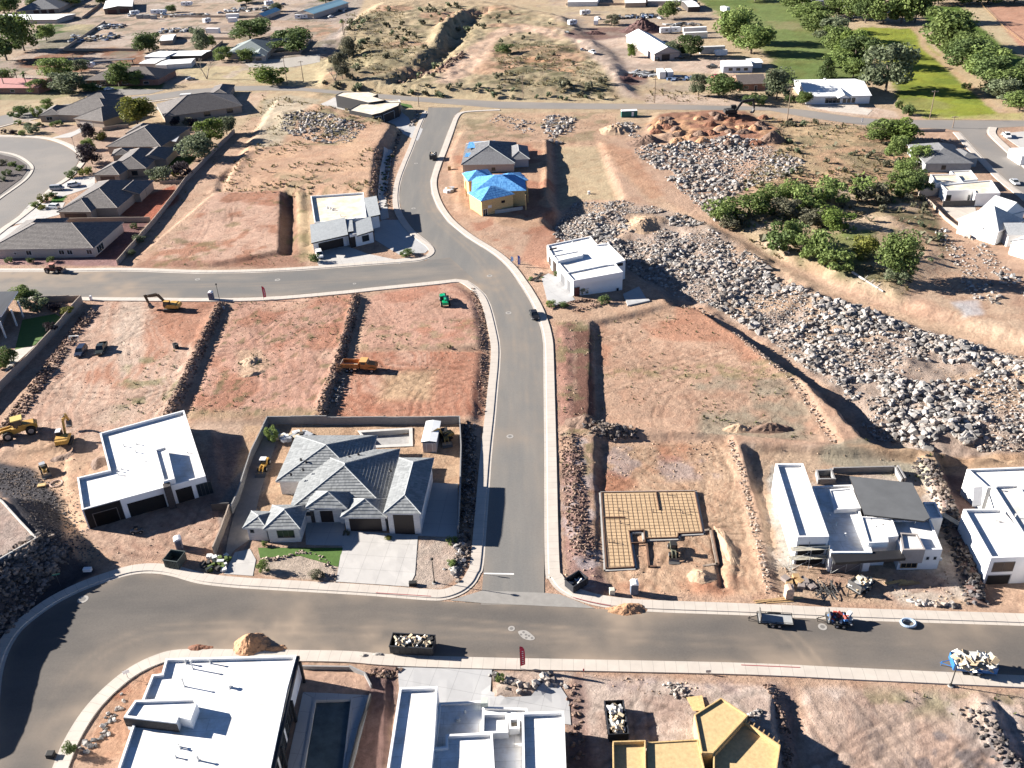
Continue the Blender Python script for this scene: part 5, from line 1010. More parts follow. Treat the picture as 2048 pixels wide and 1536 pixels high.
n5, w5_ = tilehouse('wide brown tiled house with white drive by the round street', [(((95, 229), (218, 233), (248, 204)),), (((146, 237), (206, 243), (247, 215)), dict(axis='y')), (((76, 232), (120, 229.5), (136, 212)), dict(axis='y')), (((150, 205), (215, 206), (225, 190)), )])
n5.opening(*front(w5_[1]), .15, .6, 0, 2.3, 'garage', 1, TANW, BEIGE); n5.opening(*front(w5_[2]), .3, .6, .6, 2.2, 'window', 2, FRMW)
n6, w6_ = tilehouse('long brown tiled house beside the curving main road', [(((327, 234), (485, 211.5), (477, 186)), ), (((416, 193), (459, 190), (452, 171)), dict(axis='y'))]); [n6.opening(*front(w6_[0]), u, u+.08, .6, 2.3, 'window', 2) for u in (.1, .5, .8)]
b = MB(); q = P(373, 198); b.box((q.x, q.y, 1.2), (5, 2.6, 2.4), .1); n6.add(b, 'camper_garage', FRMW)
# house with patio roof at the left edge
o = Bld('patio_house', 'dark roofed house corner with tall patio posts above a lawn', 'house', -20, 640, 1.2)
o.slab([(36, 582), (-90, 586), (-90, 650), (2, 632)], [5.0, 5.0, 4.4, 4.4], mat('dark_panel_roof', (.05, .055, .065), var=.2, scale=.5, stretch=(2, .2, 1)), .3, WHT); o.flat([(8, 592), (-90, 594), (-90, 660), (-25, 655)], 4.2, .1, wm=mat('grey_brown_stucco', (.20, .18, .17)))
for p in ((47, 634), (34, 652), (12, 676)): o.post(*p, 4.5, .16, FRMW)
# unseen neighbour whose roof throws the shade on the bend
nb = Bld('hip_roofed_house', 'roof just beyond the left edge above the rock bank', 'house', -260, 1230, 4.8)
s_ = U(118, 1266)+Vector((-27.8, 7.9, 0)); nb.pitched(PX(s_.x-14, s_.y-5.2, 8.8), PX(s_.x, s_.y-5.2, 8.8), PX(s_.x, s_.y+5.2, 8.8), 4.0, .4, 'hg', 'x', rm=T_GRY, capm=RIDGE_G, wm=BEIGE)
# ---- right-hand houses
p1, wp = tilehouse('grey shingled house partly hidden by green trees near the right hand street', [(((1850, 327), (1948, 326.5), (1942, 288)),), (((1925, 318), (1960, 316), (1955, 296)), dict(axis='y'))], mat('grey_siding', (.30, .31, .31)), rm=SH_GRY, capm=False); p1.opening(*front(wp[0]), .36, .45, .8, 2.1, 'window', 1); 
p2 = Bld('modern_house', 'cream flat roofed house of stepped blocks beside the right hand street', 'house', 1930, 375, .1)
p2.flat([(1861, 349), (1914, 347.6), (1927, 365), (1872, 366)], 3.8, .3, rm=CRM); p2.flat([(1900, 342), (1942, 340), (1956, 358), (1920, 362)], 3.4, .3, rm=CRM); e = p2.flat([(1882, 369), (1983, 360), (2001, 386), (1951, 387), (1948, 380), (1894, 381)], 3.8, .3, rm=CRM); p2.flat([(1838, 369), (1881, 369), (1880, 376), (1840, 378)], 2.4, .2, wm=BEIGE, rm=CRM)
e = [Vector(q) for q in U2([(1894, 381), (1948, 380)], p2.z+3.8)]; p2.opening(e[0], e[1], .84, .9, .4, 2.2, 'window', 1); p2.opening(e[0], e[1], .05, .2, 0, 2.3, 'window', 1)
p3, wq = tilehouse('white house with pale steep gable roof by the right hand street', [(((1998, 463), (2050, 440), (2035, 388)), dict(axis='y', ends='hh', zE=4.2, pitch=.62)), (((1957, 421), (2000, 436), (2010, 405)), dict(ends='gg', axis='x', pitch=.6, zE=4.0)), (((1965, 457), (2003, 455), (2010, 434)), dict(ends='gg', axis='y', pitch=.6, zE=3.6))], WHT, rm=SH_LT, capm=False); p3.opening(*front(wq[2]), .3, .6, .8, 2.2, 'window', 1)
p4, wr = tilehouse('white gabled house cut by the right edge of the view', [(((2020, 482), (2075, 500), (2095, 460)), dict(ends='gg', axis='y', pitch=.5, zE=3.8)), (((2016, 470), (2060, 470), (2065, 445)), dict(ends='gg', axis='x', zE=3.6))], WHT, rm=SH_LT, capm=False); [p4.post(*q, 2.6, .12, WHT) for q in ((2018, 508), (2032, 513))]
patch('patio', [(1882, 415), (1950, 412), (1958, 452), (1930, 455)], CON, .05)
# ---- far houses, sheds and yards
q1, wz = tilehouse('long white roofed house by the bend of the main road', [(((1612, 193), (1744, 191), (1738, 157)), dict(ends='gg', axis='x', pitch=.16, zE=3.4)), (((1676, 196), (1702, 196), (1702, 178)), dict(ends='gg', axis='y', pitch=.5, zE=3.6, walls=False))], WHT, rm=METW, capm=False); [q1.opening(*front(wz[0]), u, u+.05, .5, 2.4, 'window', 1) for u in (.3, .36, .42, .48, .58, .65, .72)]; q1.vents([(1649, 160, .4, .6)], 4.4)
patch('driveway', [(1612, 212), (1690, 205), (1745, 220), (1735, 230), (1660, 222)], CON, .05)
q2, wz = tilehouse('small brick house with brown roof behind the dark green tree', [(((1477, 169), (1534, 167), (1529, 150)), dict(ends='gg', axis='x', pitch=.3))], BRICK, rm=SH_BRN, capm=False); q2.opening(*front(wz[0]), .2, .35, .8, 2, 'window', 1, FRMW); q2.opening(*front(wz[0]), .6, .68, 0, 2.1, 'door', 1, FRMW)
q3, wz = tilehouse('pale blue mobile home with white roof and three windows', [(((1446, 133), (1506, 132), (1503, 120)), dict(ends='gg', axis='x', pitch=.1, over=.15)), (((1500, 126), (1527, 125), (1526, 116)), dict(ends='gg', axis='x', pitch=.1, zE=2.6))], mat('pale_blue_siding', (.52, .56, .60)), rm=METW, capm=False); [q3.opening(*front(wz[0]), u, u+.12, 1, 2.1, 'window', 2) for u in (.2, .46, .72)]
q4, wz = tilehouse('white roofed barn between two green trees in the gravel yard', [(((1308, 108), (1362, 104), (1345, 64)), dict(ends='gg', axis='y', pitch=.42, zE=3.6))], mat('barn_wall', (.34, .30, .28)), rm=METW, capm=False); q4.opening(*front(wz[0]), .3, .6, 0, 2.8, 'garage', 1)
r1, wz = tilehouse('long brown shingled ranch house behind trees near parked cars', [(((168, 161), (316, 159), (322, 140)), dict(ends='hh')),], BRICK, rm=SH_BRN, capm=False); [r1.opening(*front(wz[0]), u, u+.07, .8, 2.1, 'window', 1, FRMW) for u in (.2, .5, .8)]
r2, wz = tilehouse('brick house with faded red metal roof behind palms', [(((-40, 176), (76, 176), (96, 157)), dict(ends='gg', axis='x', pitch=.25))], BRICK, rm=METR, capm=False); [r2.opening(*front(wz[0]), u, u+.07, .8, 2.1, 'window', 1, FRMW) for u in (.5, .8)]
r3, wz = tilehouse('grey green roofed house behind two small trees', [(((452, 108), (538, 104), (538, 85)), dict(ends='hh')), (((500, 114), (532, 112), (536, 98)), dict(axis='y'))], BEIGE, rm=SH_GRN, capm=False); r3.opening(*front(wz[1]), .3, .7, .8, 2.0, 'window', 2)
r5, wz = tilehouse('brown garage with white roof and two dark doors', [(((206, 18), (265, 13), (282, -4)), dict(ends='gg', axis='y', pitch=.12, zE=4.0))], mat('brown_siding', (.15, .11, .085)), rm=METW, capm=False, name='garage_building', cat='garage'); [r5.opening(*front(wz[0]), u, u+.3, 0, 2.8, 'garage', 1, pm=mat('maroon_door', (.10, .05, .04))) for u in (.12, .55)]
r6, wz = tilehouse('long white shed roof behind the big left hand trees', [(((-40, 40), (113, 39), (112, 28)), dict(ends='gg', axis='x', pitch=.06, zE=2.8))], BEIGE, rm=METW, capm=False, name='storage_shed', cat='shed')
r7, wz = tilehouse('grey roofed house with three brown garage doors at the top left', [(((30, 22), (118, 17), (122, -8)), dict(ends='hh'))], TANW, rm=SH_GRY, capm=False); [r7.opening(*front(wz[0]), u, u+.12, 0, 2.4, 'garage', 1, pm=MATS['maroon_door']) for u in (.4, .58, .76)]
r8, wz = tilehouse('house with sky blue metal roof by the dirt lane', [(((588, 27), (627, 28), (640, 4)), dict(ends='gg', axis='y', pitch=.3, zE=3.4))], BEIGE, rm=METB, capm=False)
r9, wz = tilehouse('low house with blue pitched roof beside trailers', [(((508, 33), (528, 33), (530, 20)), dict(ends='gg', axis='y', pitch=.5, zE=2.4))], BEIGE, rm=METB, capm=False, name='storage_shed', cat='shed')
def shed(label, A, B, C, z=2.8, rm=METW, wm=BEIGE, pitch=.06, axis='x', name='storage_shed', cat='shed', walls=True):
    o, W = tilehouse(label, [((A, B, C), dict(ends='gg', axis=axis, pitch=pitch, zE=z, over=.12, walls=walls))], wm, rm=rm, capm=False, name=name, cat=cat)
    if not walls: [o.post(p[0], p[1]+9, z-.1, .12, FRM) for p in (A, B, C)]
    return o
shed('white flat shed left of the open carport', (288, 113), (331, 114), (331, 102), 3.2, wm=GRYW); shed('open fronted carport with white roof and dark bays', (335, 112), (403, 111), (400, 101), 3.0, wm=mat('shade_brown', (.06, .05, .045))); shed('low white roofed shed in front of the flat shed', (277, 127), (310, 127), (312, 117), 2.4); shed('greenhouse with pale glassy roof between two white sheds', (311, 130), (333, 130), (336, 119), 2.4, wm=FRMW, name='greenhouse', cat='greenhouse'); shed('long low white shed at the end of the shed row', (333, 129), (382, 126), (380, 117), 2.5, wm=FRMW)
shed('brown open pergola beside the tilled red field', (185, 123), (267, 119), (265, 116), 2.8, SH_BRN, mat('pergola_brown', (.13, .07, .05)), name='pergola', cat='pergola', walls=False); shed('small grey shed with white top between yard trees', (318, 82), (345, 80), (343, 69), 2.6, wm=TANW)
shed('white shelter roof at the top edge beside a green field', (1376, 14), (1400, 13), (1396, 0), 3.2, wm=MATS['shade_brown']); shed('pale house wall with white roof along the top edge', (1295, 2), (1360, 2), (1358, -14), 3, wm=BEIGE); shed('tan flat building at the top edge beyond the scrub', (1250, 6), (1292, 5), (1290, -10), 3, rm=METW, wm=TANW); shed('white roofed house with blue pool cover at the top edge', (1135, 4), (1195, 3), (1192, -12), 3, wm=FRMW); shed('dark roofed farmhouse among the tall trees by the fields', (1722, 16), (1764, 14), (1760, -4), 3.4, SH_BRN, WHT, .4); shed('grey roofed barn at the top edge by the green field', (1610, 4), (1668, 3), (1665, -12), 3, SH_GRY)
# ---- garden walls
def wall(label, pts, hh=1.8, m=BLKWALL, th=.22, cat='wall', name='block_wall', img=True, cap=None, top=False):
    L = [P(*p) for p in pts]; b = MB(); S = 0
    for p, r in zip(L[:-1], L[1:]):
        dd = Vector((r.x-p.x, r.y-p.y)); n = max(1, int(dd.length/2.4)); an = math.atan2(dd.y, dd.x)
        for k in range(n):
            a_, c_ = p.lerp(r, k/n), p.lerp(r, (k+1)/n); z0 = min(hgt(a_.x, a_.y), hgt(c_.x, c_.y))-.4; z1 = max(hgt(a_.x, a_.y), hgt(c_.x, c_.y))+hh
            d2 = (c_-a_); nn = Vector((-math.sin(an), math.cos(an)))*th/2; A = (a_.x, a_.y); C = (c_.x, c_.y); l_ = Vector((c_.x-a_.x, c_.y-a_.y)).length
            q = [(a_.x-nn.x, a_.y-nn.y), (c_.x-nn.x, c_.y-nn.y), (c_.x+nn.x, c_.y+nn.y), (a_.x+nn.x, a_.y+nn.y)]
            for i, (u, v) in enumerate(((0, 1), (1, 2), (2, 3), (3, 0))):
                ln = l_ if i % 2 == 0 else th; b.face([(*q[u], z0), (*q[v], z0), (*q[v], z1), (*q[u], z1)], 0, [(S, z0), (S+ln, z0), (S+ln, z1), (S, z1)])
            b.face([(*v, z1) for v in q], 0); S += l_
    o = b.build(name, m, None, tuple(L[0])); return tag(o, label, cat)
wall('long tan block wall behind the row of brown tiled houses', [(470, 266), (432, 302), (394, 342), (372, 364), (346, 400), (310, 446), (272, 490), (236, 531)], 1.7); wall('tan block wall dividing the two nearest brown tiled houses', [(126, 446), (302, 444)], 1.7); wall('short block wall behind the grey leafed shrubs', [(320, 368), (368, 366)], 1.2); wall('curved tan wall between the upper two tiled house yards', [(206, 262), (235, 257), (258, 256)], 1.5); wall('tan wall behind bushes under the long brown tiled house', [(346, 262), (402, 259)], 1.5); wall('low stepped wall in front of the wide tiled house', [(27, 240), (60, 246), (84, 252)], 1.2)
wall('stepped tan block wall along the lawn left of the graded lot', [(166, 606), (128, 648), (90, 690), (46, 738), (2, 780), (-40, 826)], 1.9); wall('tan block wall behind the lawn along the cross street', [(70, 606), (166, 606)], 1.7)
DKB = brick_mat('charcoal_block', (.055, .053, .052), (.075, .07, .068), (.05, .05, .05)); wall('dark block wall behind the pool and shed', [(537, 848), (920, 847)], 1.8, GRYBLK); wall('grey block wall left of the grey tiled house', [(537, 848), (505, 915), (478, 1000), (465, 1028)], 1.8, GRYBLK); wall('tan block wall between the two front yards', [(462, 1026), (446, 1070), (430, 1112)], 1.8, BLKWALL); wall('grey block wall right of the grey tiled house facing the street', [(920, 847), (923, 905), (921, 980), (917, 1068)], 1.8, GRYBLK); wall('short dark wall from the white house to the yard wall', [(425, 1022), (462, 1024)], 1.7, DKB)
wall('pale concrete wall round the raised lot on the rock bank', [(-60, 990), (6, 1006), (40, 1044), (74, 1080), (30, 1105), (0, 1122), (-60, 1150)], .5, mat('pale_concrete', (.42, .4, .37))); wall('low curved stone wall between sand bed and pool deck', [(606, 1338), (700, 1340), (730, 1352), (743, 1376)], .7, GRYBLK); wall('dark wall along the pool deck edge', [(742, 1395), (720, 1460), (695, 1560)], .8, DKB)
wall('brown wall around the junk yard', [(129, 102), (211, 46)], 1.7); wall('long brown wall below the junk yard', [(129, 102), (276, 102)], 1.5); wall('brown wall between sheds and trees', [(345, 78), (470, 80)], 1.5); wall('brown wall left of the grey green house', [(410, 116), (446, 86)], 1.6); wall('brown wall beside the gravel turning', [(545, 112), (600, 108), (622, 82)], 1.6); wall('long brown wall by the trailers', [(272, 34), (540, 36)], 1.5); wall('brown wall along the top yards', [(1132, 11), (1400, 10)], 1.5); wall('brown wall left of the long drive', [(120, 36), (165, 38), (205, 8)], 1.6)
wall('dark fence behind the cream stepped house', [(1884, 414), (1948, 412)], 1.8, DKB, cat='fence', name='fence'); wall('dark fence in front of the pale gable house', [(1951, 474), (2018, 470)], 1.8, DKB, cat='fence', name='fence'); wall('tan wall beside the cream stepped house terrace', [(1838, 392), (1862, 410), (1890, 440), (1940, 478)], 1.0); wall('grey wall under the trees by the main road', [(1758, 265), (1890, 263)], 1.0, GRYBLK)
# ---- drives, lawns, flat ground covers
patch('driveway', [(690, 1062), (836, 1070), (830, 1150), (818, 1174), (672, 1164)], DRV, .06); patch('lawn', [(516, 1096), (686, 1096), (676, 1134), (600, 1112), (520, 1116)], mat('turf', ()), .06); patch('entry_slab', [(610, 1040), (690, 1040), (688, 1092), (612, 1090)], DRV2, .05); patch('side_drive', [(842, 965), (916, 968), (914, 1075), (836, 1072)], DRV2, .06); patch('driveway', [(448, 1148), (470, 1105), (500, 1098), (512, 1120), (506, 1152)], DRV, .05); patch('side_yard', [(540, 850), (560, 860), (520, 985), (500, 1080), (470, 1100), (446, 1130), (465, 1040), (500, 930)], mat('side_concrete', (.26, .23, .2), var=.12), .05)
patch('lawn', [(45, 640), (110, 628), (128, 640), (70, 690), (30, 700)], mat('turf', ()), .05); patch('garden_path', [(25, 700), (70, 692), (40, 720), (10, 745)], CON, .06)
patch('driveway', [(150, 262), (175, 248), (190, 252), (140, 275), (100, 277)], DRV, .05); patch('driveway', [(60, 408), (130, 405), (118, 430), (60, 445), (20, 450)], DRV, .05); patch('driveway', [(98, 384), (150, 355), (190, 352), (190, 372), (120, 395)], DRV, .05); patch('driveway', [(-30, 470), (30, 452), (70, 440), (60, 470), (-30, 500)], DRV, .05); patch('driveway', [(310, 215), (360, 196), (392, 196), (350, 212), (330, 232)], DRV, .05)
patch('driveway', [(160, 185), (240, 178), (330, 180), (300, 188), (180, 196)], A_MAIN, .05); patch('driveway', [(480, 120), (560, 118), (640, 108), (640, 124), (560, 138), (500, 134)], mat('pale_gravel', (.33, .30, .26), var=.15, scale=1), .05); patch('parking_court', [(2000, 268), (2060, 262), (2100, 300), (2040, 296)], DRV, .1)
for lb, A, B, C in (('long white store roof cut by the right edge', (2018, 296), (2080, 294), (2120, 310)),): shed(lb, A, B, C, 3.2, wm=WHT)
# ================================================================== boulders
from mathutils import noise as mnoise
def hull(pts):
    import bmesh
    bm = bmesh.new(); [bm.verts.new(p) for p in pts]; r = bmesh.ops.convex_hull(bm, input=bm.verts)
    bmesh.ops.delete(bm, geom=[v for v in bm.verts if not v.link_faces], context='VERTS'); bm.verts.index_update()
    V = [tuple(v.co) for v in bm.verts]; F = [tuple(v.index for v in f.verts) for f in bm.faces]; bm.free(); return V, F
def rock_shape(seed, n=16):
    r = random.Random(seed); P_ = []
    for _ in range(n):
        v = Vector((r.gauss(0, 1), r.gauss(0, 1), r.gauss(0, 1))).normalized(); k = r.uniform(.75, 1.0); P_.append((v.x*k, v.y*k*r.uniform(.75, 1), v.z*k*.8))
    return hull(P_)
ROCKS = [rock_shape(100+k, 13+k % 5) for k in range(12)]
def rock_mat(name, lo, hi, attr):
    m, t, b = _new(name); tc = N(t, 'ShaderNodeTexCoord'); nz = N(t, 'ShaderNodeTexNoise'); nz.inputs['Scale'].default_value = 1.7; nz.inputs['Detail'].default_value = 7; nz.inputs['Roughness'].default_value = .7; t.links.new(tc.outputs['Object'], nz.inputs['Vector'])
    cr = N(t, 'ShaderNodeValToRGB'); cr.color_ramp.elements[0].position = .3; cr.color_ramp.elements[1].position = .7; cr.color_ramp.elements[0].color = (*lo, 1); cr.color_ramp.elements[1].color = (*hi, 1); t.links.new(nz.outputs[0], cr.inputs[0])
    if attr: at = N(t, 'ShaderNodeAttribute', attribute_name='shade'); s = at.outputs['Fac']
    else:
        oi = N(t, 'ShaderNodeObjectInfo'); mr = N(t, 'ShaderNodeMapRange'); mr.inputs[3].default_value = .45; mr.inputs[4].default_value = 1.35; t.links.new(oi.outputs['Random'], mr.inputs[0]); s = mr.outputs[0]
    hs = N(t, 'ShaderNodeHueSaturation'); t.links.new(s, hs.inputs['Value']); t.links.new(cr.outputs[0], hs.inputs['Color']); n3_ = N(t, 'ShaderNodeTexNoise'); n3_.inputs['Scale'].default_value = .35; n3_.inputs['Detail'].default_value = 5; t.links.new(tc.outputs['Object'], n3_.inputs['Vector']); r3 = N(t, 'ShaderNodeMapRange'); r3.inputs[1].default_value = .45; r3.inputs[2].default_value = .7; r3.inputs[4].default_value = .6; t.links.new(n3_.outputs[0], r3.inputs[0]); md = N(t, 'ShaderNodeMix', data_type='RGBA'); t.links.new(r3.outputs[0], md.inputs[0]); t.links.new(hs.outputs[0], md.inputs[6]); md.inputs[7].default_value = (.34, .255, .19, 1); t.links.new(md.outputs[2], b.inputs['Base Color'])
    b.inputs['Roughness'].default_value = .95; b.inputs['Specular IOR Level'].default_value = .15
    bp = N(t, 'ShaderNodeBump'); bp.inputs['Strength'].default_value = .6; bp.inputs['Distance'].default_value = .15; t.links.new(nz.outputs[0], bp.inputs['Height']); t.links.new(bp.outputs[0], b.inputs['Normal'])
    return m
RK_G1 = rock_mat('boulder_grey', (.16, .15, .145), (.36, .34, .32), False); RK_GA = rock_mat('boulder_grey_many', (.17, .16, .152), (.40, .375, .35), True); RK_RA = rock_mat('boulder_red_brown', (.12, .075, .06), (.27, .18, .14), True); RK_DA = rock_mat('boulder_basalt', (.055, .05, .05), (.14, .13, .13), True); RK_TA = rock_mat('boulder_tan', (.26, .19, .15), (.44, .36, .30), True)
def rocks_mesh(name, items, m, loc=None):
    V = []; F = []; sh = []
    for (x, y, z, s, rz, k, val, sq) in items:
        rv, rf = ROCKS[k]; ca, sa = math.cos(rz), math.sin(rz); i = len(V)
        V += [(x+(vx*ca-vy*sa)*s, y+(vx*sa+vy*ca)*s*sq, z+vz*s*.9) for vx, vy, vz in rv]; F += [tuple(i+j for j in f) for f in rf]; sh += [val]*len(rv)
    me = bpy.data.meshes.new(name); me.from_pydata(V, [], F); me.materials.append(m)
    a = me.attributes.new('shade', 'FLOAT', 'POINT'); a.data.foreach_set('value', sh); me.update()
    if loc is not None: me.transform(Matrix.Translation(-Vector(loc)))
    o = bpy.data.objects.new(name, me); COL.objects.link(o)
    if loc is not None: o.location = loc
    return o
rr = random.Random(5)
def rock_item(x, y, s, sink=.36): return (x, y, hgt(x, y)+s*(.5-sink), s, rr.uniform(0, 6.28), rr.randrange(12), rr.choice((.4, .55, .75, .9, 1.0, 1.1, 1.25, 1.4)), rr.uniform(.7, 1))
def scatter(poly, dens, smin, smax, p=2.2, clump=.45, f=.11, seed=0):
    q = P2(poly); xs = [a[0] for a in q]; ys = [a[1] for a in q]; A = (max(xs)-min(xs))*(max(ys)-min(ys)); n = int(A*dens)
    r = np.random.RandomState(seed+3); X = r.uniform(min(xs), max(xs), n); Y = r.uniform(min(ys), max(ys), n); d = pdist(X, Y, q)
    cl = fbm(X*f, Y*f, 400+seed, 3); ok = (d < 0) & (cl > clump-.12*np.clip(-d/6, 0, 1)); s = smin+(smax-smin)*r.uniform(0, 1, n)**p*np.clip(.35+2.2*(fbm(X*.07, Y*.07, 450+seed, 2)-.28), .25, 1.15)
    return [(float(x), float(y), float(z)) for x, y, z in zip(X[ok], Y[ok], s[ok])]
big = []; small = []
R1a = [(1110, 455), (1150, 405), (1240, 402), (1330, 418), (1410, 445), (1480, 490), (1545, 545), (1640, 592), (1750, 625), (1850, 662), (1960, 692), (2090, 725), (2090, 905), (1960, 905), (1850, 900), (1745, 878), (1690, 810), (1612, 735), (1510, 665), (1430, 615), (1340, 592), (1262, 545), (1190, 482), (1130, 485)]
S1 = scatter(R1a, 3.6, .17, 1.35, 3.6, .36, .085, 1)
S2 = scatter([(1225, 250), (1270, 240), (1330, 290), (1420, 278), (1480, 268), (1560, 300), (1612, 328), (1580, 352), (1490, 378), (1455, 420), (1475, 452), (1425, 440), (1380, 400), (1310, 335), (1240, 292)], 1.5, .26, 1.35, 3.0, .42, .05, 2)
S3 = scatter([(565, 235), (600, 222), (650, 224), (690, 240), (735, 250), (700, 285), (640, 288), (585, 270), (560, 260)], 1.0, .28, 1.2, 2.8, .42, .08, 3) + scatter([(975, 240), (1000, 230), (1070, 245), (1068, 268), (1000, 262)], .45, .4, 1.4, 2.4, .38, .08, 4) + scatter([(1078, 240), (1110, 228), (1152, 236), (1150, 255), (1125, 290), (1095, 282)], .6, .4, 1.5, 2.4, .38, .08, 5)
S4 = scatter([(1868, 462), (1890, 455), (1960, 530), (2010, 600), (1990, 612), (1930, 590), (1905, 520)], .8, .3, 1.2, 2.4, .36, .1, 6) + scatter([(1925, 470), (1945, 465), (2000, 520), (2060, 585), (2060, 600), (2010, 575), (1960, 520)], .9, .3, 1.1, 2.4, .35, .1, 7)
S5 = scatter([(1105, 470), (1140, 455), (1230, 470), (1240, 500), (1180, 478), (1120, 500)], 1.0, .3, 1.2, 2.4, .38, .1, 8)
cand = S1+S2+S3+S4+S5
cand = sorted(cand, key=lambda c: -c[2]/math.hypot(c[1], CAMH))
protos = []
for k in range(12):
    me = bpy.data.meshes.new('boulder'); me.from_pydata(ROCKS[k][0], [], ROCKS[k][1]); me.materials.append(RK_G1); me.update(); protos.append(me)
for n_, (x, y_, s) in enumerate(cand[:290]):
    ob = bpy.data.objects.new('boulder', protos[n_ % 12]); COL.objects.link(ob); ob.location = (x, y_, hgt(x, y_)+s*.16); ob.scale = (s, s*rr.uniform(.7, 1), s*rr.uniform(.75, 1)); ob.rotation_euler = (rr.uniform(-.5, .5), rr.uniform(-.5, .5), rr.uniform(0, 6.28))
    tag(ob, 'large angular pale grey boulder lying among others in the boulder fields on the open ground', 'boulder', 'boulders of the boulder fields')
o_ = rocks_mesh('rubble', [rock_item(*c) for c in cand[290:]], RK_GA); tag(o_, 'grey rubble of smaller rocks filling the boulder fields', 'rubble', None, 'stuff')
def rockwall(label, pts, n, s0, s1, m, w=1.4, hh=.8, name='boulder_wall'):
    L = [Vector(P(*p)) for p in pts]; seg = [(b-a).length for a, b in zip(L[:-1], L[1:])]; T = sum(seg); it = []
    for k in range(n):
        t = rr.uniform(0, T); i = 0
        while i < len(seg)-1 and t > seg[i]: t -= seg[i]; i += 1
        p = L[i].lerp(L[i+1], min(t/seg[i], 1)); s = rr.uniform(s0, s1); x, y_ = p.x+rr.uniform(-w, w), p.y+rr.uniform(-w, w)*.6; q = rock_item(x, y_, s); it.append(q[:2]+(q[2]+rr.uniform(0, hh)*max(0, 1-abs(x-p.x)/w),)+q[3:])
    o = rocks_mesh(name, it, m, tuple(L[0])); return tag(o, label, 'rock wall')
rockwall('red brown rock wall between the two leftmost graded lots', [(446, 606), (402, 690), (372, 760), (336, 830)], 620, .16, .48, RK_RA, 1.2, .5)
rockwall('red brown rock wall between the middle lot and the truck lot', [(714, 590), (700, 650), (680, 720), (655, 785), (641, 832)], 600, .16, .48, RK_RA, 1.2, .5)
rockwall('rough rock bank under the tan block wall at the left', [(182, 622), (130, 690), (60, 790), (10, 862)], 620, .2, .55, RK_RA, 2.0, .5)
rockwall('stone edging along the lots above the long street footpath', [(945, 578), (963, 630), (968, 690), (967, 760), (964, 830)], 420, .12, .36, RK_RA, .9, .4)
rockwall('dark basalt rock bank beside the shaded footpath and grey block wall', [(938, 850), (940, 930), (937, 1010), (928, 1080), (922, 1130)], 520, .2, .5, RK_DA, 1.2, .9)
rockwall('grey rock wall along the far edge of the pads above the boulder field', [(1345, 606), (1400, 618), (1500, 690), (1590, 765), (1668, 885)], 330, .12, .4, RK_TA, .8, .2)
rockwall('rock bank left of the footing lot beside the footpath', [(1140, 870), (1148, 960), (1155, 1040), (1168, 1110)], 900, .08, .36, RK_RA, 2.0, .3)
rockwall('low stone wall between the footing lot and the scaffolded house', [(1460, 884), (1484, 950), (1503, 1030), (1522, 1110), (1540, 1185)], 300, .1, .36, RK_TA, .6, .25)
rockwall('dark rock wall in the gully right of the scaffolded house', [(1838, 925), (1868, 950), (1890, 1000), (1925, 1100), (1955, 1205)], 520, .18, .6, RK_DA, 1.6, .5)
rockwall('row of grey boulders on the bank above the near street footpath', [(1820, 1205), (1860, 1208), (1910, 1212)], 34, .4, .75, RK_GA, .7, .2)
rockwall('pile of pale broken rocks at the top of the footing lot', [(1180, 850), (1215, 862), (1262, 868)], 130, .25, .75, RK_DA, 2.2, .9)
rockwall('white and grey stones stacked below the dump truck', [(684, 762), (676, 786), (664, 815)], 46, .3, .65, RK_GA, 1.0, .5)
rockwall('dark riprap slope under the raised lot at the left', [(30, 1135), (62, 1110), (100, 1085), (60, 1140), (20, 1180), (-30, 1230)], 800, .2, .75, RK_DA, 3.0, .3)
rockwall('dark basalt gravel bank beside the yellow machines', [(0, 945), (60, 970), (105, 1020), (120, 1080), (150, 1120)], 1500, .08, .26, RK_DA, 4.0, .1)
rockwall('curved rough stone garden wall below the white house over the rocks', [(1112, 618), (1140, 606), (1180, 602), (1196, 612), (1150, 622)], 150, .2, .42, RK_RA, 1.2, .6)
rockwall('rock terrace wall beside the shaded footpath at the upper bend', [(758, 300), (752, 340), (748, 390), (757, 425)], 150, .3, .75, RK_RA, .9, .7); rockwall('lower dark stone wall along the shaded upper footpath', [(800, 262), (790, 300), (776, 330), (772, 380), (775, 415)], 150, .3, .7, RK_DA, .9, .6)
rockwall('stone wall beside the low cream house drive', [(836, 222), (830, 240), (822, 252)], 50, .35, .8, RK_GA, .9, .6); rockwall('red rock bank in the gully of the scrub hill', [(800, 166), (830, 160), (870, 148), (900, 128), (925, 105)], 120, .5, 1.5, RK_RA, 2.5, .6)
rockwall('ring of stones round the raised gravel bed in front of the grey tiled house', [(522, 1120), (560, 1118), (600, 1104), (640, 1112), (664, 1140), (668, 1166)], 70, .18, .4, RK_TA, .5, .2); rockwall('boulders scattered on the gravel bed beside the stop sign', [(896, 1145), (912, 1120), (925, 1090), (905, 1160)], 26, .3, .8, RK_GA, 1.0, .2)
rockwall('grey boulders arranged on the orange gravel at the bend', [(248, 1392), (225, 1428), (212, 1460), (170, 1500), (200, 1490)], 46, .25, .6, RK_GA, .9, .1); rockwall('rocks piled on the raised bed beside the red flag', [(990, 1350), (1040, 1380), (1060, 1370), (1110, 1352), (1120, 1372)], 36, .3, .85, RK_GA, 1.0, .2); rockwall('crumbled stone edging down the right side of the grey driveway', [(1142, 1372), (1150, 1420), (1154, 1470), (1160, 1520)], 50, .2, .5, RK_RA, .8, .2)
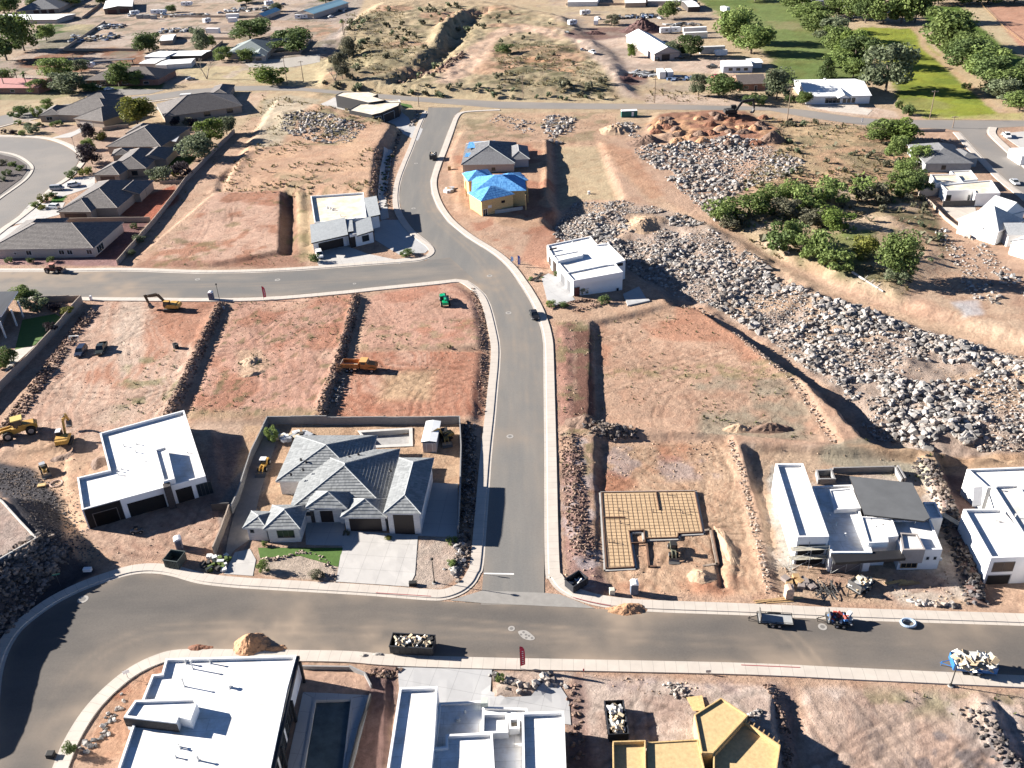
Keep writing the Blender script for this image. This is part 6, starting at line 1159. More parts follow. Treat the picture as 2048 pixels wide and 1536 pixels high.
rockwall('pale rocks heaped beside the loose yellow sheets', [(1345, 1372), (1356, 1384), (1366, 1396)], 40, .2, .5, RK_GA, 1.2, .3); rockwall('white stones on the dirt beside the yellow framed house corner', [(1508, 1424), (1500, 1440), (1514, 1432)], 20, .25, .6, RK_GA, .9, .3); rockwall('curved earth and stone edge of the yellow house lot', [(1535, 1372), (1560, 1420), (1572, 1480), (1578, 1560)], 110, .15, .4, RK_RA, .7, .2); rockwall('dark rocky ditch at the bottom right', [(1945, 1420), (1990, 1470), (2030, 1540)], 120, .2, .5, RK_DA, 1.6, .2)
rockwall('red brown stone edging and rubble beside the white pool house', [(748, 1345), (775, 1350), (790, 1345)], 60, .2, .45, RK_RA, 1.2, .3)
rockwall('tumbled stones beyond the short grey wall under the trees', [(1815, 276), (1860, 280), (1900, 282)], 90, .3, .7, RK_TA, 2.4, .2)
# ================================================================== heaps of earth
def heap(label, px, py, rx, ry, h_, m, name='dirt_pile', ang=0, jag=.25, seed=0, cat='dirt pile'):
    c = P(px, py); n, k = 40, 14; b = MB(); rings = []
    for i in range(k+1):
        t = i/k; rg = []
        for j in range(n):
            a = 2*math.pi*j/n; w_ = 1+jag*(float(fbm(np.array(math.cos(a)*1.3+seed*7), np.array(math.sin(a)*1.3), 500, 3))-.5)*2
            x, y_ = (1-t)*rx*w_*math.cos(a), (1-t)*ry*w_*math.sin(a); zz = h_*(1-(1-t)**2.2 if 'rounded' in label else sm(t*1.05)*.55+t*.45)*(1+.5*(float(fbm(np.array(x*.9+seed), np.array(y_*.9), 510, 3))-.5))+(h_*.28+.05)*min(1, t*4)*(float(fbm(np.array(x*2.2+seed), np.array(y_*2.2), 511, 3))-.5)
            X, Y = c.x+x*math.cos(ang)-y_*math.sin(ang), c.y+x*math.sin(ang)+y_*math.cos(ang); rg.append((X, Y, hgt(X, Y)+zz-(.1 if i == 0 else 0)))
        rings.append(rg)
    b.loft(rings, 0, False); b.face(rings[-1]); o = b.build(name, m, None, tuple(c), True); return tag(o, label, cat)
D_OR = mat('orange_earth', (.36, .20, .11), var=.22, scale=1.2, bump=.8, bscale=3); D_TN = mat('tan_earth', (.36, .25, .165), var=.2, scale=1.0, bump=.7, bscale=3); D_RD = mat('red_earth', (.19, .085, .05), var=.25, scale=.8, bump=.8, bscale=2); D_CN = mat('red_cinder', (.10, .052, .047), var=.2, scale=.6, bump=.5); D_GR = mat('grey_sand', (.26, .235, .21), var=.15, scale=1.4, bump=.4); D_BR = mat('brown_earth', (.17, .11, .08), var=.25, scale=1.0, bump=.8)
heap('big conical orange sand heap on the near street beside the white house', 503, 1290, 2.9, 2.6, 2.1, D_OR, seed=1, cat='sand pile'); heap('small red earth spill on the kerb left of the big orange heap', 395, 1296, 2.6, .8, .35, D_RD, seed=2, jag=.5); heap('low rough earth spill at the right foot of the big orange heap', 548, 1298, 2.2, .8, .5, D_OR, seed=3, jag=.5)
heap('long orange dirt pile on the kerb below the footing lot', 1256, 1219, 3.4, 1.4, .9, D_OR, seed=4, jag=.4); heap('long brown dirt heap on the empty pad above the footing lot', 1540, 858, 5.2, 1.7, 1.3, D_BR, seed=5, jag=.3); heap('pale sand mound left of the brown heap', 1478, 858, 3.2, 1.7, 1.0, D_TN, seed=6); heap('tan sand pile in the middle of the graded lot', 500, 724, 2.6, 2.4, .9, D_TN, seed=7, cat='sand pile')
heap('low tan sand windrow beside the sand pile', 508, 748, 3.0, .9, .45, D_TN, seed=8, ang=.5, cat='sand pile'); heap('large dark red cinder heap in the gravel yard', 1285, 62, 14, 9, 6.5, D_CN, seed=9, cat='cinder pile'); heap('small dark red cinder heap beside the white trailers', 1190, 68, 6.5, 4.5, 1.8, D_CN, seed=10, cat='cinder pile'); heap('red cinder heap beside the stacked pipes', 1258, 160, 5, 5, 1.4, D_CN, seed=11, cat='cinder pile')
heap('grey gravel heap on the footpath left of the full dumpster', 728, 1313, 1.4, .6, .35, D_GR, seed=12, cat='gravel pile'); heap('second grey gravel heap nearer the full dumpster', 757, 1310, 1.3, .55, .35, D_GR, seed=13, cat='gravel pile'); heap('brown dirt heap against the white unfinished house', 197, 925, 1.6, 2.2, .9, D_BR, seed=14); heap('low brown dirt heap in front of the tracked digger', 128, 915, 2.8, 1.3, .45, D_BR, seed=15, ang=.4)
heap('dug earth mound behind the trench in the footing lot', 1404, 1150, 2.4, 1.6, .8, D_TN, seed=16, jag=.7); heap('long spoil bank beside the trench in the footing lot', 1452, 1090, .9, 5.0, .5, D_TN, seed=17, ang=.12, jag=.7); heap('red earth heap under the black excavator arm', 1478, 240, 9, 4.5, 2.4, D_RD, seed=18, jag=.5); heap('dark rocky mound at the end of the red earth field', 1545, 278, 6, 4, 3.2, D_BR, seed=19, jag=.4); heap('pale dirt mound at the head of the boulder field', 1232, 262, 7, 6, 2.8, D_TN, seed=20, jag=.4); heap('brown dirt mound among the boulders near the track', 1290, 285, 7, 5, 2.6, D_BR, seed=21, jag=.4)
heap('striped tan dirt mound in the middle of the boulder field', 1282, 450, 5.5, 6.5, 1.6, D_TN, seed=22); heap('earth mound at the top of the footing lot', 1168, 842, 4.5, 2.6, 1.4, D_BR, seed=23, jag=.4)
for n_ in range(34):
    px, py = rr.uniform(1300, 1545), rr.uniform(228, 290)
    if py < 230+(1420-px)*.1 or (px > 1440 and px < 1500 and py < 246): continue
    o_ = heap('rounded dumped load of red brown earth in the field of heaps below the main road', px, py, rr.uniform(2.2, 3.4), rr.uniform(1.8, 2.6), rr.uniform(1.0, 1.8), rr.choice((D_RD, D_BR, D_OR)), seed=30+n_, jag=.3); o_['group'] = 'dumped loads of red earth'
# ================================================================== plants
def leaf_mat(name, lo, hi, ov=.22):
    m, t, b = _new(name); tc = N(t, 'ShaderNodeTexCoord'); nz = N(t, 'ShaderNodeTexNoise'); nz.inputs['Scale'].default_value = 4.5; nz.inputs['Detail'].default_value = 3; t.links.new(tc.outputs['Object'], nz.inputs['Vector'])
    cr = N(t, 'ShaderNodeValToRGB'); cr.color_ramp.elements[0].position = .35; cr.color_ramp.elements[1].position = .65; cr.color_ramp.elements[0].color = (*lo, 1); cr.color_ramp.elements[1].color = (*hi, 1); t.links.new(nz.outputs[0], cr.inputs[0])
    oi = N(t, 'ShaderNodeObjectInfo'); mr = N(t, 'ShaderNodeMapRange'); mr.inputs[3].default_value = 1-ov; mr.inputs[4].default_value = 1+ov; t.links.new(oi.outputs['Random'], mr.inputs[0])
    hs = N(t, 'ShaderNodeHueSaturation'); t.links.new(mr.outputs[0], hs.inputs['Value']); t.links.new(cr.outputs[0], hs.inputs['Color']); t.links.new(hs.outputs[0], b.inputs['Base Color'])
    b.inputs['Roughness'].default_value = .7; b.inputs['Specular IOR Level'].default_value = .2
    tr = N(t, 'ShaderNodeBsdfTranslucent'); t.links.new(hs.outputs[0], tr.inputs[0]); ms = N(t, 'ShaderNodeMixShader'); ms.inputs[0].default_value = .32
    t.links.new(b.outputs[0], ms.inputs[1]); t.links.new(tr.outputs[0], ms.inputs[2]); t.links.new(ms.outputs[0], t.nodes['Material Output'].inputs[0])
    return m
BARK = mat('bark', (.13, .10, .08), var=.3, scale=6); LF = {'green': leaf_mat('leaf_green', (.105, .15, .042), (.21, .265, .085)), 'dark': leaf_mat('leaf_dark', (.065, .098, .034), (.135, .18, .062)), 'bright': leaf_mat('leaf_bright', (.10, .15, .03), (.18, .23, .06)), 'grey': leaf_mat('leaf_greygreen', (.11, .135, .075), (.19, .215, .125)), 'purple': leaf_mat('leaf_purple', (.03, .022, .028), (.065, .05, .055)), 'sage': leaf_mat('leaf_sage', (.10, .10, .06), (.20, .19, .13), .3), 'yellow': leaf_mat('leaf_yellowgreen', (.10, .115, .02), (.19, .185, .045))}
def crown_mesh(name, m, seed, nl, nleaf, size, flat=.8, shape='round'):
    r = np.random.RandomState(seed); V = []; F = []
    lobes = []
    for k in range(nl):
        if shape == 'cone': z = r.uniform(.12, .95); rad = .42*(1-z)+.05; a = r.uniform(0, 6.28); lobes.append((math.cos(a)*rad*.45, math.sin(a)*rad*.45, z, rad*.75))
        else:
            a = r.uniform(0, 6.28); d = (.32 if shape == 'round' else .42)*math.sqrt(r.uniform()); z = r.uniform(.20, .84) if shape == 'round' else r.uniform(.15, .75)*(1.1-d); lobes.append((math.cos(a)*d, math.sin(a)*d, z, r.uniform(.10, .26)*(1.15-abs(z-.55))))
    for _ in range(nleaf):
        cx, cy, cz, rad = lobes[r.randint(nl)]; v = r.normal(size=3); v /= np.linalg.norm(v); rad2 = rad*(.55+.55*r.uniform()**.5); p = np.array([cx, cy, cz])+v*rad2*np.array([1, 1, flat])
        if p[2] < .04: p[2] = .04+.05*r.uniform()
        nrm = v*.8+r.normal(size=3)*.6; nrm /= np.linalg.norm(nrm); a = np.cross(nrm, r.normal(size=3)); a /= np.linalg.norm(a); b2 = np.cross(nrm, a); s = size*r.uniform(.6, 1.3); i = len(V)
        V += [tuple(p+a*s+b2*s*.2), tuple(p+b2*s*.8-a*s*.1+nrm*s*.15), tuple(p-a*s-b2*s*.1), tuple(p-b2*s*.8+nrm*s*.1)]; F.append((i, i+1, i+2, i+3))
    A_ = np.array(V); hw = np.percentile(np.abs(A_[:, :2]), 98.5); A_[:, :2] *= .5/hw; A_[:, 2] *= 1/np.percentile(A_[:, 2], 99.5)
    me = bpy.data.meshes.new(name); me.from_pydata(A_.tolist(), [], F); me.materials.append(m); me.update(); return me
def trunk_mesh(seed, r0=.03, top=.62, nb=5):
    r = random.Random(seed); b = MB(); b.cyl((0, 0, -.03), (0, 0, .3), r0, r0*.75, 6, 0, False); b.cyl((0, 0, .3), (.02, 0, top), r0*.75, r0*.35, 6)
    for k in range(nb): a = 6.28*k/nb+r.uniform(-.3, .3); z = r.uniform(.2, .42); b.cyl((0, 0, z), (math.cos(a)*.22, math.sin(a)*.22, z+r.uniform(.15, .28)), r0*.5, r0*.18, 4)
    me = bpy.data.meshes.new('trunk'); me.from_pydata(b.v, [], b.f); me.materials.append(BARK); me.update(); return me
CR = {}
def crown_of(col, shape, v):
    k = (col, shape, v)
    if k not in CR: CR[k] = crown_mesh('crown', LF[col], 7*v+13, 22 if shape == 'round' else 14 if shape == 'bush' else 22, 4200 if shape != 'bush' else 1700, .028 if shape != 'bush' else .038, .85, shape)
    return CR[k]
TR = [trunk_mesh(k) for k in range(3)]
tcount = [0]
def tree(x0, y0, x1, y1, col, label, cat='tree', shape='round', group=None, name=None):
    k = tcount[0]; tcount[0] += 1; wpx = x1-x0; xm = (x0+x1)/2; s = SC(xm, y1); v = (y1-768)/FPX; dep = _p+math.atan(v); wd = wpx/s; by = y1-wd*.30*math.sin(dep)*s; c = P(xm, by); s = SC(xm, by, c.z)
    hh = max(((y1-y0)/s-wd*.55*math.sin(dep))/math.cos(dep), wd*.5)
    root = empty(name or ('tree' if cat == 'tree' else 'shrub'), c, rr.uniform(0, 6.28), label, cat, group); sc = wd*1.06
    root.scale = (sc, sc, hh)
    o = bpy.data.objects.new('crown' if cat == 'tree' else 'foliage', crown_of(col, shape, k % 3)); COL.objects.link(o); o.parent = root
    if cat == 'tree': o = bpy.data.objects.new('trunk', TR[k % 3]); COL.objects.link(o); o.parent = root
    return root
ORD = ['first', 'second', 'third', 'fourth', 'fifth', 'sixth', 'seventh', 'eighth', 'ninth', 'tenth', 'eleventh', 'twelfth', 'thirteenth', 'fourteenth', 'fifteenth', 'sixteenth', 'seventeenth', 'eighteenth', 'nineteenth', 'twentieth']
def row(desc, group, items, **k):
    for n_, it in enumerate(items): e_ = (it[2]-it[0])*(.15 if k.get('shape') != 'bush' or 'thicket' in desc else 0); tree(it[0]-e_, it[1]-e_*.5, it[2]+e_, it[3], it[4], ORD[n_]+' '+desc, group=group, **k)
row('tree from the far end, row between the two green fields', 'trees between the green fields', [(1592, 12, 1640, 42, 'green'), (1608, 28, 1652, 70, 'green'), (1635, 40, 1680, 88, 'grey'), (1645, 58, 1692, 108, 'green'), (1672, 64, 1716, 116, 'bright'), (1680, 80, 1736, 140, 'dark'), (1660, 100, 1700, 138, 'green'), (1688, 118, 1724, 158, 'green')])
tree(1728, 88, 1814, 188, 'grey', 'largest round grey green tree beside the long white roofed house')
row('tree from the far end, row along the lime field track', 'trees along the field track', [(1846, 26, 1922, 106, 'green'), (1892, 72, 1952, 130, 'green'), (1908, 88, 1975, 150, 'dark'), (1940, 98, 2000, 160, 'green'), (1955, 118, 2020, 178, 'dark'), (1980, 140, 2040, 195, 'green'), (1985, 160, 2035, 205, 'grey'), (2015, 185, 2062, 226, 'green'), (2022, 120, 2080, 190, 'dark')])
row('tree from the left in the clump beyond the lime green field', 'trees round the farmhouse', [(1680, -10, 1720, 40, 'green'), (1712, -8, 1748, 48, 'dark'), (1742, 0, 1790, 50, 'green'), (1780, -12, 1825, 50, 'green'), (1808, -15, 1852, 48, 'dark'), (1652, 0, 1690, 36, 'green')])
row('tree from the left along the very top edge above the fields', 'trees at the top edge', [(1560, -22, 1612, 22, 'green'), (1850, -25, 1900, 12, 'dark'), (1900, -28, 1950, 10, 'dark'), (1950, -26, 2000, 10, 'green'), (2000, -28, 2056, 10, 'dark'), (1490, -30, 1530, 4, 'dark')])
for a_ in ((1438, 20, 1510, 92, 'green', 'wide green tree at the edge of the green field behind the mobile home'), (1466, 50, 1538, 112, 'green', 'round green tree just above the pale blue mobile home'), (1358, 70, 1406, 116, 'dark', 'dark green tree touching the right side of the white roofed barn'), (1324, 84, 1358, 114, 'grey', 'pale small tree in front of the white roofed barn'), (1316, 4, 1354, 40, 'green', 'green tree by the parked machines at the top of the gravel yard'), (1208, 30, 1238, 52, 'sage', 'grey green round tree left of the big cinder heap'), (1254, 88, 1272, 116, 'bright', 'small narrow yellow green tree beside the little lawn in the gravel yard'), (1414, 148, 1480, 200, 'dark', 'dense dark green tree left of the small brick house'), (1382, 148, 1412, 194, 'grey', 'thin grey green tree left of the dense dark one'), (1526, 138, 1580, 202, 'grey', 'loose grey green tree right of the small brick house'), (1590, 182, 1620, 212, 'green', 'small green tree at the left end of the long white roofed house'), (1728, 236, 1790, 285, 'green', 'green tree beyond the scrub slope at the main road'), (1762, 238, 1828, 290, 'bright', 'bright green tree left of the tumbled stone yard'), (1768, 270, 1806, 322, 'green', 'green tree above the brush at the scrub slope corner'), (1814, 292, 1852, 336, 'green', 'tree in front of the left end of the grey shingled house'), (1846, 288, 1876, 322, 'bright', 'small tree overlapping the grey shingled roof'), (1790, 320, 1830, 360, 'green', 'green tree left of the cream stepped house'),
 (-20, 35, 48, 125, 'dark', 'large dark tree at the left edge behind the red roofed house'), (20, 32, 78, 105, 'bright', 'large bright green tree above the tilled red field'), (76, 50, 112, 84, 'green', 'small green tree on the lawn beside the junk yard'), (90, 114, 150, 160, 'green', 'green tree right of the tall palms'), (102, 145, 168, 190, 'grey', 'grey green tree left of the brown ranch house'), (216, 126, 262, 176, 'green', 'tall tree in front of the middle of the brown ranch house'), (256, 142, 288, 174, 'green', 'smaller tree in front of the right half of the brown ranch house'), (272, 66, 326, 106, 'dark', 'dark green spreading tree above the white flat sheds'), (462, 38, 540, 84, 'dark', 'wide dark green tree above the grey green roofed house'), (538, 62, 622, 108, 'dark', 'wide dark green tree right of the grey green roofed house'), (386, 58, 420, 106, 'grey', 'thin grey tree with pale trunks in the dirt yard'), (416, 72, 434, 96, 'green', 'little green tree right of the thin grey tree'), (426, 94, 462, 124, 'green', 'green tree in front of the left part of the grey green roof'), (476, 98, 512, 126, 'green', 'green tree in front of the right part of the grey green roof'), (244, 192, 308, 256, 'yellow', 'big yellow green tree between the two upper brown tiled houses'), (398, 236, 448, 292, 'bright', 'bright green tree inside the long tan wall'), (366, 268, 428, 322, 'grey', 'round olive grey tree inside the long tan wall'), (436, 232, 472, 272, 'grey', 'grey green tree at the upper end of the long tan wall'), (164, 288, 206, 332, 'purple', 'dark purple tree by the round street'), (164, 246, 192, 280, 'purple', 'dark purple tree left of the white driveway'), (168, 278, 192, 302, 'bright', 'light green small tree above the dark purple one'), (82, 198, 106, 222, 'green', 'small green tree by the hedge near the left main road'), (1562, 440, 1590, 500, 'green', 'upright green tree rising from the middle of the brush'), (1758, 468, 1832, 562, 'green', 'large round green tree standing alone right of the brush'), (672, 108, 698, 160, 'sage', 'dark grey green tree in the shaded gully left of the scrub hill'), (684, 76, 712, 118, 'sage', 'grey tree beside the dirt lane at the scrub hill'), (34, 568, 76, 610, 'green', 'reddish green round tree by the lawn at the left edge')): tree(*a_)
tree(1634, 116, 1670, 160, 'dark', 'dark pointed conifer behind the long white roofed house', shape='cone', name='conifer')
tree(506, 130, 576, 172, 'bright', 'bright green thicket on the straw strip left of the utility poles', 'shrub', 'bush')
row('bush from the left in the thicket above the dirt track', 'green bushes of the brush', sorted([(1425, 398, 1480, 450, 'green'), (1470, 385, 1530, 435, 'green'), (1445, 425, 1490, 460, 'sage'), (1520, 370, 1560, 415, 'green'), (1560, 360, 1592, 405, 'green'), (1545, 395, 1590, 440, 'sage'), (1590, 372, 1640, 425, 'green'), (1640, 360, 1690, 410, 'green'), (1645, 415, 1695, 462, 'bright'), (1700, 355, 1740, 400, 'green'), (1720, 372, 1775, 410, 'sage'), (1770, 345, 1820, 395, 'green'), (1812, 342, 1855, 392, 'dark'), (1530, 445, 1595, 505, 'dark'), (1600, 460, 1655, 530, 'green'), (1650, 500, 1700, 545, 'green'), (1605, 420, 1650, 455, 'sage'), (1705, 470, 1745, 520, 'yellow'), (1780, 530, 1820, 570, 'grey')]), cat='shrub', shape='bush')
row('clipped round bush from the left along the nearest tiled house wall', 'clipped bushes', [(11, 513, 26, 527, 'dark'), (55, 514, 70, 527, 'dark'), (93, 512, 109, 526, 'dark')], cat='shrub', shape='bush')
row('garden bush of the tiled house plots, counting from the top', 'garden bushes', [(28, 240, 44, 250, 'green'), (48, 244, 64, 256, 'grey'), (72, 244, 88, 254, 'dark'), (54, 248, 80, 268, 'grey'), (100, 244, 112, 254, 'green'), (112, 240, 128, 252, 'dark'), (2, 258, 14, 268, 'purple'), (20, 258, 36, 270, 'purple'), (38, 260, 52, 272, 'green'), (188, 262, 214, 282, 'yellow'), (340, 236, 358, 252, 'purple'), (366, 234, 384, 250, 'sage'), (378, 236, 400, 254, 'purple'), (296, 332, 344, 366, 'grey'), (350, 322, 386, 356, 'purple'), (344, 342, 360, 354, 'yellow'), (132, 340, 152, 358, 'dark'), (146, 332, 162, 344, 'grey'), (158, 336, 178, 352, 'yellow'), (172, 332, 186, 348, 'green')], cat='shrub', shape='bush')
row('bush of the lower left garden plots, counting from the top', 'lower garden bushes', [(64, 402, 84, 416, 'green'), (78, 388, 98, 406, 'yellow'), (96, 384, 116, 396, 'dark'), (76, 410, 92, 420, 'yellow'), (262, 446, 278, 458, 'dark'), (268, 468, 292, 486, 'grey'), (256, 498, 272, 512, 'grey'), (46, 590, 100, 622, 'grey'), (96, 604, 124, 622, 'purple'), (120, 614, 146, 630, 'yellow'), (92, 642, 116, 664, 'purple'), (-10, 690, 34, 736, 'dark'), (0, 716, 20, 740, 'green')], cat='shrub', shape='bush')
row('small plant around the grey tiled house, counting from the back', 'young plants by the grey tiled house', [(534, 848, 560, 886, 'green'), (516, 1118, 540, 1148, 'green'), (622, 1138, 650, 1160, 'sage'), (893, 1074, 915, 1090, 'green'), (894, 1118, 912, 1134, 'green'), (770, 1070, 784, 1080, 'yellow'), (685, 1062, 700, 1072, 'sage'), (524, 1080, 536, 1094, 'green')], cat='shrub', shape='bush')
for a_ in ((133, 1482, 156, 1512, 'dark', 'dark green bush on the gravel corner at the bend'), (990, 1345, 1008, 1366, 'green', 'small green plant on the raised bed beside the grey driveway'), (1106, 538, 1124, 552, 'dark', 'dark plant on the paving left of the white house above the rocks'), (1118, 604, 1138, 616, 'dark', 'dark spiky plant beside the rough stone garden wall'), (1154, 570, 1176, 590, 'dark', 'dark shrub against the shaded white wall'), (1196, 590, 1220, 610, 'dark', 'shrub at the foot of the shaded white wall'), (1092, 600, 1112, 616, 'green', 'green plant on the corner of the grey driveway by the yellow post'), (1640, 192, 1664, 206, 'dark', 'dark bush in front of the long white roofed house'), (1805, 208, 1832, 232, 'dark', 'dark shrub at the lower left corner of the lime green field'), (1790, 200, 1806, 222, 'green', 'green shrub by the drive of the long white roofed house'), (1486, 196, 1530, 212, 'dark', 'long low dark hedge by the main road'), (1570, 188, 1592, 206, 'dark', 'dark low shrub beside the utility pole'), (20, 222, 60, 236, 'dark', 'dark hedge along the left main road'), (66, 212, 88, 236, 'green', 'green hedge end beside the wide tiled house'), (620, 505, 640, 526, 'dark', 'dark bush beside the white car on the sloped drive'), (800, 502, 826, 514, 'dark', 'low dark planting on the shaded corner bed'), (1920, 165, 1940, 178, 'dark', 'small dark bush on the field track'), (990, 88, 1026, 108, 'dark', 'dark twin bushes on the bare dirt in the scrub')): tree(*a_, 'shrub', 'bush')
row('dark shrub from the left on the round street island', 'island shrubs', [(-6, 318, 14, 332, 'sage'), (6, 338, 24, 352, 'dark'), (18, 322, 34, 334, 'green'), (32, 330, 48, 342, 'dark'), (-4, 352, 12, 364, 'grey')], cat='shrub', shape='bush')
row('tree from the left among the far left yards', 'yard trees', [(-10, -8, 30, 30, 'green'), (60, -14, 96, 16, 'dark'), (128, -12, 160, 14, 'green'), (196, -10, 222, 8, 'dark'), (336, 12, 352, 26, 'dark'), (480, -8, 506, 8, 'green'), (544, 8, 562, 24, 'grey'), (640, -10, 664, 8, 'dark'), (150, 120, 176, 146, 'grey'), (0, 140, 24, 166, 'green'), (170, 168, 196, 186, 'dark'), (60, 160, 92, 186, 'green')])
# dead tree and palms
def palm(px, py, hm, label):
    c = P(px, py); root = empty('palm_tree', c, rr.uniform(0, 6), label, 'palm', 'tall palms by the red roofed house'); b = MB(); b.cyl((0, 0, -.2), (.15, 0, hm), .28, .2, 8); b.build('trunk', BARK, root); b = MB()
    for k in range(26):
        a = 6.28*k/26*2.4; el = rr.uniform(-.5, 1.0); L = rr.uniform(1.7, 2.3); d = Vector((math.cos(a)*math.cos(el), math.sin(a)*math.cos(el), math.sin(el))); s = Vector((-math.sin(a), math.cos(a), 0)); o = Vector((.15, 0, hm)); m1 = o+d*L*.55+Vector((0, 0, .15)); e_ = o+d*L+Vector((0, 0, -.55)); b.face([o-s*.1, m1-s*.42, m1+s*.42, o+s*.1]); b.face([m1-s*.42, e_-s*.12, e_+s*.12, m1+s*.42])
    b.build('crown', LF['dark'], root)
for k, (px, py) in enumerate(((12, 184), (40, 178), (58, 185))): palm(px, py, 9, ('leftmost', 'middle', 'rightmost')[k]+' of the three tall palms before the red roofed house')
palm(187+500, 70, 8, 'lone palm beside the dirt lane')
def deadtree(px, py, hm, label):
    c = P(px, py); b = MB(); r = random.Random(3)
    def br(p, d, L, rad, dep):
        q = p+d*L; b.cyl(p, q, rad, rad*.65, 5)
        if dep:
            for _ in range(2 if dep > 1 else 3): nd = (d+Vector((r.uniform(-.8, .8), r.uniform(-.8, .8), r.uniform(-.1, .5)))).normalized(); br(q, nd, L*.7, rad*.6, dep-1)
    for s in (-1, 1): br(Vector((0, 0, -.2)), Vector((.35*s, 0, 1)).normalized(), hm*.4, .3, 3)
    root = empty('dead_tree', c, 0, label, 'dead tree'); b.build('trunk', mat('grey_bark', (.22, .18, .15), var=.3), root)
deadtree(414, 158, 11, 'bare dead tree with forked trunk on the straw strip'); deadtree(671, 168, 7, 'small bare tree by the main road under the gully')
def logs(px, py, qx, qy, label):
    p, q = P(px, py), P(qx, qy); b = MB(); b.cyl((p.x, p.y, p.z+.25), (q.x, q.y, q.z+.3), .32, .2, 8); d = (q-p)
    for t in (.4, .6, .8): v = p.lerp(q, t); b.cyl((v.x, v.y, v.z+.3), (v.x+1.2, v.y+1.0*(-1)**int(t*10), v.z+1.0), .12, .05, 5)
    tag(b.build('fallen_log', mat('bleached_wood', (.42, .38, .34), var=.2), None, tuple(p)), label, 'log')
logs(1704, 546, 1766, 585, 'long bleached fallen trunk below the lone round tree'); logs(1558, 496, 1578, 508, 'short bleached log left of the dark green bushes')
# sagebrush
SB = [crown_mesh('sagebrush', LF['sage'], 50+k, 6, 90, .14, .6, 'bush') for k in range(3)]+[crown_mesh('sagebrush', LF['grey'], 60, 6, 90, .14, .6, 'bush')]
PATH = P2([(870, 165), (900, 130), (935, 95), (990, 60), (1050, 48), (1110, 60), (1130, 80), (1160, 75), (1250, 68), (1330, 95), (1300, 140), (1260, 175), (1290, 200), (1240, 190), (1210, 140), (1180, 110), (1130, 85), (1050, 62), (1000, 75), (985, 100), (960, 130), (900, 168)])
def sage(poly, n, label, group, s0=.9, s1=2.2, seed=0):
    q = P2(poly); xs = [a[0] for a in q]; ys = [a[1] for a in q]; r = np.random.RandomState(seed); k = 0; t = 0
    while k < n and t < n*40:
        t += 1; x, y_ = r.uniform(min(xs), max(xs)), r.uniform(min(ys), max(ys))
        if pdist(np.array(x), np.array(y_), q) > 0 or pdist(np.array(x), np.array(y_), PATH) < 1 or fbm(np.array(x*.05), np.array(y_*.05), 600+seed, 2) < .45: continue
        o = bpy.data.objects.new('sagebrush', SB[r.randint(4)]); COL.objects.link(o); s = r.uniform(s0, s1); o.location = (x, y_, hgt(x, y_)-.05*s); o.scale = (s*1.3, s*1.3, s); o.rotation_euler = (0, 0, r.uniform(0, 6.28)); tag(o, label, 'sagebrush', group); k += 1
sage(HILL, 90, 'low grey green sagebrush clump on the scrub hill above the main road', 'sagebrush on the scrub hill', 1.6, 3.8, 1); sage([(700, 182), (1230, 192), (1240, 203), (1000, 202), (700, 186)], 30, 'low sagebrush on the straw verge along the upper side of the main road', 'sagebrush on the verge', 1.5, 3.0, 2)
sage(SLOPE, 70, 'dry low sagebrush on the tan scrub slope below the main road', 'sagebrush on the tan slope', 1.0, 2.4, 3); sage(BRUSH, 45, 'low dry sagebrush between the green bushes of the thicket', 'sagebrush in the thicket', 1.0, 2.6, 4)

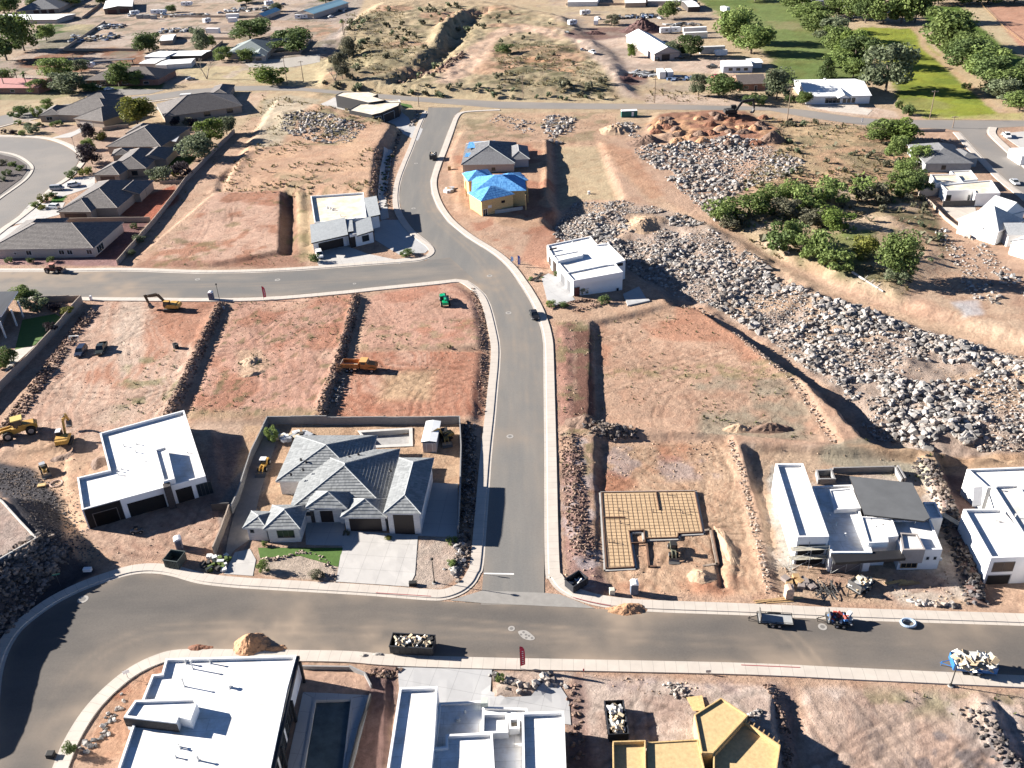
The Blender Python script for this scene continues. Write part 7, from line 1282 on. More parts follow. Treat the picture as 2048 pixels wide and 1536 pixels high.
# ================================================================== loose stones and dry weeds that nobody could count
def many(name, label, polys, dens, s0, s1, kind, m, seed, cl=.42, f=.2):
    r = np.random.RandomState(seed); V = []; F = []; SH = []; base = 0
    oc = np.array([(1, 0, 0), (-.9, .3, 0), (0, 1, .1), (.1, -1, 0), (0, .1, .9), (0, 0, -.6)]); of = np.array([(0, 2, 4), (2, 1, 4), (1, 3, 4), (3, 0, 4)])
    for poly in polys:
        q = np.array(P2(poly)); lo, hi = q.min(0), q.max(0); n = int((hi-lo).prod()*dens); X = r.uniform(lo[0], hi[0], n); Y = r.uniform(lo[1], hi[1], n)
        ok = (pdist(X, Y, q) < 0) & (pdist(X, Y, PATH) > 1) & (fbm(X*f, Y*f, 700+seed, 3) > cl); X, Y = X[ok], Y[ok]; n = len(X); Z = np.array([hgt(a, b) for a, b in zip(X, Y)]); s = s0+(s1-s0)*r.uniform(0, 1, n)**2.5
        if kind == 'stone':
            sc = s[:, None, None]*r.uniform(.6, 1.2, (n, 6, 1)); a = r.uniform(0, 6.28, n); ca, sa = np.cos(a)[:, None], np.sin(a)[:, None]; p = oc[None]*sc; px = p[..., 0]*ca-p[..., 1]*sa; py = p[..., 0]*sa+p[..., 1]*ca
            v = np.stack([px+X[:, None], py+Y[:, None], p[..., 2]+Z[:, None]], -1); k = 6; fc = of[None]+(np.arange(n)*k)[:, None, None]+base
        else:
            nb = 7; a = r.uniform(0, 6.28, (n, nb)); L = s[:, None]*r.uniform(.5, 1.1, (n, nb)); w_ = L*.30; c = np.stack([X, Y, Z], -1)[:, None, :]; d = np.stack([np.cos(a)*.75*L, np.sin(a)*.75*L, L*r.uniform(.35, 1, (n, nb))], -1); o = np.stack([-np.sin(a)*w_, np.cos(a)*w_, 0*a], -1); z3 = np.stack([0*a, 0*a, 0*a+.04], -1)
            v = np.stack([c-z3-o*.4, c-z3+o*.4, c+d+o, c+d-o], 2).reshape(n, nb*4, 3); k = nb*4; fc = ((np.arange(nb)*4)[:, None]+np.arange(4)[None])[None]+(np.arange(n)*k)[:, None, None]+base
        V.append(v.reshape(-1, 3)); F.append(fc.reshape(-1, fc.shape[-1])); SH.append(np.repeat(r.choice((.55, .75, .9, 1.05, 1.2, 1.35), n), k)); base += n*k
    V = np.concatenate(V); F = np.concatenate(F); me = bpy.data.meshes.new(name); me.from_pydata(V.tolist(), [], F.tolist()); me.materials.append(m); at = me.attributes.new('shade', 'FLOAT', 'POINT'); at.data.foreach_set('value', np.concatenate(SH)); me.update()
    o = bpy.data.objects.new(name, me); COL.objects.link(o); tag(o, label, name, None, 'stuff'); print(name, len(F))
ALL = [L1, L2, L3, L4, E1, F1, G1, S2, S3]
CLOD = rock_mat('dirt_clod', (.20, .13, .085), (.40, .29, .21), True)
many('pebbles', 'loose stones and clods scattered over the graded dirt lots', ALL+[[(60, 870), (170, 880), (240, 1120), (440, 1100), (460, 1010), (200, 1060), (120, 960)], [(275, 520), (440, 385), (562, 382), (556, 530)]], .55, .05, .24, 'stone', CLOD, 1, .40)
many('gravel', 'broken stones on the rough banks and scrub', [[(1115, 860), (1185, 870), (1215, 1175), (1130, 1160)], [(1112, 640), (1190, 645), (1195, 850), (1115, 850)], [(1570, 1130), (1935, 1150), (1940, 1205), (1575, 1200)], [(1840, 920), (1960, 950), (1985, 1205), (1930, 1205)], [(1195, 880), (1455, 880), (1440, 950), (1200, 950)], [(1175, 1350), (1400, 1362), (1400, 1400), (1180, 1390)], R1a, SLOPE, [(900, 230), (1240, 225), (1220, 290), (920, 290)]], 1.0, .07, .32, 'stone', CLOD, 2, .42)
WEED = leaf_mat('dry_weed', (.15, .125, .06), (.27, .22, .12), .1); WEEDG = leaf_mat('green_weed', (.07, .08, .03), (.14, .14, .06), .1)
many('undergrowth', 'low green undergrowth between the bushes of the thicket', [[(1420, 440), (1470, 385), (1600, 360), (1740, 350), (1860, 345), (1850, 400), (1720, 420), (1700, 520), (1600, 530), (1540, 500), (1480, 460)]], .09, .5, 1.7, 'weed', LF['green'], 6, .5, .06)
many('dry_grass', 'dry straw coloured weeds covering the scrub slopes and verges', [SLOPE, BRUSH, [(690, 20), (800, 15), (860, 120), (790, 170), (690, 170)], [(990, 100), (1060, 80), (1200, 110), (1220, 185), (1000, 190)], [(690, 180), (1240, 192), (1250, 204), (690, 186)], [(520, 190), (780, 230), (750, 300), (600, 300), (520, 260)], [(1290, 175), (1500, 195), (1500, 206), (1290, 204)], [(480, 300), (750, 260), (745, 385), (430, 388)]], .20, .35, 1.2, 'weed', WEED, 3, .42, .07)
many('weeds', 'small green weeds along lot edges and banks', [[(1110, 640), (1135, 640), (1140, 1130), (1118, 1130)], [(375, 822), (640, 815), (640, 838), (365, 842)], [(1380, 740), (1600, 760), (1660, 880), (1400, 870)], [(730, 650), (960, 640), (966, 700), (720, 700)], [(300, 700), (400, 690), (330, 835), (230, 835)], [(1640, 900), (1800, 890), (1900, 930), (1870, 960), (1640, 925)], [(1700, 1378), (2100, 1390), (2100, 1440), (1750, 1425)], [(280, 520), (480, 330), (540, 220), (500, 230), (250, 525)], L2, E1, [(420, 515), (620, 505), (620, 535), (270, 535)]], .35, .12, .5, 'weed', WEEDG, 4, .5, .15)
many('scrub', 'dark low scrub dotted over the far hill and brush', [BRUSH, SLOPE, [(1000, 110), (1200, 110), (1220, 190), (1000, 190)], [(680, 30), (760, 20), (800, 90), (815, 160), (690, 165)]], .022, .7, 2.0, 'weed', LF['sage'], 5, .45, .05)
# ================================================================== vehicles and machines
def paint(name, c, rough=.35, var=.08): return mat(name, c, rough=rough, var=var, scale=1.5, spec=.5)
TYRE = mat('tyre_rubber', (.018, .018, .018), rough=.9); RIMM = mat('wheel_rim', (.35, .35, .36), rough=.4, metal=.6); STEEL = mat('worn_steel', (.13, .125, .12), rough=.5, var=.3, metal=.4); LAMPW = mat('headlamp_glass', (.7, .7, .68), rough=.2); LAMPR = mat('tail_lamp', (.35, .02, .02), rough=.3); YEL = paint('machine_yellow', (.46, .26, .05), .6, .3); DKY = paint('dusty_yellow', (.38, .24, .07), .6, .2); BLKM = mat('machine_black', (.022, .022, .022), rough=.7)
def extr(b, pts, y0, y1, mi=0):
    "extrude a side profile (x, z) across y"
    a = sum(pts[k][0]*pts[(k+1) % len(pts)][1]-pts[(k+1) % len(pts)][0]*pts[k][1] for k in range(len(pts)))
    if a < 0: pts = list(reversed(pts))
    n = len(pts); b.face([(x, y0, z) for x, z in pts], mi); b.face([(x, y1, z) for x, z in reversed(pts)], mi)
    for k in range(n):
        (x0, z0), (x1, z1) = pts[k], pts[(k+1) % n]; b.face([(x0, y1, z0), (x1, y1, z1), (x1, y0, z1), (x0, y0, z0)], mi)
def wheels(root, xs, hw, r, wd=.25, z=None):
    for x in xs:
        for s in (-1, 1):
            b = MB(); b.cyl((x, s*(hw-wd), r), (x, s*hw, r), r, r, 14); o = b.build('wheel', TYRE, root); b = MB(); b.cyl((x, s*(hw-.02), r), (x, s*(hw+.02), r), r*.58, r*.5, 10); b.build('rim', RIMM, o)
def place(root, rear, front=None, dz=0.0, ang=None):
    p = P(*rear)
    if front: q = P(*front); c = (p+q)/2; root.location = (c.x, c.y, hgt(c.x, c.y)+dz); root.rotation_euler = (0, 0, math.atan2(q.y-p.y, q.x-p.x))
    else: root.location = (p.x, p.y, p.z+dz); root.rotation_euler = (0, 0, ang or 0)
    if abs(root.location.z) < .06: root.location.z = max(root.location.z, .045)
    return root
def car(label, col, kind='suv', cat='car', name='parked_car', L=4.7, W=1.86, H=1.7, group='parked cars'):
    root = empty(name, (0, 0, 0), 0, label, cat, group); hw = W/2
    rg = lambda x, w_, z0, z1: [(x, -w_, z0), (x, w_, z0), (x, w_*1.0, z1-.14), (x, w_*.93, z1), (x, -w_*.93, z1), (x, -w_, z1-.14)]
    belt = {'suv': 1.05, 'sedan': .92, 'pickup': 1.12, 'van': 1.05}[kind]
    st = [(-.5, .88, .45, belt-.1), (-.47, .97, .3, belt), (-.2, 1, .28, belt), (.2, 1, .28, belt), (.28, 1, .28, belt-.02), (.44, .96, .3, belt-.14), (.49, .88, .36, belt-.25), (.5, .82, .45, belt-.35)]
    b = MB()
    if kind == 'pickup':
        b.loft([rg(L*x, hw*w_, z0, z1) for x, w_, z0, z1 in st if x >= -.05 or False] if False else [rg(L*x, hw*w_, z0, z1) for x, w_, z0, z1 in [(-.12, 1, .3, belt)]+st[3:]]); b.box((-L*.31, 0, .52), (L*.38, W*.96, .4))
        for s in (-1, 1): b.box((-L*.31, s*(hw-.06), .86), (L*.38, .12, .52))
        b.box((-L*.497, 0, .82), (.08, W*.94, .6))
        cab = [(-.12, .27), (-.10, .14)]
    else:
        b.loft([rg(L*x, hw*w_, z0, z1) for x, w_, z0, z1 in st]); cab = {'suv': [(-.46, .26), (-.40, .12)], 'van': [(-.48, .36), (-.45, .24)], 'sedan': [(-.36, .24), (-.22, .08)]}[kind]
    b.build('body', col, root, smooth=False)
    (b0, b1), (t0, t1) = cab; w0, w1 = hw*.92, hw*.78; g = MB(); Q = lambda x0, x1, w_, z: [(L*x0, -w_, z), (L*x1, -w_, z), (L*x1, w_, z), (L*x0, w_, z)]
    g.loft([Q(b0, b1, w0, belt-.02), Q(t0, t1, w1, H-.05)], 0, False); g.build('window', GL, root)
    g = MB(); g.loft([Q(t0-.01, t1+.01, w1+.03, H-.07), Q(t0-.006, t1+.004, w1, H)], 0, True)
    for x0, x1 in ((b0, t0), (b1, t1), ((b0+b1)/2, (t0+t1)/2)):
        for s in (-1, 1): g.cyl((L*x0, s*(w0+.005), belt), (L*x1, s*(w1+.005), H-.06), .045, .045, 4)
    g.build('roof', col, root)
    wheels(root, (-L*.31, L*.31), hw, .35)
    for s in (-1, 1):
        g = MB(); g.box((L*.485, s*hw*.68, belt-.32), (.1, .3, .14)); g.build('headlight', LAMPW, root); g = MB(); g.box((-L*.485, s*hw*.8, belt-.2), (.08, .2, .22)); g.build('taillight', LAMPR, root)
    return root
C_W = paint('car_white', (.70, .70, .69)); C_S = paint('car_silver', (.36, .37, .38)); C_B = paint('car_black', (.015, .015, .017)); C_NV = paint('car_navy', (.018, .028, .055)); C_GN = paint('car_dark_green', (.03, .036, .032)); C_RD = paint('car_red', (.25, .03, .03)); C_BL = paint('car_blue', (.07, .11, .19))
for lb, col, kd, re_, fr_ in (('dark navy car parked on the dirt left of the pickup', C_NV, 'suv', (172, 694), (154, 720)), ('dark green pickup parked on the dirt with plank behind', C_GN, 'pickup', (211, 686), (196, 718)), ('black car parked on the long street beside the white house footpath', C_B, 'sedan', (1064, 624), (1073, 644)), ('white car on the sloped drive of the grey roofed corner house', C_W, 'suv', (637, 505), (642, 521)), ('silver van parked on the drive of a brown tiled house', C_S, 'van', (100, 381), (131, 379)), ('white car behind the silver van on the tiled house drive', C_W, 'suv', (136, 375), (162, 371)), ('white car alone on the drive of the red patio house', C_W, 'suv', (122, 418), (92, 416)), ('black car before the ranch house, left of two white cars', C_B, 'suv', (162, 175), (180, 174)), ('white car between the black car and the long white sedan', C_W, 'suv', (186, 179), (204, 175)), ('white sedan rightmost of the three cars before the ranch house', C_W, 'sedan', (206, 182), (231, 178)), ('silver car on dark ground beside the dead tree', C_S, 'sedan', (372, 161), (391, 158)), ('silver car on the right hand street', C_S, 'sedan', (2022, 362), (2036, 374)), ('white pickup on the concrete court at the right edge', C_W, 'pickup', (2006, 268), (2020, 281)), ('white pickup towing a trailer on the gravel yard', C_W, 'pickup', (1175, 104), (1196, 112)), ('white car on the lawn inside the brown wall', C_W, 'sedan', (140, 75), (155, 71)), ('white pickup beside the brown garage doors', C_W, 'pickup', (262, 27), (256, 38)), ('dark car beside the thin trees by the barn', C_B, 'suv', (1310, 124), (1322, 118)), ('dark pickup under the dark tree beside the barn', C_B, 'pickup', (1344, 119), (1372, 117)), ('dark pickup before the pale blue mobile home', C_B, 'pickup', (1412, 137), (1436, 134)), ('red brown car behind the twin containers', C_RD, 'suv', (1424, 158), (1438, 154)), ('white car among trailers at the top of the gravel yard', C_W, 'suv', (1188, 38), (1204, 40)), ('white car between two machines at the top of the gravel yard', C_W, 'sedan', (1286, 34), (1298, 38)), ('silver car by the round tree at the top of the gravel yard', C_S, 'sedan', (1312, 36), (1328, 40)), ('white car beside the tree in the top gravel yard', C_W, 'suv', (1350, 22), (1364, 20)), ('white car right of the blue roofed house', C_W, 'sedan', (652, 37), (672, 33)), ('dark car at the right side of the blue roofed house', C_B, 'suv', (640, 30), (655, 26)), ('blue car in the junk yard', C_BL, 'sedan', (216, 72), (228, 66)), ('white car parked behind the long brown wall', C_W, 'sedan', (320, 30), (334, 27)), ('black car in the dirt yard at the top left', C_B, 'suv', (480, 14), (494, 12)), ('silver car left of the small blue roofed shed', C_S, 'sedan', (434, 28), (448, 26)), ('dark car at the dirt yard top beside the white car', C_NV, 'sedan', (560, 12), (574, 8))):
    place(car(lb, col, kd, L=5.6 if kd == 'pickup' else 4.7, H=1.85 if kd in ('pickup', 'van') else 1.45 if kd == 'sedan' else 1.7), re_, fr_)
def excavator(label, col, sc=1.0, boom=((1.0, 1.6), (2.4, 4.6), (5.2, 4.2), (6.0, 1.6)), slew=0.0, roof=None, bcol=None):
    root = empty('excavator', (0, 0, 0), 0, label, 'excavator'); root.scale = (sc,)*3
    for s in (-1, 1):
        b = MB(); extr(b, [(-1.7, .35), (-1.4, .05), (1.4, .05), (1.7, .35), (1.6, .7), (1.3, .85), (-1.3, .85), (-1.6, .7)], s*1.2-.3, s*1.2+.3); b.build('track', BLKM, root)
    b = MB(); b.box((0, 0, .6), (1.6, 2.0, .5)); b.cyl((0, 0, .8), (0, 0, 1.05), .7, .7, 14); b.build('undercarriage', BLKM, root)
    up = empty('upper_body', (0, 0, 0), slew); up.parent = root
    b = MB(); extr(b, [(-2.0, 1.1), (1.2, 1.1), (1.3, 1.4), (.2, 2.1), (-1.6, 2.1), (-2.0, 1.8)], -1.25, 1.25); b.build('body', col, up)
    b = MB(); extr(b, [(-2.5, 1.15), (-1.95, 1.1), (-1.95, 2.0), (-2.35, 1.95)], -1.2, 1.2); b.build('counterweight', col, up)
    b = MB(); extr(b, [(-.3, 1.4), (1.35, 1.4), (1.45, 2.0), (1.1, 2.9), (-.3, 2.9)], .3, 1.22); c_ = b.build('cab', BLKM, up); b = MB(); b.box((.4, .76, 2.95), (1.5, 1.0, .1)); b.build('cab_roof', roof or col, c_); b = MB(); b.box((.55, 1.235, 2.2), (1.1, .02, 1.0)); b.box((1.33, .76, 2.3), (.02, .7, .9)); b.build('window', GL, c_)
    B = [Vector((x, -.2, z)) for x, z in boom]
    def arm(nm, p, q, w0, w1, th=.36, m=col):
        b = MB(); d = (q-p).normalized(); n = Vector((-d.z, 0, d.x)); pp = [(p+n*w0), (p+(q-p)*.5+n*w0*1.1), (q+n*w1), (q-n*w1), (p+(q-p)*.5-n*w0*1.0), (p-n*w0)]; extr(b, [(v.x, v.z) for v in pp], -.2-th/2, -.2+th/2); return b.build(nm, m, up)
    bc = bcol or col; arm('boom', B[0], B[1], .28, .34, .36, bc); arm('boom', B[1], B[2], .34, .22, .36, bc); arm('stick', B[2]+(B[2]-B[3]).normalized()*.5, B[3], .26, .16, .36, bc)
    b = MB(); b.cyl((B[0].x+.5, -.2, 1.5), tuple(B[0].lerp(B[1], .75)), .09, .07, 6); b.cyl(tuple(B[1]+Vector((.2, 0, .5))), tuple(B[2]+Vector((-.3, 0, .45))), .09, .07, 6); b.build('hydraulic_ram', STEEL, up)
    x, z = B[3].x, B[3].z; b = MB(); extr(b, [(x, z+.1), (x+.2, z-.4), (x-.1, z-1.1), (x-.9, z-1.25), (x-1.1, z-.9), (x-.5, z-.7), (x-.25, z-.1)], -.7, .35); b.build('bucket', STEEL, up)
    return root
place(excavator('yellow tracked excavator with arched dark boom near the cross street kerb', YEL, 1.0, ((1.0, 1.6), (3.0, 4.2), (6.4, 3.6), (5.9, 1.6)), bcol=mat('worn_brown', (.10, .07, .04), var=.3)), (364, 620), (324, 620))
place(excavator('yellow tracked digger with raised arm left of the white unfinished house', YEL, .95, ((1.0, 1.6), (2.2, 4.2), (4.6, 3.9), (5.4, 2.2)), roof=C_W), (128, 905), (136, 872))
place(excavator('black excavator with arched boom on red earth by the main road', BLKM, 1.35, ((1.0, 1.6), (2.6, 4.0), (6.0, 4.4), (6.4, 1.9))), (1448, 240), (1478, 240), 2.0)
place(excavator('small dusty digger on the red earth heap among machines', DKY, .6), (900, 874), (886, 880))
def loader(label, col, sc=1.0, canopy=None, bucket=True, cat='wheel loader', name='wheel_loader', lift=.0):
    root = empty(name, (0, 0, 0), 0, label, cat); root.scale = (sc,)*3
    b = MB(); extr(b, [(-3.0, .9), (-.3, .9), (-.3, 2.0), (-2.6, 1.9), (-3.1, 1.5)], -.75, .75); b.build('engine_hood', col, root); b = MB(); extr(b, [(-.4, .7), (1.9, .7), (2.1, 1.3), (.9, 1.6), (-.4, 1.6)], -.6, .6); b.build('front_frame', col, root)
    b = MB(); extr(b, [(-1.0, 1.7), (.3, 1.7), (.4, 2.3), (.2, 3.0), (-.9, 3.0)], -.65, .65); c_ = b.build('cab', GL, root); b = MB(); b.box((-.35, 0, 3.08), (1.7, 1.7, .14)); b.build('canopy', canopy or col, c_); b = MB(); [b.cyl((x, s*.66, 1.7), (x*.95, s*.66, 3.05), .05, .05, 5) for x in (-.98, .32) for s in (-1, 1)]; b.build('cab_post', BLKM, c_)
    wheels(root, (-1.9, 1.5), 1.25, .78, .5)
    for s in (-1, 1): b = MB(); extr(b, [(.8, 1.5), (2.2, 1.35+lift), (3.3, .55+lift), (3.3, .85+lift), (2.3, 1.75+lift), (.8, 1.8)], s*.5-.1, s*.5+.1); b.build('lift_arm', col, root)
    if bucket: b = MB(); extr(b, [(3.2, 1.15+lift), (3.0, .5+lift), (3.3, .1+lift), (4.4, .05+lift), (4.4, .15+lift), (3.5, .3+lift), (3.3, .6+lift)], -1.4, 1.4); b.build('bucket', STEEL, root)
    return root
place(loader('big yellow wheel loader with pale canopy at the left edge', YEL, 1.25, mat('canopy_cream', (.5, .38, .12))), (66, 862), (12, 880))
place(loader('small yellow and black skid loader at the gravel bank', DKY, .6, C_S), (84, 930), (96, 958)); place(loader('yellow loader on the side yard of the grey tiled house', YEL, .68, C_W), (536, 922), (522, 952)); place(loader('dark backhoe in the yard corner beside the shed', DKY, .7, BLKM), (886, 862), (896, 896)); place(loader('dusty skid loader on the sand inside the footings', mat('dusty_green', (.12, .12, .085)), .62, BLKM), (1344, 1092), (1348, 1122)); place(loader('red tractor with pale red canopy on the cross street', mat('rust_red', (.17, .075, .055), var=.3), .85, mat('canopy_pink', (.48, .22, .17))), (92, 545), (128, 545)); place(loader('small dark trenching machine on the front yard of the white unfinished house', mat('machine_grey', (.18, .18, .18)), .38, BLKM, False, 'trencher', 'trenching_machine'), (268, 1066), (284, 1064))
def telehandler(label, col):
    root = empty('telehandler', (0, 0, 0), 0, label, 'telehandler'); b = MB(); extr(b, [(-2.6, .7), (2.3, .7), (2.3, 1.2), (-2.2, 1.5), (-2.6, 1.4)], -.7, .7); b.build('chassis', col, root); wheels(root, (-1.7, 1.7), 1.2, .65, .45)
    b = MB(); extr(b, [(-2.8, 1.9), (2.6, 1.2), (3.2, .9), (3.2, 1.25), (2.6, 1.65), (-2.8, 2.45)], -.25, .25); b.build('boom', col, root); b = MB(); extr(b, [(-.9, 1.2), (.8, 1.2), (.6, 2.4), (-.8, 2.4)], .35, 1.15); c_ = b.build('cab', BLKM, root); b = MB(); b.box((-.1, .75, 2.45), (1.5, .85, .08)); b.build('cab_roof', col, c_); b = MB(); b.box((3.2, 0, .9), (.12, 1.3, .9)); b.box((3.8, -.4, .5), (1.1, .12, .06)); b.box((3.8, .4, .5), (1.1, .12, .06)); b.build('forks', STEEL, root); b = MB(); b.box((-.6, -.85, 1.25), (1.8, .5, .7)); b.build('engine_cover', col, root); return root
place(telehandler('bright green telehandler on the lot at the street corner', paint('machine_green', (.0, .30, .12))), (894, 624), (886, 590))
def dumptruck(label):
    root = empty('dump_truck', (0, 0, 0), 0, label, 'dump truck'); OR = paint('truck_orange', (.42, .15, .035), .6, .3); b = MB(); b.box((-.2, 0, .85), (7.4, .9, .35)); b.build('chassis', BLKM, root)
    b = MB(); extr(b, [(1.1, .9), (3.9, .9), (4.0, 1.7), (3.6, 2.0), (2.3, 2.15), (1.1, 2.15)], -.95, .95); b.build('hood', OR, root); b = MB(); extr(b, [(.3, 1.1), (2.1, 1.1), (2.15, 2.1), (1.8, 2.75), (.35, 2.75)], -1.05, 1.05); c_ = b.build('cab', OR, root); b = MB(); b.box((1.1, 0, 2.4), (1.0, 2.13, .5)); extr(b, [(2.14, 2.15), (1.86, 2.7), (1.84, 2.7), (2.12, 2.15)], -.9, .9); b.build('window', GL, c_); b = MB(); b.box((1.05, 0, 2.8), (1.7, 2.15, .08)); b.build('cab_roof', paint('faded_orange', (.58, .33, .12)), c_)
    b = MB(); b.box((-2.0, 0, 1.25), (4.0, 2.3, .12)); b.build('bed_floor', mat('bed_dust', (.36, .33, .27), var=.2), root)
    for s in (-1, 1): b = MB(); b.box((-2.0, s*1.15, 1.75), (4.1, .1, 1.0)); b.build('bed_side', OR, root); b = MB(); extr(b, [(2.2, 1.0), (2.3, 1.35), (3.0, 1.45), (3.6, 1.3), (3.7, 1.0)], s*1.12-.16, s*1.12+.16); b.build('fender', OR, root)
    b = MB(); b.box((.05, 0, 1.85), (.1, 2.3, 1.2)); b.build('bed_front', OR, root); b = MB(); b.box((-4.0, 0, 1.75), (.1, 2.35, 1.0)); b.build('tailgate', paint('tailgate_tan', (.45, .36, .28)), root); wheels(root, (-2.7, -1.7, 2.9), 1.2, .52, .35); return root
place(dumptruck('orange dump truck with empty bed parked on the red graded lot'), (690, 741), (752, 741))
TRASHC = [mat('trash_white', (.6, .59, .56)), mat('trash_card', (.38, .29, .19)), mat('trash_dark', (.06, .055, .05)), mat('trash_wood', (.45, .38, .27)), mat('trash_blue', (.08, .2, .42)), mat('trash_red', (.4, .07, .05))]
def trash(root, lx, ly, z, n, cols=(0, 1, 2, 3), seed=0, h_=.5, big=1):
    r = random.Random(seed); b = MB()
    for k in range(n): M4 = Matrix.Rotation(r.uniform(0, 6), 4, 'Z') @ Matrix.Rotation(r.uniform(-.7, .7), 4, 'X') @ Matrix.Rotation(r.uniform(-.7, .7), 4, 'Y'); b.box((r.uniform(-lx, lx), r.uniform(-ly, ly), z+r.uniform(0, h_)), (r.uniform(.3, 1.3)*big, r.uniform(.2, .7)*big, r.uniform(.05, .4)/big**2), 0, r.choice(range(len(cols))), M4)
    return b.build('waste', [TRASHC[c] for c in cols], root)
def dumpster(label, col, L=6.2, W=2.4, H=1.6, n=60, cols=(0, 1, 2, 3), seed=1, fill=.9, cat='dumpster'):
    root = empty('dumpster', (0, 0, 0), 0, label, cat); b = MB()
    for s in (-1, 1):
        b.box((0, s*W/2, .2+H/2), (L, .08, H)); b.box((s*L/2, 0, .2+H/2), (.08, W-.08, H))
    for s in (-1, 1):
        for k in range(7): b.box((-L/2+.4+k*(L-.8)/6, s*(W/2+.08), .2+H/2), (.12, .1, H-.1))
        b.box((0, s*(W/2+.05), .2+H-.05), (L+.1, .16, .14))
    b.build('body', col, root); b = MB(); b.box((0, 0, .18), (L, W, .1)); b.build('floor', col, root); b = MB(); [b.cyl((x, s*W*.42-.1, .16), (x, s*W*.42+.1, .16), .15, .15, 8) for x in (-L*.4, L*.4) for s in (-1, 1)]; b.build('wheel', BLKM, root)
    if n: trash(root, L/2-.6, W/2-.5, .3+H*fill-.35, n, cols, seed)
    return root
CH = paint('dumpster_charcoal', (.022, .024, .03), .6)
place(dumpster('long black dumpster heaped with building waste on the near street', CH, 6.3, 2.4, 1.5, 90), (790, 1296), (864, 1300)); place(dumpster('black dumpster with white sheeting beside the yellow framed house', CH, 5.2, 2.4, 1.5, 60, (0, 0, 1, 3), 5), (1236, 1478), (1228, 1424)); place(dumpster('dark green open dumpster on the footpath before the sandy yard', paint('dumpster_green', (.05, .065, .06), .6), 2.6, 2.4, 1.6, 0), (338, 1126), (368, 1130)); place(dumpster('black tipped dumpster at the footing lot corner with pale rubbish', CH, 3.0, 2.0, 1.4, 14, (2, 4, 0), 8, .4), (1143, 1178), (1162, 1166))
place(dumpster('dark dumpster trailer standing in the upper street', CH, 4.2, 2.3, 1.5, 30, (2, 1, 0), 9), (865, 326), (869, 311), .3)
def trailer(label, L=5.0, W=2.0, deck=None, rails=True, n=0, cols=(0, 2, 4, 5), seed=0, col=None, name='flat_trailer', ramp=True, side=.0):
    col = col or BLKM; root = empty(name, (0, 0, 0), 0, label, 'trailer'); b = MB(); b.box((0, 0, .62), (L, W, .12)); b.build('deck', deck or mat('grey_deck', (.34, .34, .33), var=.2), root)
    b = MB(); [b.box((0, s*W/2, .62), (L, .1, .2)) for s in (-1, 1)]; [b.box((s*L/2, 0, .62), (.1, W, .2)) for s in (-1, 1)]
    if rails:
        for s in (-1, 1): b.box((0, s*W/2, 1.0), (L, .06, .06)); [b.box((-L/2+k*L/4, s*W/2, .82), (.06, .06, .4)) for k in range(5)]
    b.cyl((L/2, .6, .6), (L/2+1.4, 0, .55), .06, .06, 5); b.cyl((L/2, -.6, .6), (L/2+1.4, 0, .55), .06, .06, 5); b.cyl((L/2+1.2, 0, .0), (L/2+1.2, 0, .9), .05, .05, 5); b.build('frame', col, root)
    if ramp: b = MB(); b.box((L/2-.3, 0, 1.3), (.1, W*.95, 1.3)); [b.box((L/2-.36, -W*.4+k*W*.2, 1.3), (.1, .08, 1.2)) for k in range(5)]; b.build('ramp_gate', STEEL, root)
    wheels(root, (-.5, .45), W/2+.25, .36, .22); b = MB(); [extr(b, [(-1.0, .7), (-.8, .82), (.8, .82), (1.0, .7)], s*(W/2+.14)-.13, s*(W/2+.14)+.13) for s in (-1, 1)]; b.build('fender', col, root)
    if side: b = MB(); [b.box((0, s*W/2, .7+side/2), (L, .06, side)) for s in (-1, 1)]; [b.box((s*L/2, 0, .7+side/2), (.06, W, side)) for s in (-1, 1)]; b.build('side_panel', col, root)
    if n: trash(root, L/2-.4, W/2-.3, .75+side*.75, n, cols, seed, .5, 1.7 if side else 1)
    return root
place(trailer('empty black trailer with pale grey deck on the near street'), (1582, 1247), (1516, 1243)); place(trailer('small black trailer loaded with red blue and white tools on the near street', 3.6, 1.9, n=46, seed=4), (1698, 1248), (1656, 1245)); place(trailer('bright blue trailer heaped with timber and boards on the near street', 5.6, 2.3, col=paint('trailer_blue', (.03, .14, .36)), n=80, cols=(0, 1, 3, 3, 0), seed=6, ramp=False, side=.9, rails=False, name='waste_trailer'), (1978, 1340), (1908, 1334)); place(trailer('dark trailer with machine behind the white pickup on the gravel yard', 4.2, 2.0, n=12, seed=3, ramp=False), (1172, 104), (1160, 100)); place(trailer('small dark trailer stacked with pallets and boxes before the scaffolded house', 4.0, 2.4, n=24, cols=(1, 3, 0, 3), seed=11, rails=False), (1738, 1160), (1700, 1190)); place(trailer('black trailer standing end on beside the cinder heap', 5, 2.0, ramp=False), (1130, 62), (1138, 70))
def toilet(px, py, label, c1, c2, ang=0):
    root = empty('portable_toilet', (0, 0, 0), 0, label, 'portable toilet'); b = MB(); b.box((0, 0, 1.05), (1.15, 1.15, 2.0)); b.build('cabin', c1, root); b = MB(); b.box((0, -.585, 1.0), (.75, .03, 1.8)); d_ = b.build('door', c1 if c1 is c2 else BLUEG, root); b = MB(); b.box((.25, -.61, 1.0), (.08, .04, .14)); b.build('handle', BLKM, d_); b = MB(); extr(b, [(-.62, 2.05), (.62, 2.05), (.5, 2.25), (.2, 2.36), (-.2, 2.36), (-.5, 2.25)], -.62, .62); b.build('roof', c2, root); b = MB(); b.cyl((.45, .45, 2.1), (.45, .45, 2.55), .05, .05, 6); b.build('vent_pipe', c2, root); return place(root, (px, py), None, 0, ang)
BLUEG = mat('toilet_blue_grey', (.10, .12, .16)); WP = mat('toilet_white', (.72, .72, .72), rough=.5); TP = mat('toilet_tan', (.42, .31, .24), rough=.6)
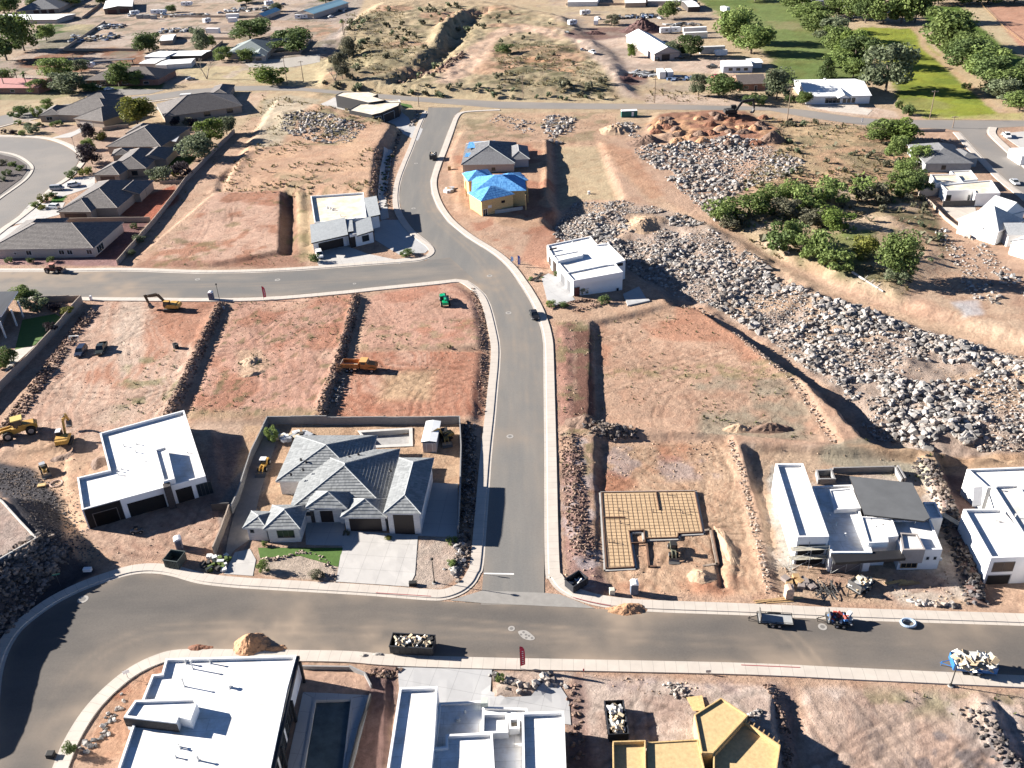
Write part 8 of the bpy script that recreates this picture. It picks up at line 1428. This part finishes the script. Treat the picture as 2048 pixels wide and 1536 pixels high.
toilet(424, 600, 'grey blue portable toilet with white roof beside the cross street lamp', BLUEG, WP); toilet(360, 1096, 'pale grey portable toilet behind the dark green dumpster', mat('toilet_grey', (.3, .29, .29)), WP, .4); toilet(1268, 1186, 'grey portable toilet with white roof before the footing lot', BLUEG, WP); toilet(1576, 1196, 'tan portable toilet on the kerb before the scaffolded house', TP, TP)
def boxthing(name, label, cat, px, py, d, m, ang=0, lid=None, dz=0.0, lbl=True):
    root = empty(name, (0, 0, 0), 0, label, cat); b = MB(); b.box((0, 0, d[2]/2), d); b.box((0, 0, d[2]*.03), (d[0]+.06, d[1]+.06, d[2]*.06)); b.build('body', m, root); b = MB(); extr(b, [(-d[0]/2-.04, d[2]+.003), (d[0]/2+.04, d[2]+.003), (d[0]/2-.05, d[2]*1.05+.04), (-d[0]/2+.05, d[2]*1.05+.04)], -d[1]/2-.04, d[1]/2+.04); b.build('lid', lid or m, root); place(root, (px, py), None, dz, ang)
    if d[0] > 2.0:
        b = MB(); b.box((d[0]*.2, -d[1]/2-.02, d[2]*.5), (.9, .04, d[2]*.75)); b.build('door', lid or m, root)
    return root
boxthing('utility_box', 'small cream utility box beside the black tipped dumpster', 'utility box', 1224, 1188, (.8, .7, .9), mat('box_cream', (.5, .47, .38))); GC = mat('container_green', (.03, .12, .10)); boxthing('shipping_container', 'dark green container with white top beside the main road', 'container', 1258, 233, (6.6, 2.5, 2.4), GC, 0, WP)
boxthing('storage_container', 'long white container, upper of the pair right of the barn', 'container', 1389, 66, (13.5, 2.6, 3), WHT); boxthing('storage_container', 'long white container, lower of the pair right of the barn', 'container', 1391, 76, (13, 2.6, 3), WHT); boxthing('storage_container', 'white container end on, left of the twin containers by the gravel lane', 'container', 1322, 154, (3, 8.5, 3), WHT); boxthing('storage_container', 'white container end on, right of the twin containers by the gravel lane', 'container', 1338, 153, (2.8, 7.5, 2.7), WHT); boxthing('storage_container', 'white container with dark end in the dirt yard above the wide dark tree', 'container', 427, 66, (9, 3, 2.8), WHT, -.25); boxthing('storage_container', 'white container behind the white dome camper', 'container', 466, 36, (9, 2.6, 2.6), WHT); boxthing('storage_container', 'second white container in front of the other by the dome camper', 'container', 466, 44, (6, 2.6, 2.6), WHT); boxthing('storage_container', 'long white semi trailer behind the dark tree by the barn', 'container', 1424, 106, (13, 2.8, 3.2), mat('pale_grey_panel', (.5, .49, .47)))
for n_, (x, y_) in enumerate(((280, 37), (294, 37), (308, 38))): boxthing('storage_container', ('left', 'middle', 'right')[n_]+' of the three grey bins behind the brown wall', 'container', x, y_, (4, 2.6, 2.4), mat('bin_grey', (.26, .26, .25)))
def rv(px, py, L, label, ang=0.0, H=3.0):
    root = empty('camper_trailer', (0, 0, 0), 0, label, 'camper trailer'); b = MB(); extr(b, [(-L/2, .5), (L/2-.3, .5), (L/2+.6, 1.6), (L/2+.4, H-.3), (L/2-.2, H), (-L/2+.2, H), (-L/2, H-.3)], -1.25, 1.25); b.build('body', WP, root); b = MB(); b.box((-L*.2, -1.26, 1.9), (1.4, .04, .7)); b.box((L*.25, -1.26, 1.9), (1.0, .04, .7)); b.build('window', GL, root); b = MB(); b.box((.2, -1.27, 1.4), (.7, .04, 1.7)); b.build('door', C_S, root); b = MB(); b.box((0, 0, H+.12), (.9, .7, .25)); b.build('air_conditioner', C_S, root); wheels(root, (-.5, .5), 1.2, .4, .25); return place(root, (px, py), None, 0, ang)
rv(604, 38, 9, 'white camper trailer before the blue roofed house'); rv(318, 28, 11, 'long white camper trailer above the three grey bins'); rv(270, 30, 6, 'white rounded boat trailer right of the brown garage', .6); rv(414, 46, 5.5, 'white dome shaped camper in the dirt yard', 1.1); rv(374, 12, 8, 'white camper behind the long brown wall at the top'); rv(1450, 24, 7, 'white box truck camper beside the green field', 1.9, 3.2); rv(1442, 112, 6, 'white truck cab beside the semi trailer', 3.1); rv(1340, 66, 12, 'white motorhome behind the white roofed barn', .1, 3.2); rv(1170, 30, 6, 'white trailer with boxes left of the cinder heap', .2); rv(1192, 50, 5, 'white trailer beside the small cinder heap', 1.4); rv(1144, 50, 5, 'white trailer at the bend of the dirt lane', .5); rv(178, 136, 6, 'pale pink and white camper left of the pergola', -.1); rv(538, 10, 6, 'white trailer at the top of the dirt yard', .6)
# stacked pipes, pallets, junk
def pile(name, label, cat, px, py, n, lx, ly, cols, seed, d=((.3, 1.4), (.2, .8), (.1, .5)), h_=.6, rot=3.1):
    if 'plank' in name: rot = .22
    c = P(px, py); r = random.Random(seed); root = empty(name, c, 0, label, cat); b = MB()
    for k in range(n): x, y_ = r.uniform(-lx, lx), r.uniform(-ly, ly); b.box((x, y_, hgt(c.x+x, c.y+y_)-c.z+r.uniform(.05, h_)), [r.uniform(*q) for q in d], r.uniform(0, rot), r.randrange(len(cols)))
    b.build('debris', cols, root); return root
JUNK = [TRASHC[0], TRASHC[2], STEEL, C_BL, TRASHC[1], C_S]
pile('junk_heap', 'heap of old machines and scrap along the brown wall of the junk yard', 'scrap heap', 190, 78, 120, 14, 9, JUNK, 1, ((.8, 4), (.6, 2), (.4, 1.6)), .8); pile('junk_heap', 'row of scrap and blue parts at the top of the junk yard', 'scrap heap', 222, 55, 60, 8, 7, JUNK, 2, ((.8, 4), (.6, 2), (.4, 1.8)), .8); pile('junk_heap', 'scattered equipment in the middle of the dirt yard', 'scrap heap', 350, 62, 60, 10, 7, JUNK, 3, ((.8, 4), (.6, 2), (.4, 1.8)), .8); pile('junk_heap', 'scrap and boards beside the blue roofed house', 'scrap heap', 500, 20, 70, 18, 8, JUNK, 4, ((.8, 5), (.6, 2), (.4, 1.8)), .8); pile('junk_heap', 'yard clutter right of the blue roofed house', 'scrap heap', 668, 20, 50, 10, 9, JUNK, 5, ((.8, 4), (.6, 2), (.4, 1.8)), .8); pile('junk_heap', 'clutter along the long brown wall at the top', 'scrap heap', 370, 32, 70, 16, 4, JUNK, 6, ((.8, 4), (.6, 2), (.4, 1.8)), .6); pile('junk_heap', 'old machinery under the round tree in the gravel yard', 'scrap heap', 1270, 34, 60, 14, 6, JUNK, 7, ((.8, 4), (.6, 2), (.4, 1.8)), .8); pile('junk_heap', 'rusty farm implements right of the cinder heap', 'scrap heap', 1365, 50, 40, 10, 4, [STEEL, TRASHC[2], C_S], 8, ((.8, 5), (.3, 1), (.3, 1.2)), .8); pile('junk_heap', 'black equipment and scrap behind the twin containers', 'scrap heap', 1372, 158, 50, 9, 3, [STEEL, TRASHC[2], C_BL, C_S], 9, ((.8, 4), (.6, 1.6), (.4, 1.4)), .7); pile('pipe_stack', 'stacked dark pipes and beams beside the red cinder heap', 'pipe stack', 1287, 150, 26, 5, 6, [STEEL, C_S, TRASHC[2]], 10, ((7, 9), (.5, .8), (.4, .8)), .6)
pile('block_pallets', 'pallets of grey blocks on the dirt before the scaffolded house', 'pallet', 1602, 1168, 14, 2.2, 1.3, [mat('pallet_block', (.24, .20, .18)), TIMB], 11, ((.9, 1.1), (.9, 1.1), (.6, .9)), .4); pile('scaffold_heap', 'heap of scaffold poles lying on the dirt before the scaffolded house', 'poles', 1650, 1182, 30, 1.6, 1.6, [STEEL, mat('dark_steel', (.06, .06, .06))], 12, ((1.6, 2.6), (.06, .1), (.06, .1)), .5); pile('plank_stack', 'yellow planks lying by the kerb beside the tan toilet', 'planks', 1550, 1202, 8, 2.4, .4, [TIMB, OSB], 13, ((2.5, 4.5), (.2, .35), (.05, .1)), .2); pile('plank_stack', 'yellow boards on the dirt before the right white house windows', 'planks', 1803, 1166, 6, 1.5, .4, [TIMB, OSB], 14, ((2, 3.2), (.3, .6), (.05, .1)), .2); pile('block_pallets', 'bins and rubbish on the footpath right of the green dumpster', 'rubbish', 430, 1128, 34, 2.0, 1.8, [TRASHC[2], TRASHC[0], C_GN, LF['green']], 15, ((.4, 1.2), (.4, .8), (.4, 1.0)), .3); pile('block_pallets', 'stacked white and yellow materials in the back yard corner', 'building material', 590, 872, 26, 4, 1.0, [TRASHC[0], TRASHC[3], TRASHC[2], C_S], 16, ((.6, 2), (.4, 1), (.3, .7)), .4); pile('block_pallets', 'white wrapped bundle by the dark block wall corner', 'building material', 572, 880, 10, .9, .7, [WP, C_S], 17, ((.6, 1.4), (.6, 1), (.5, 1)), .4); pile('block_pallets', 'building supplies by the two framed houses', 'building material', 898, 382, 10, 1.0, 2.0, [mat('wrap_grey', (.4, .4, .42)), WP, TIMB], 18, ((1.2, 2.4), (1, 1.6), (.8, 1.4)), .4); pile('block_pallets', 'dark boulders and planters on the paving of the white house above the rocks', 'planters', 1074, 556, 16, 2.2, 2.6, [mat('planter_dark', (.05, .045, .04)), LF['dark']], 19, ((.4, 1.0), (.4, .9), (.2, .6)), .1); pile('block_pallets', 'dark shrubs in white gravel along the shaded upper terrace', 'planting', 768, 350, 26, 1.2, 22, [LF['dark'], LF['dark']], 20, ((.7, 1.1), (.7, 1.1), (.4, .8)), .2)
b = MB(); q = P(353, 695); [b.cyl((q.x-.2+.35*k, q.y-.3*k, q.z), (q.x-.2+.35*k, q.y-.3*k, q.z+1.1), .55, .55, 12) for k in range(2)]; tag(b.build('concrete_pipe', mat('black_pipe', (.03, .032, .035))), 'two upright black pipe rings beside the red brown rock wall', 'pipe'); 
b = MB(); q = P(150, 680); [b.tube([(q.x+dx-.5, q.y-1, q.z), (q.x+dx, q.y, q.z+1.1), (q.x+dx+.5, q.y-1, q.z)], .05) for dx in (-1, 1)]; b.box((q.x, q.y, q.z+1.1), (2.4, .3, .1)); tag(b.build('sawhorse', FRMW), 'white trestle frame on the dirt above the navy car', 'trestle')
q = P(1816, 1249); b = MB(); rg = [[(q.x+(1.0+.22*math.cos(p))*math.cos(t), q.y+(1.0+.22*math.cos(p))*math.sin(t)*.8, .3+.2*math.sin(p)) for p in [k*.785 for k in range(8)]] for t in [6.2832*k/24 for k in range(25)]]; b.loft(rg, 0, False); tag(b.build('hose_coil', mat('pale_blue_hose', (.30, .38, .48)), smooth=True), 'pale blue and white coiled hose ring lying on the near street', 'hose'); q = P(113, 968); b = MB(); rg = [[(q.x+(1.1+.12*math.cos(p))*math.cos(t), q.y+(1.0+.12*math.cos(p))*math.sin(t), q.z+.15+.1*math.sin(p)) for p in [k*1.05 for k in range(6)]] for t in [6.2832*k/20 for k in range(21)]]; b.loft(rg, 0, False); tag(b.build('hose_coil', mat('pink_hose', (.5, .36, .3))), 'pale pink coil of hose beside the gravel bank', 'hose')
q = P(84, 972); b = MB(); b.box((q.x, q.y, q.z+.2), (1.4, .9, .25), .2); b.box((q.x, q.y, q.z+.05), (1.2, .12, .15), .2); tag(b.build('board', OSB), 'small yellow board lying on the gravel bank', 'board')
# scaffolds
def scaffold(label, px, py, L, lifts, ang, bays=2, w_=1.1, planks=True):
    c = P(px, py); root = empty('scaffold', c, ang, label, 'scaffold'); b = MB(); n = bays+1
    for k in range(n):
        x = -L/2+L*k/bays
        for y_ in (0, w_): b.cyl((x, y_, 0), (x, y_, 1.9*lifts+.9), .05, .05, 5)
        for z in range(1, lifts+1): b.cyl((x, 0, 1.9*z), (x, w_, 1.9*z), .04, .04, 5)
    for k in range(bays):
        x0, x1 = -L/2+L*k/bays, -L/2+L*(k+1)/bays
        for z in range(lifts): b.cyl((x0, 0, 1.9*z+.1), (x1, 0, 1.9*z+1.8), .035, .035, 4); b.cyl((x0, 0, 1.9*(z+1)+.8), (x1, 0, 1.9*(z+1)+.8), .035, .035, 4)
    b.build('frame', mat('scaffold_steel', (.34, .34, .33), metal=.3), root)
    if planks:
        for z in range(1, lifts+1): b = MB(); [b.box((0, .2+.36*k, 1.9*z+.06), (L+.5, .3, .07)) for k in range(3)]; b.build('plank', mat('scaffold_plank', (.40, .37, .30), var=.2), root)
    return root
scaffold('steel scaffold with pale planks at the front of the tall white block', 1616, 1138, 5.6, 2, .02); scaffold('low steel scaffold frames before the wide garage opening', 1690, 1146, 4.6, 1, .02, planks=False); scaffold('long plank scaffold along the left wall of the house at the right edge', 1948, 1092, 13, 1, -1.02+.0, 4); scaffold('small scaffold with planks at the front of the house at the right edge', 2000, 1152, 4.0, 1, 0)
# ================================================================== street furniture
def lamp(px, py, label, hm=5.1):
    c = P(px, py); root = empty('street_lamp', c, 0, label, 'street lamp', 'street lamps'); b = MB(); b.cyl((0, 0, -.1), (0, 0, .35), .24, .2, 10); b.cyl((0, 0, .35), (0, 0, hm-.3), .085, .06, 8); b.build('pole', BLKM, root); b = MB(); b.cyl((0, 0, hm-.3), (0, 0, hm-.1), .1, .24, 8); b.cyl((0, 0, hm-.1), (0, 0, hm+.12), .26, .2, 8); b.cyl((0, 0, hm+.12), (0, 0, hm+.25), .2, .03, 8); b.build('lantern', BLKM, root); b = MB(); b.cyl((0, 0, -.1), (0, 0, .12), .38, .36, 12); b.build('footing', CONG, root)
lamp(869, 1166, 'black street lamp on the gravel by the white driveway'); lamp(1901, 1372, 'black street lamp beside the bright blue trailer', 5.0); lamp(440, 604, 'black street lamp by the blue toilet on the cross street', 5.1); lamp(151, 300, 'black street lamp by the round street', 5)
def upole(px, py, hm, label):
    c = P(px, py); root = empty('utility_pole', c, 0, label, 'utility pole', 'wooden utility poles'); b = MB(); b.cyl((0, 0, -.3), (0, 0, hm), .2, .13, 8); b.build('pole', mat('pole_wood', (.20, .145, .105), var=.25, scale=3), root); b = MB(); b.box((0, 0, hm-.5), (2.4, .14, .16)); b.build('crossarm', mat('pole_wood', ()), root); b = MB(); [b.cyl((x, 0, hm-.42), (x, 0, hm-.18), .06, .05, 6) for x in (-1.1, -.5, .5, 1.1)]; b.build('insulator', GRYW, root)
for a_ in ((1859, 238, 11, 'wooden utility pole at the lower corner of the lime field'), (1574, 243, 13, 'wooden utility pole before the long white roofed house'), (1309, 206, 10.5, 'wooden utility pole beside the twin containers'), (1046, 197, 10, 'wooden utility pole on the verge under the scrub hill'), (575, 170, 13.5, 'taller wooden utility pole right of the bright thicket'), (607, 163, 10, 'second utility pole right of the bright thicket'), (690, 74, 10, 'utility pole beside the lone palm on the dirt lane'), (618, 74, 7, 'short utility pole below the red corral'), (1905, 256, 4.6, 'small street pole at the right hand junction'), (838, 214, 5.5, 'street pole beside the low cream house at the junction'), (151, 134, 7, 'utility pole at the end of the tilled red field')): upole(*a_)
def flag(px, py, hm, col, label, ang=0.3, marks=True):
    c = P(px, py); root = empty('feather_flag', c, ang, label, 'banner flag', 'feather flags'); b = MB(); b.cyl((0, 0, -.1), (0, 0, hm), .03, .02, 6); b.cyl((0, 0, 0), (0, 0, .08), .3, .25, 10); b.build('pole', BLKM, root); b = MB(); n = 10; pr = [(.03, .7)]+[(.03+.75*math.sin(min(t*1.9, 1.57))*(1 if t < .85 else (1-t)/.15*.9+.1), .7+(hm-.7)*t) for t in [k/n for k in range(1, n+1)]]
    pts = [(0.03, .7), (.72, .75)]+[(.75, .7+(hm-.7)*t) for t in (.3, .6)]+[(.68, .7+(hm-.7)*.8), (.45, .7+(hm-.7)*.94), (.12, hm), (.03, hm)]; extr(b, pts, -.015, .015); s_ = b.build('sail', col, root)
    if marks:
        b = MB()
        for k in range(7): z = 1.0+(hm-1.8)*k/7; [b.box((.4, y_, z+.12), (.26 if k % 2 else .2, .012, .16)) for y_ in (-.022, .022)]
        b.build('lettering', FRMW, s_)
FLR = mat('flag_red', (.45, .03, .06)); flag(528, 600, 3.9, FLR, 'red feather flag on the footpath of the cross street'); flag(1041, 1339, 4.6, FLR, 'red feather flag beside the grey driveway on the near street'); flag(1036, 534, 3.4, mat('flag_blue', (.06, .09, .35)), 'dark blue feather flag by the white house paving'); flag(1022, 528, 2.2, mat('flag_sky', (.3, .45, .7)), 'short pale blue flag left of the dark blue one', marks=False)
def sign(px, py, label, face, hm=2.4, sz=(.6, .6), ang=0, octo=False):
    c = P(px, py); root = empty('street_sign', c, ang, label, 'street sign'); b = MB(); b.cyl((0, 0, -.1), (0, 0, hm), .03, .03, 6); b.build('post', STEEL, root); b = MB()
    if octo: b.cyl((0, -.04, hm-.1), (0, -.07, hm-.1), sz[0]/2, sz[0]/2, 8)
    else: b.box((0, -.05, hm-.1), (sz[0], .03, sz[1]))
    b.build('panel', face, root)
sign(930, 1143, 'back of a stop sign at the corner of the long street', C_S, 2.6, (.76, .76), 0, True); sign(121, 1172, 'green street name sign on the shaded bank at the bend', GC, 2.6, (1.2, .25), .3); sign(257, 1358, 'small white sign on the footpath at the bend', WP, 1.6, (.9, .6), .5); sign(1167, 1352, 'small red marker sign on the dirt by the near street', FLR, 1.4, (.2, .5)); sign(1416, 1348, 'small grey board sign leaning by the near street kerb', C_S, .7, (.7, .5)); sign(1723, 253, 'white upright sign on the bend of the main road', WP, 2.6, (.8, 1.6), .6)
def smallbox(px, py, label, m, d=(.5, .5, .9), name='utility_pedestal'): boxthing(name, label, 'utility box', px, py, d, m)
smallbox(183, 601, 'white utility pedestal beside the tan block wall end', WP, (.5, .5, 1.2)); smallbox(448, 548+70, 'grey pedestal at the foot of the cross street lamp', C_S, (.4, .4, .6)); smallbox(103, 1513, 'dark low utility box on the corner gravel at the bend', BLKM, (1.0, .7, .6)); smallbox(1095, 610, 'small yellow post box beside the grey driveway', mat('post_yellow', (.5, .42, .05)), (.3, .3, .9)); smallbox(826, 1170, 'dark low box beside the white driveway and lamp', BLKM, (1.2, .6, .5)); smallbox(176, 1142, 'white cabinet on the shaded bank above the bend', WP, (1.3, .6, .5)); smallbox(1880, 1080+40, 'white bucket on the dark gully floor', WP, (.4, .4, .4)); smallbox(899, 340, 'tan crate beside the unfinished grey house', TIMB, (1.0, 1.0, 1.3)); smallbox(1178, 388, 'white barrel on the shaded grass right of the framed house', WP, (.7, .7, .9))
def person_free(): pass
# slatted corral fence on the far dirt field
def fence(label, pts, hh=1.3, m=None):
    L = [P(*p) for p in pts]; b = MB()
    for p, q in zip(L[:-1], L[1:]):
        n = max(2, int((q-p).length/5)); [b.cyl((p.lerp(q, k/n).x, p.lerp(q, k/n).y, hgt(*p.lerp(q, k/n)[:2])-.2), (p.lerp(q, k/n).x, p.lerp(q, k/n).y, hgt(*p.lerp(q, k/n)[:2])+hh), .09, .08, 5) for k in range(n+1)]
        [b.cyl((p.x, p.y, p.z+z), (q.x, q.y, q.z+z), .05, .05, 4) for z in (hh*.5, hh*.9)]
    tag(b.build('rail_fence', m or TIMB, None, tuple(L[0])), label, 'fence')
fence('rail fence round the red corral below the blue roofed house', [(508, 44), (690, 46), (672, 66), (610, 78)]); fence('wire fence along the bare red field at the right', [(1962, 12), (2010, 60), (2060, 98)])
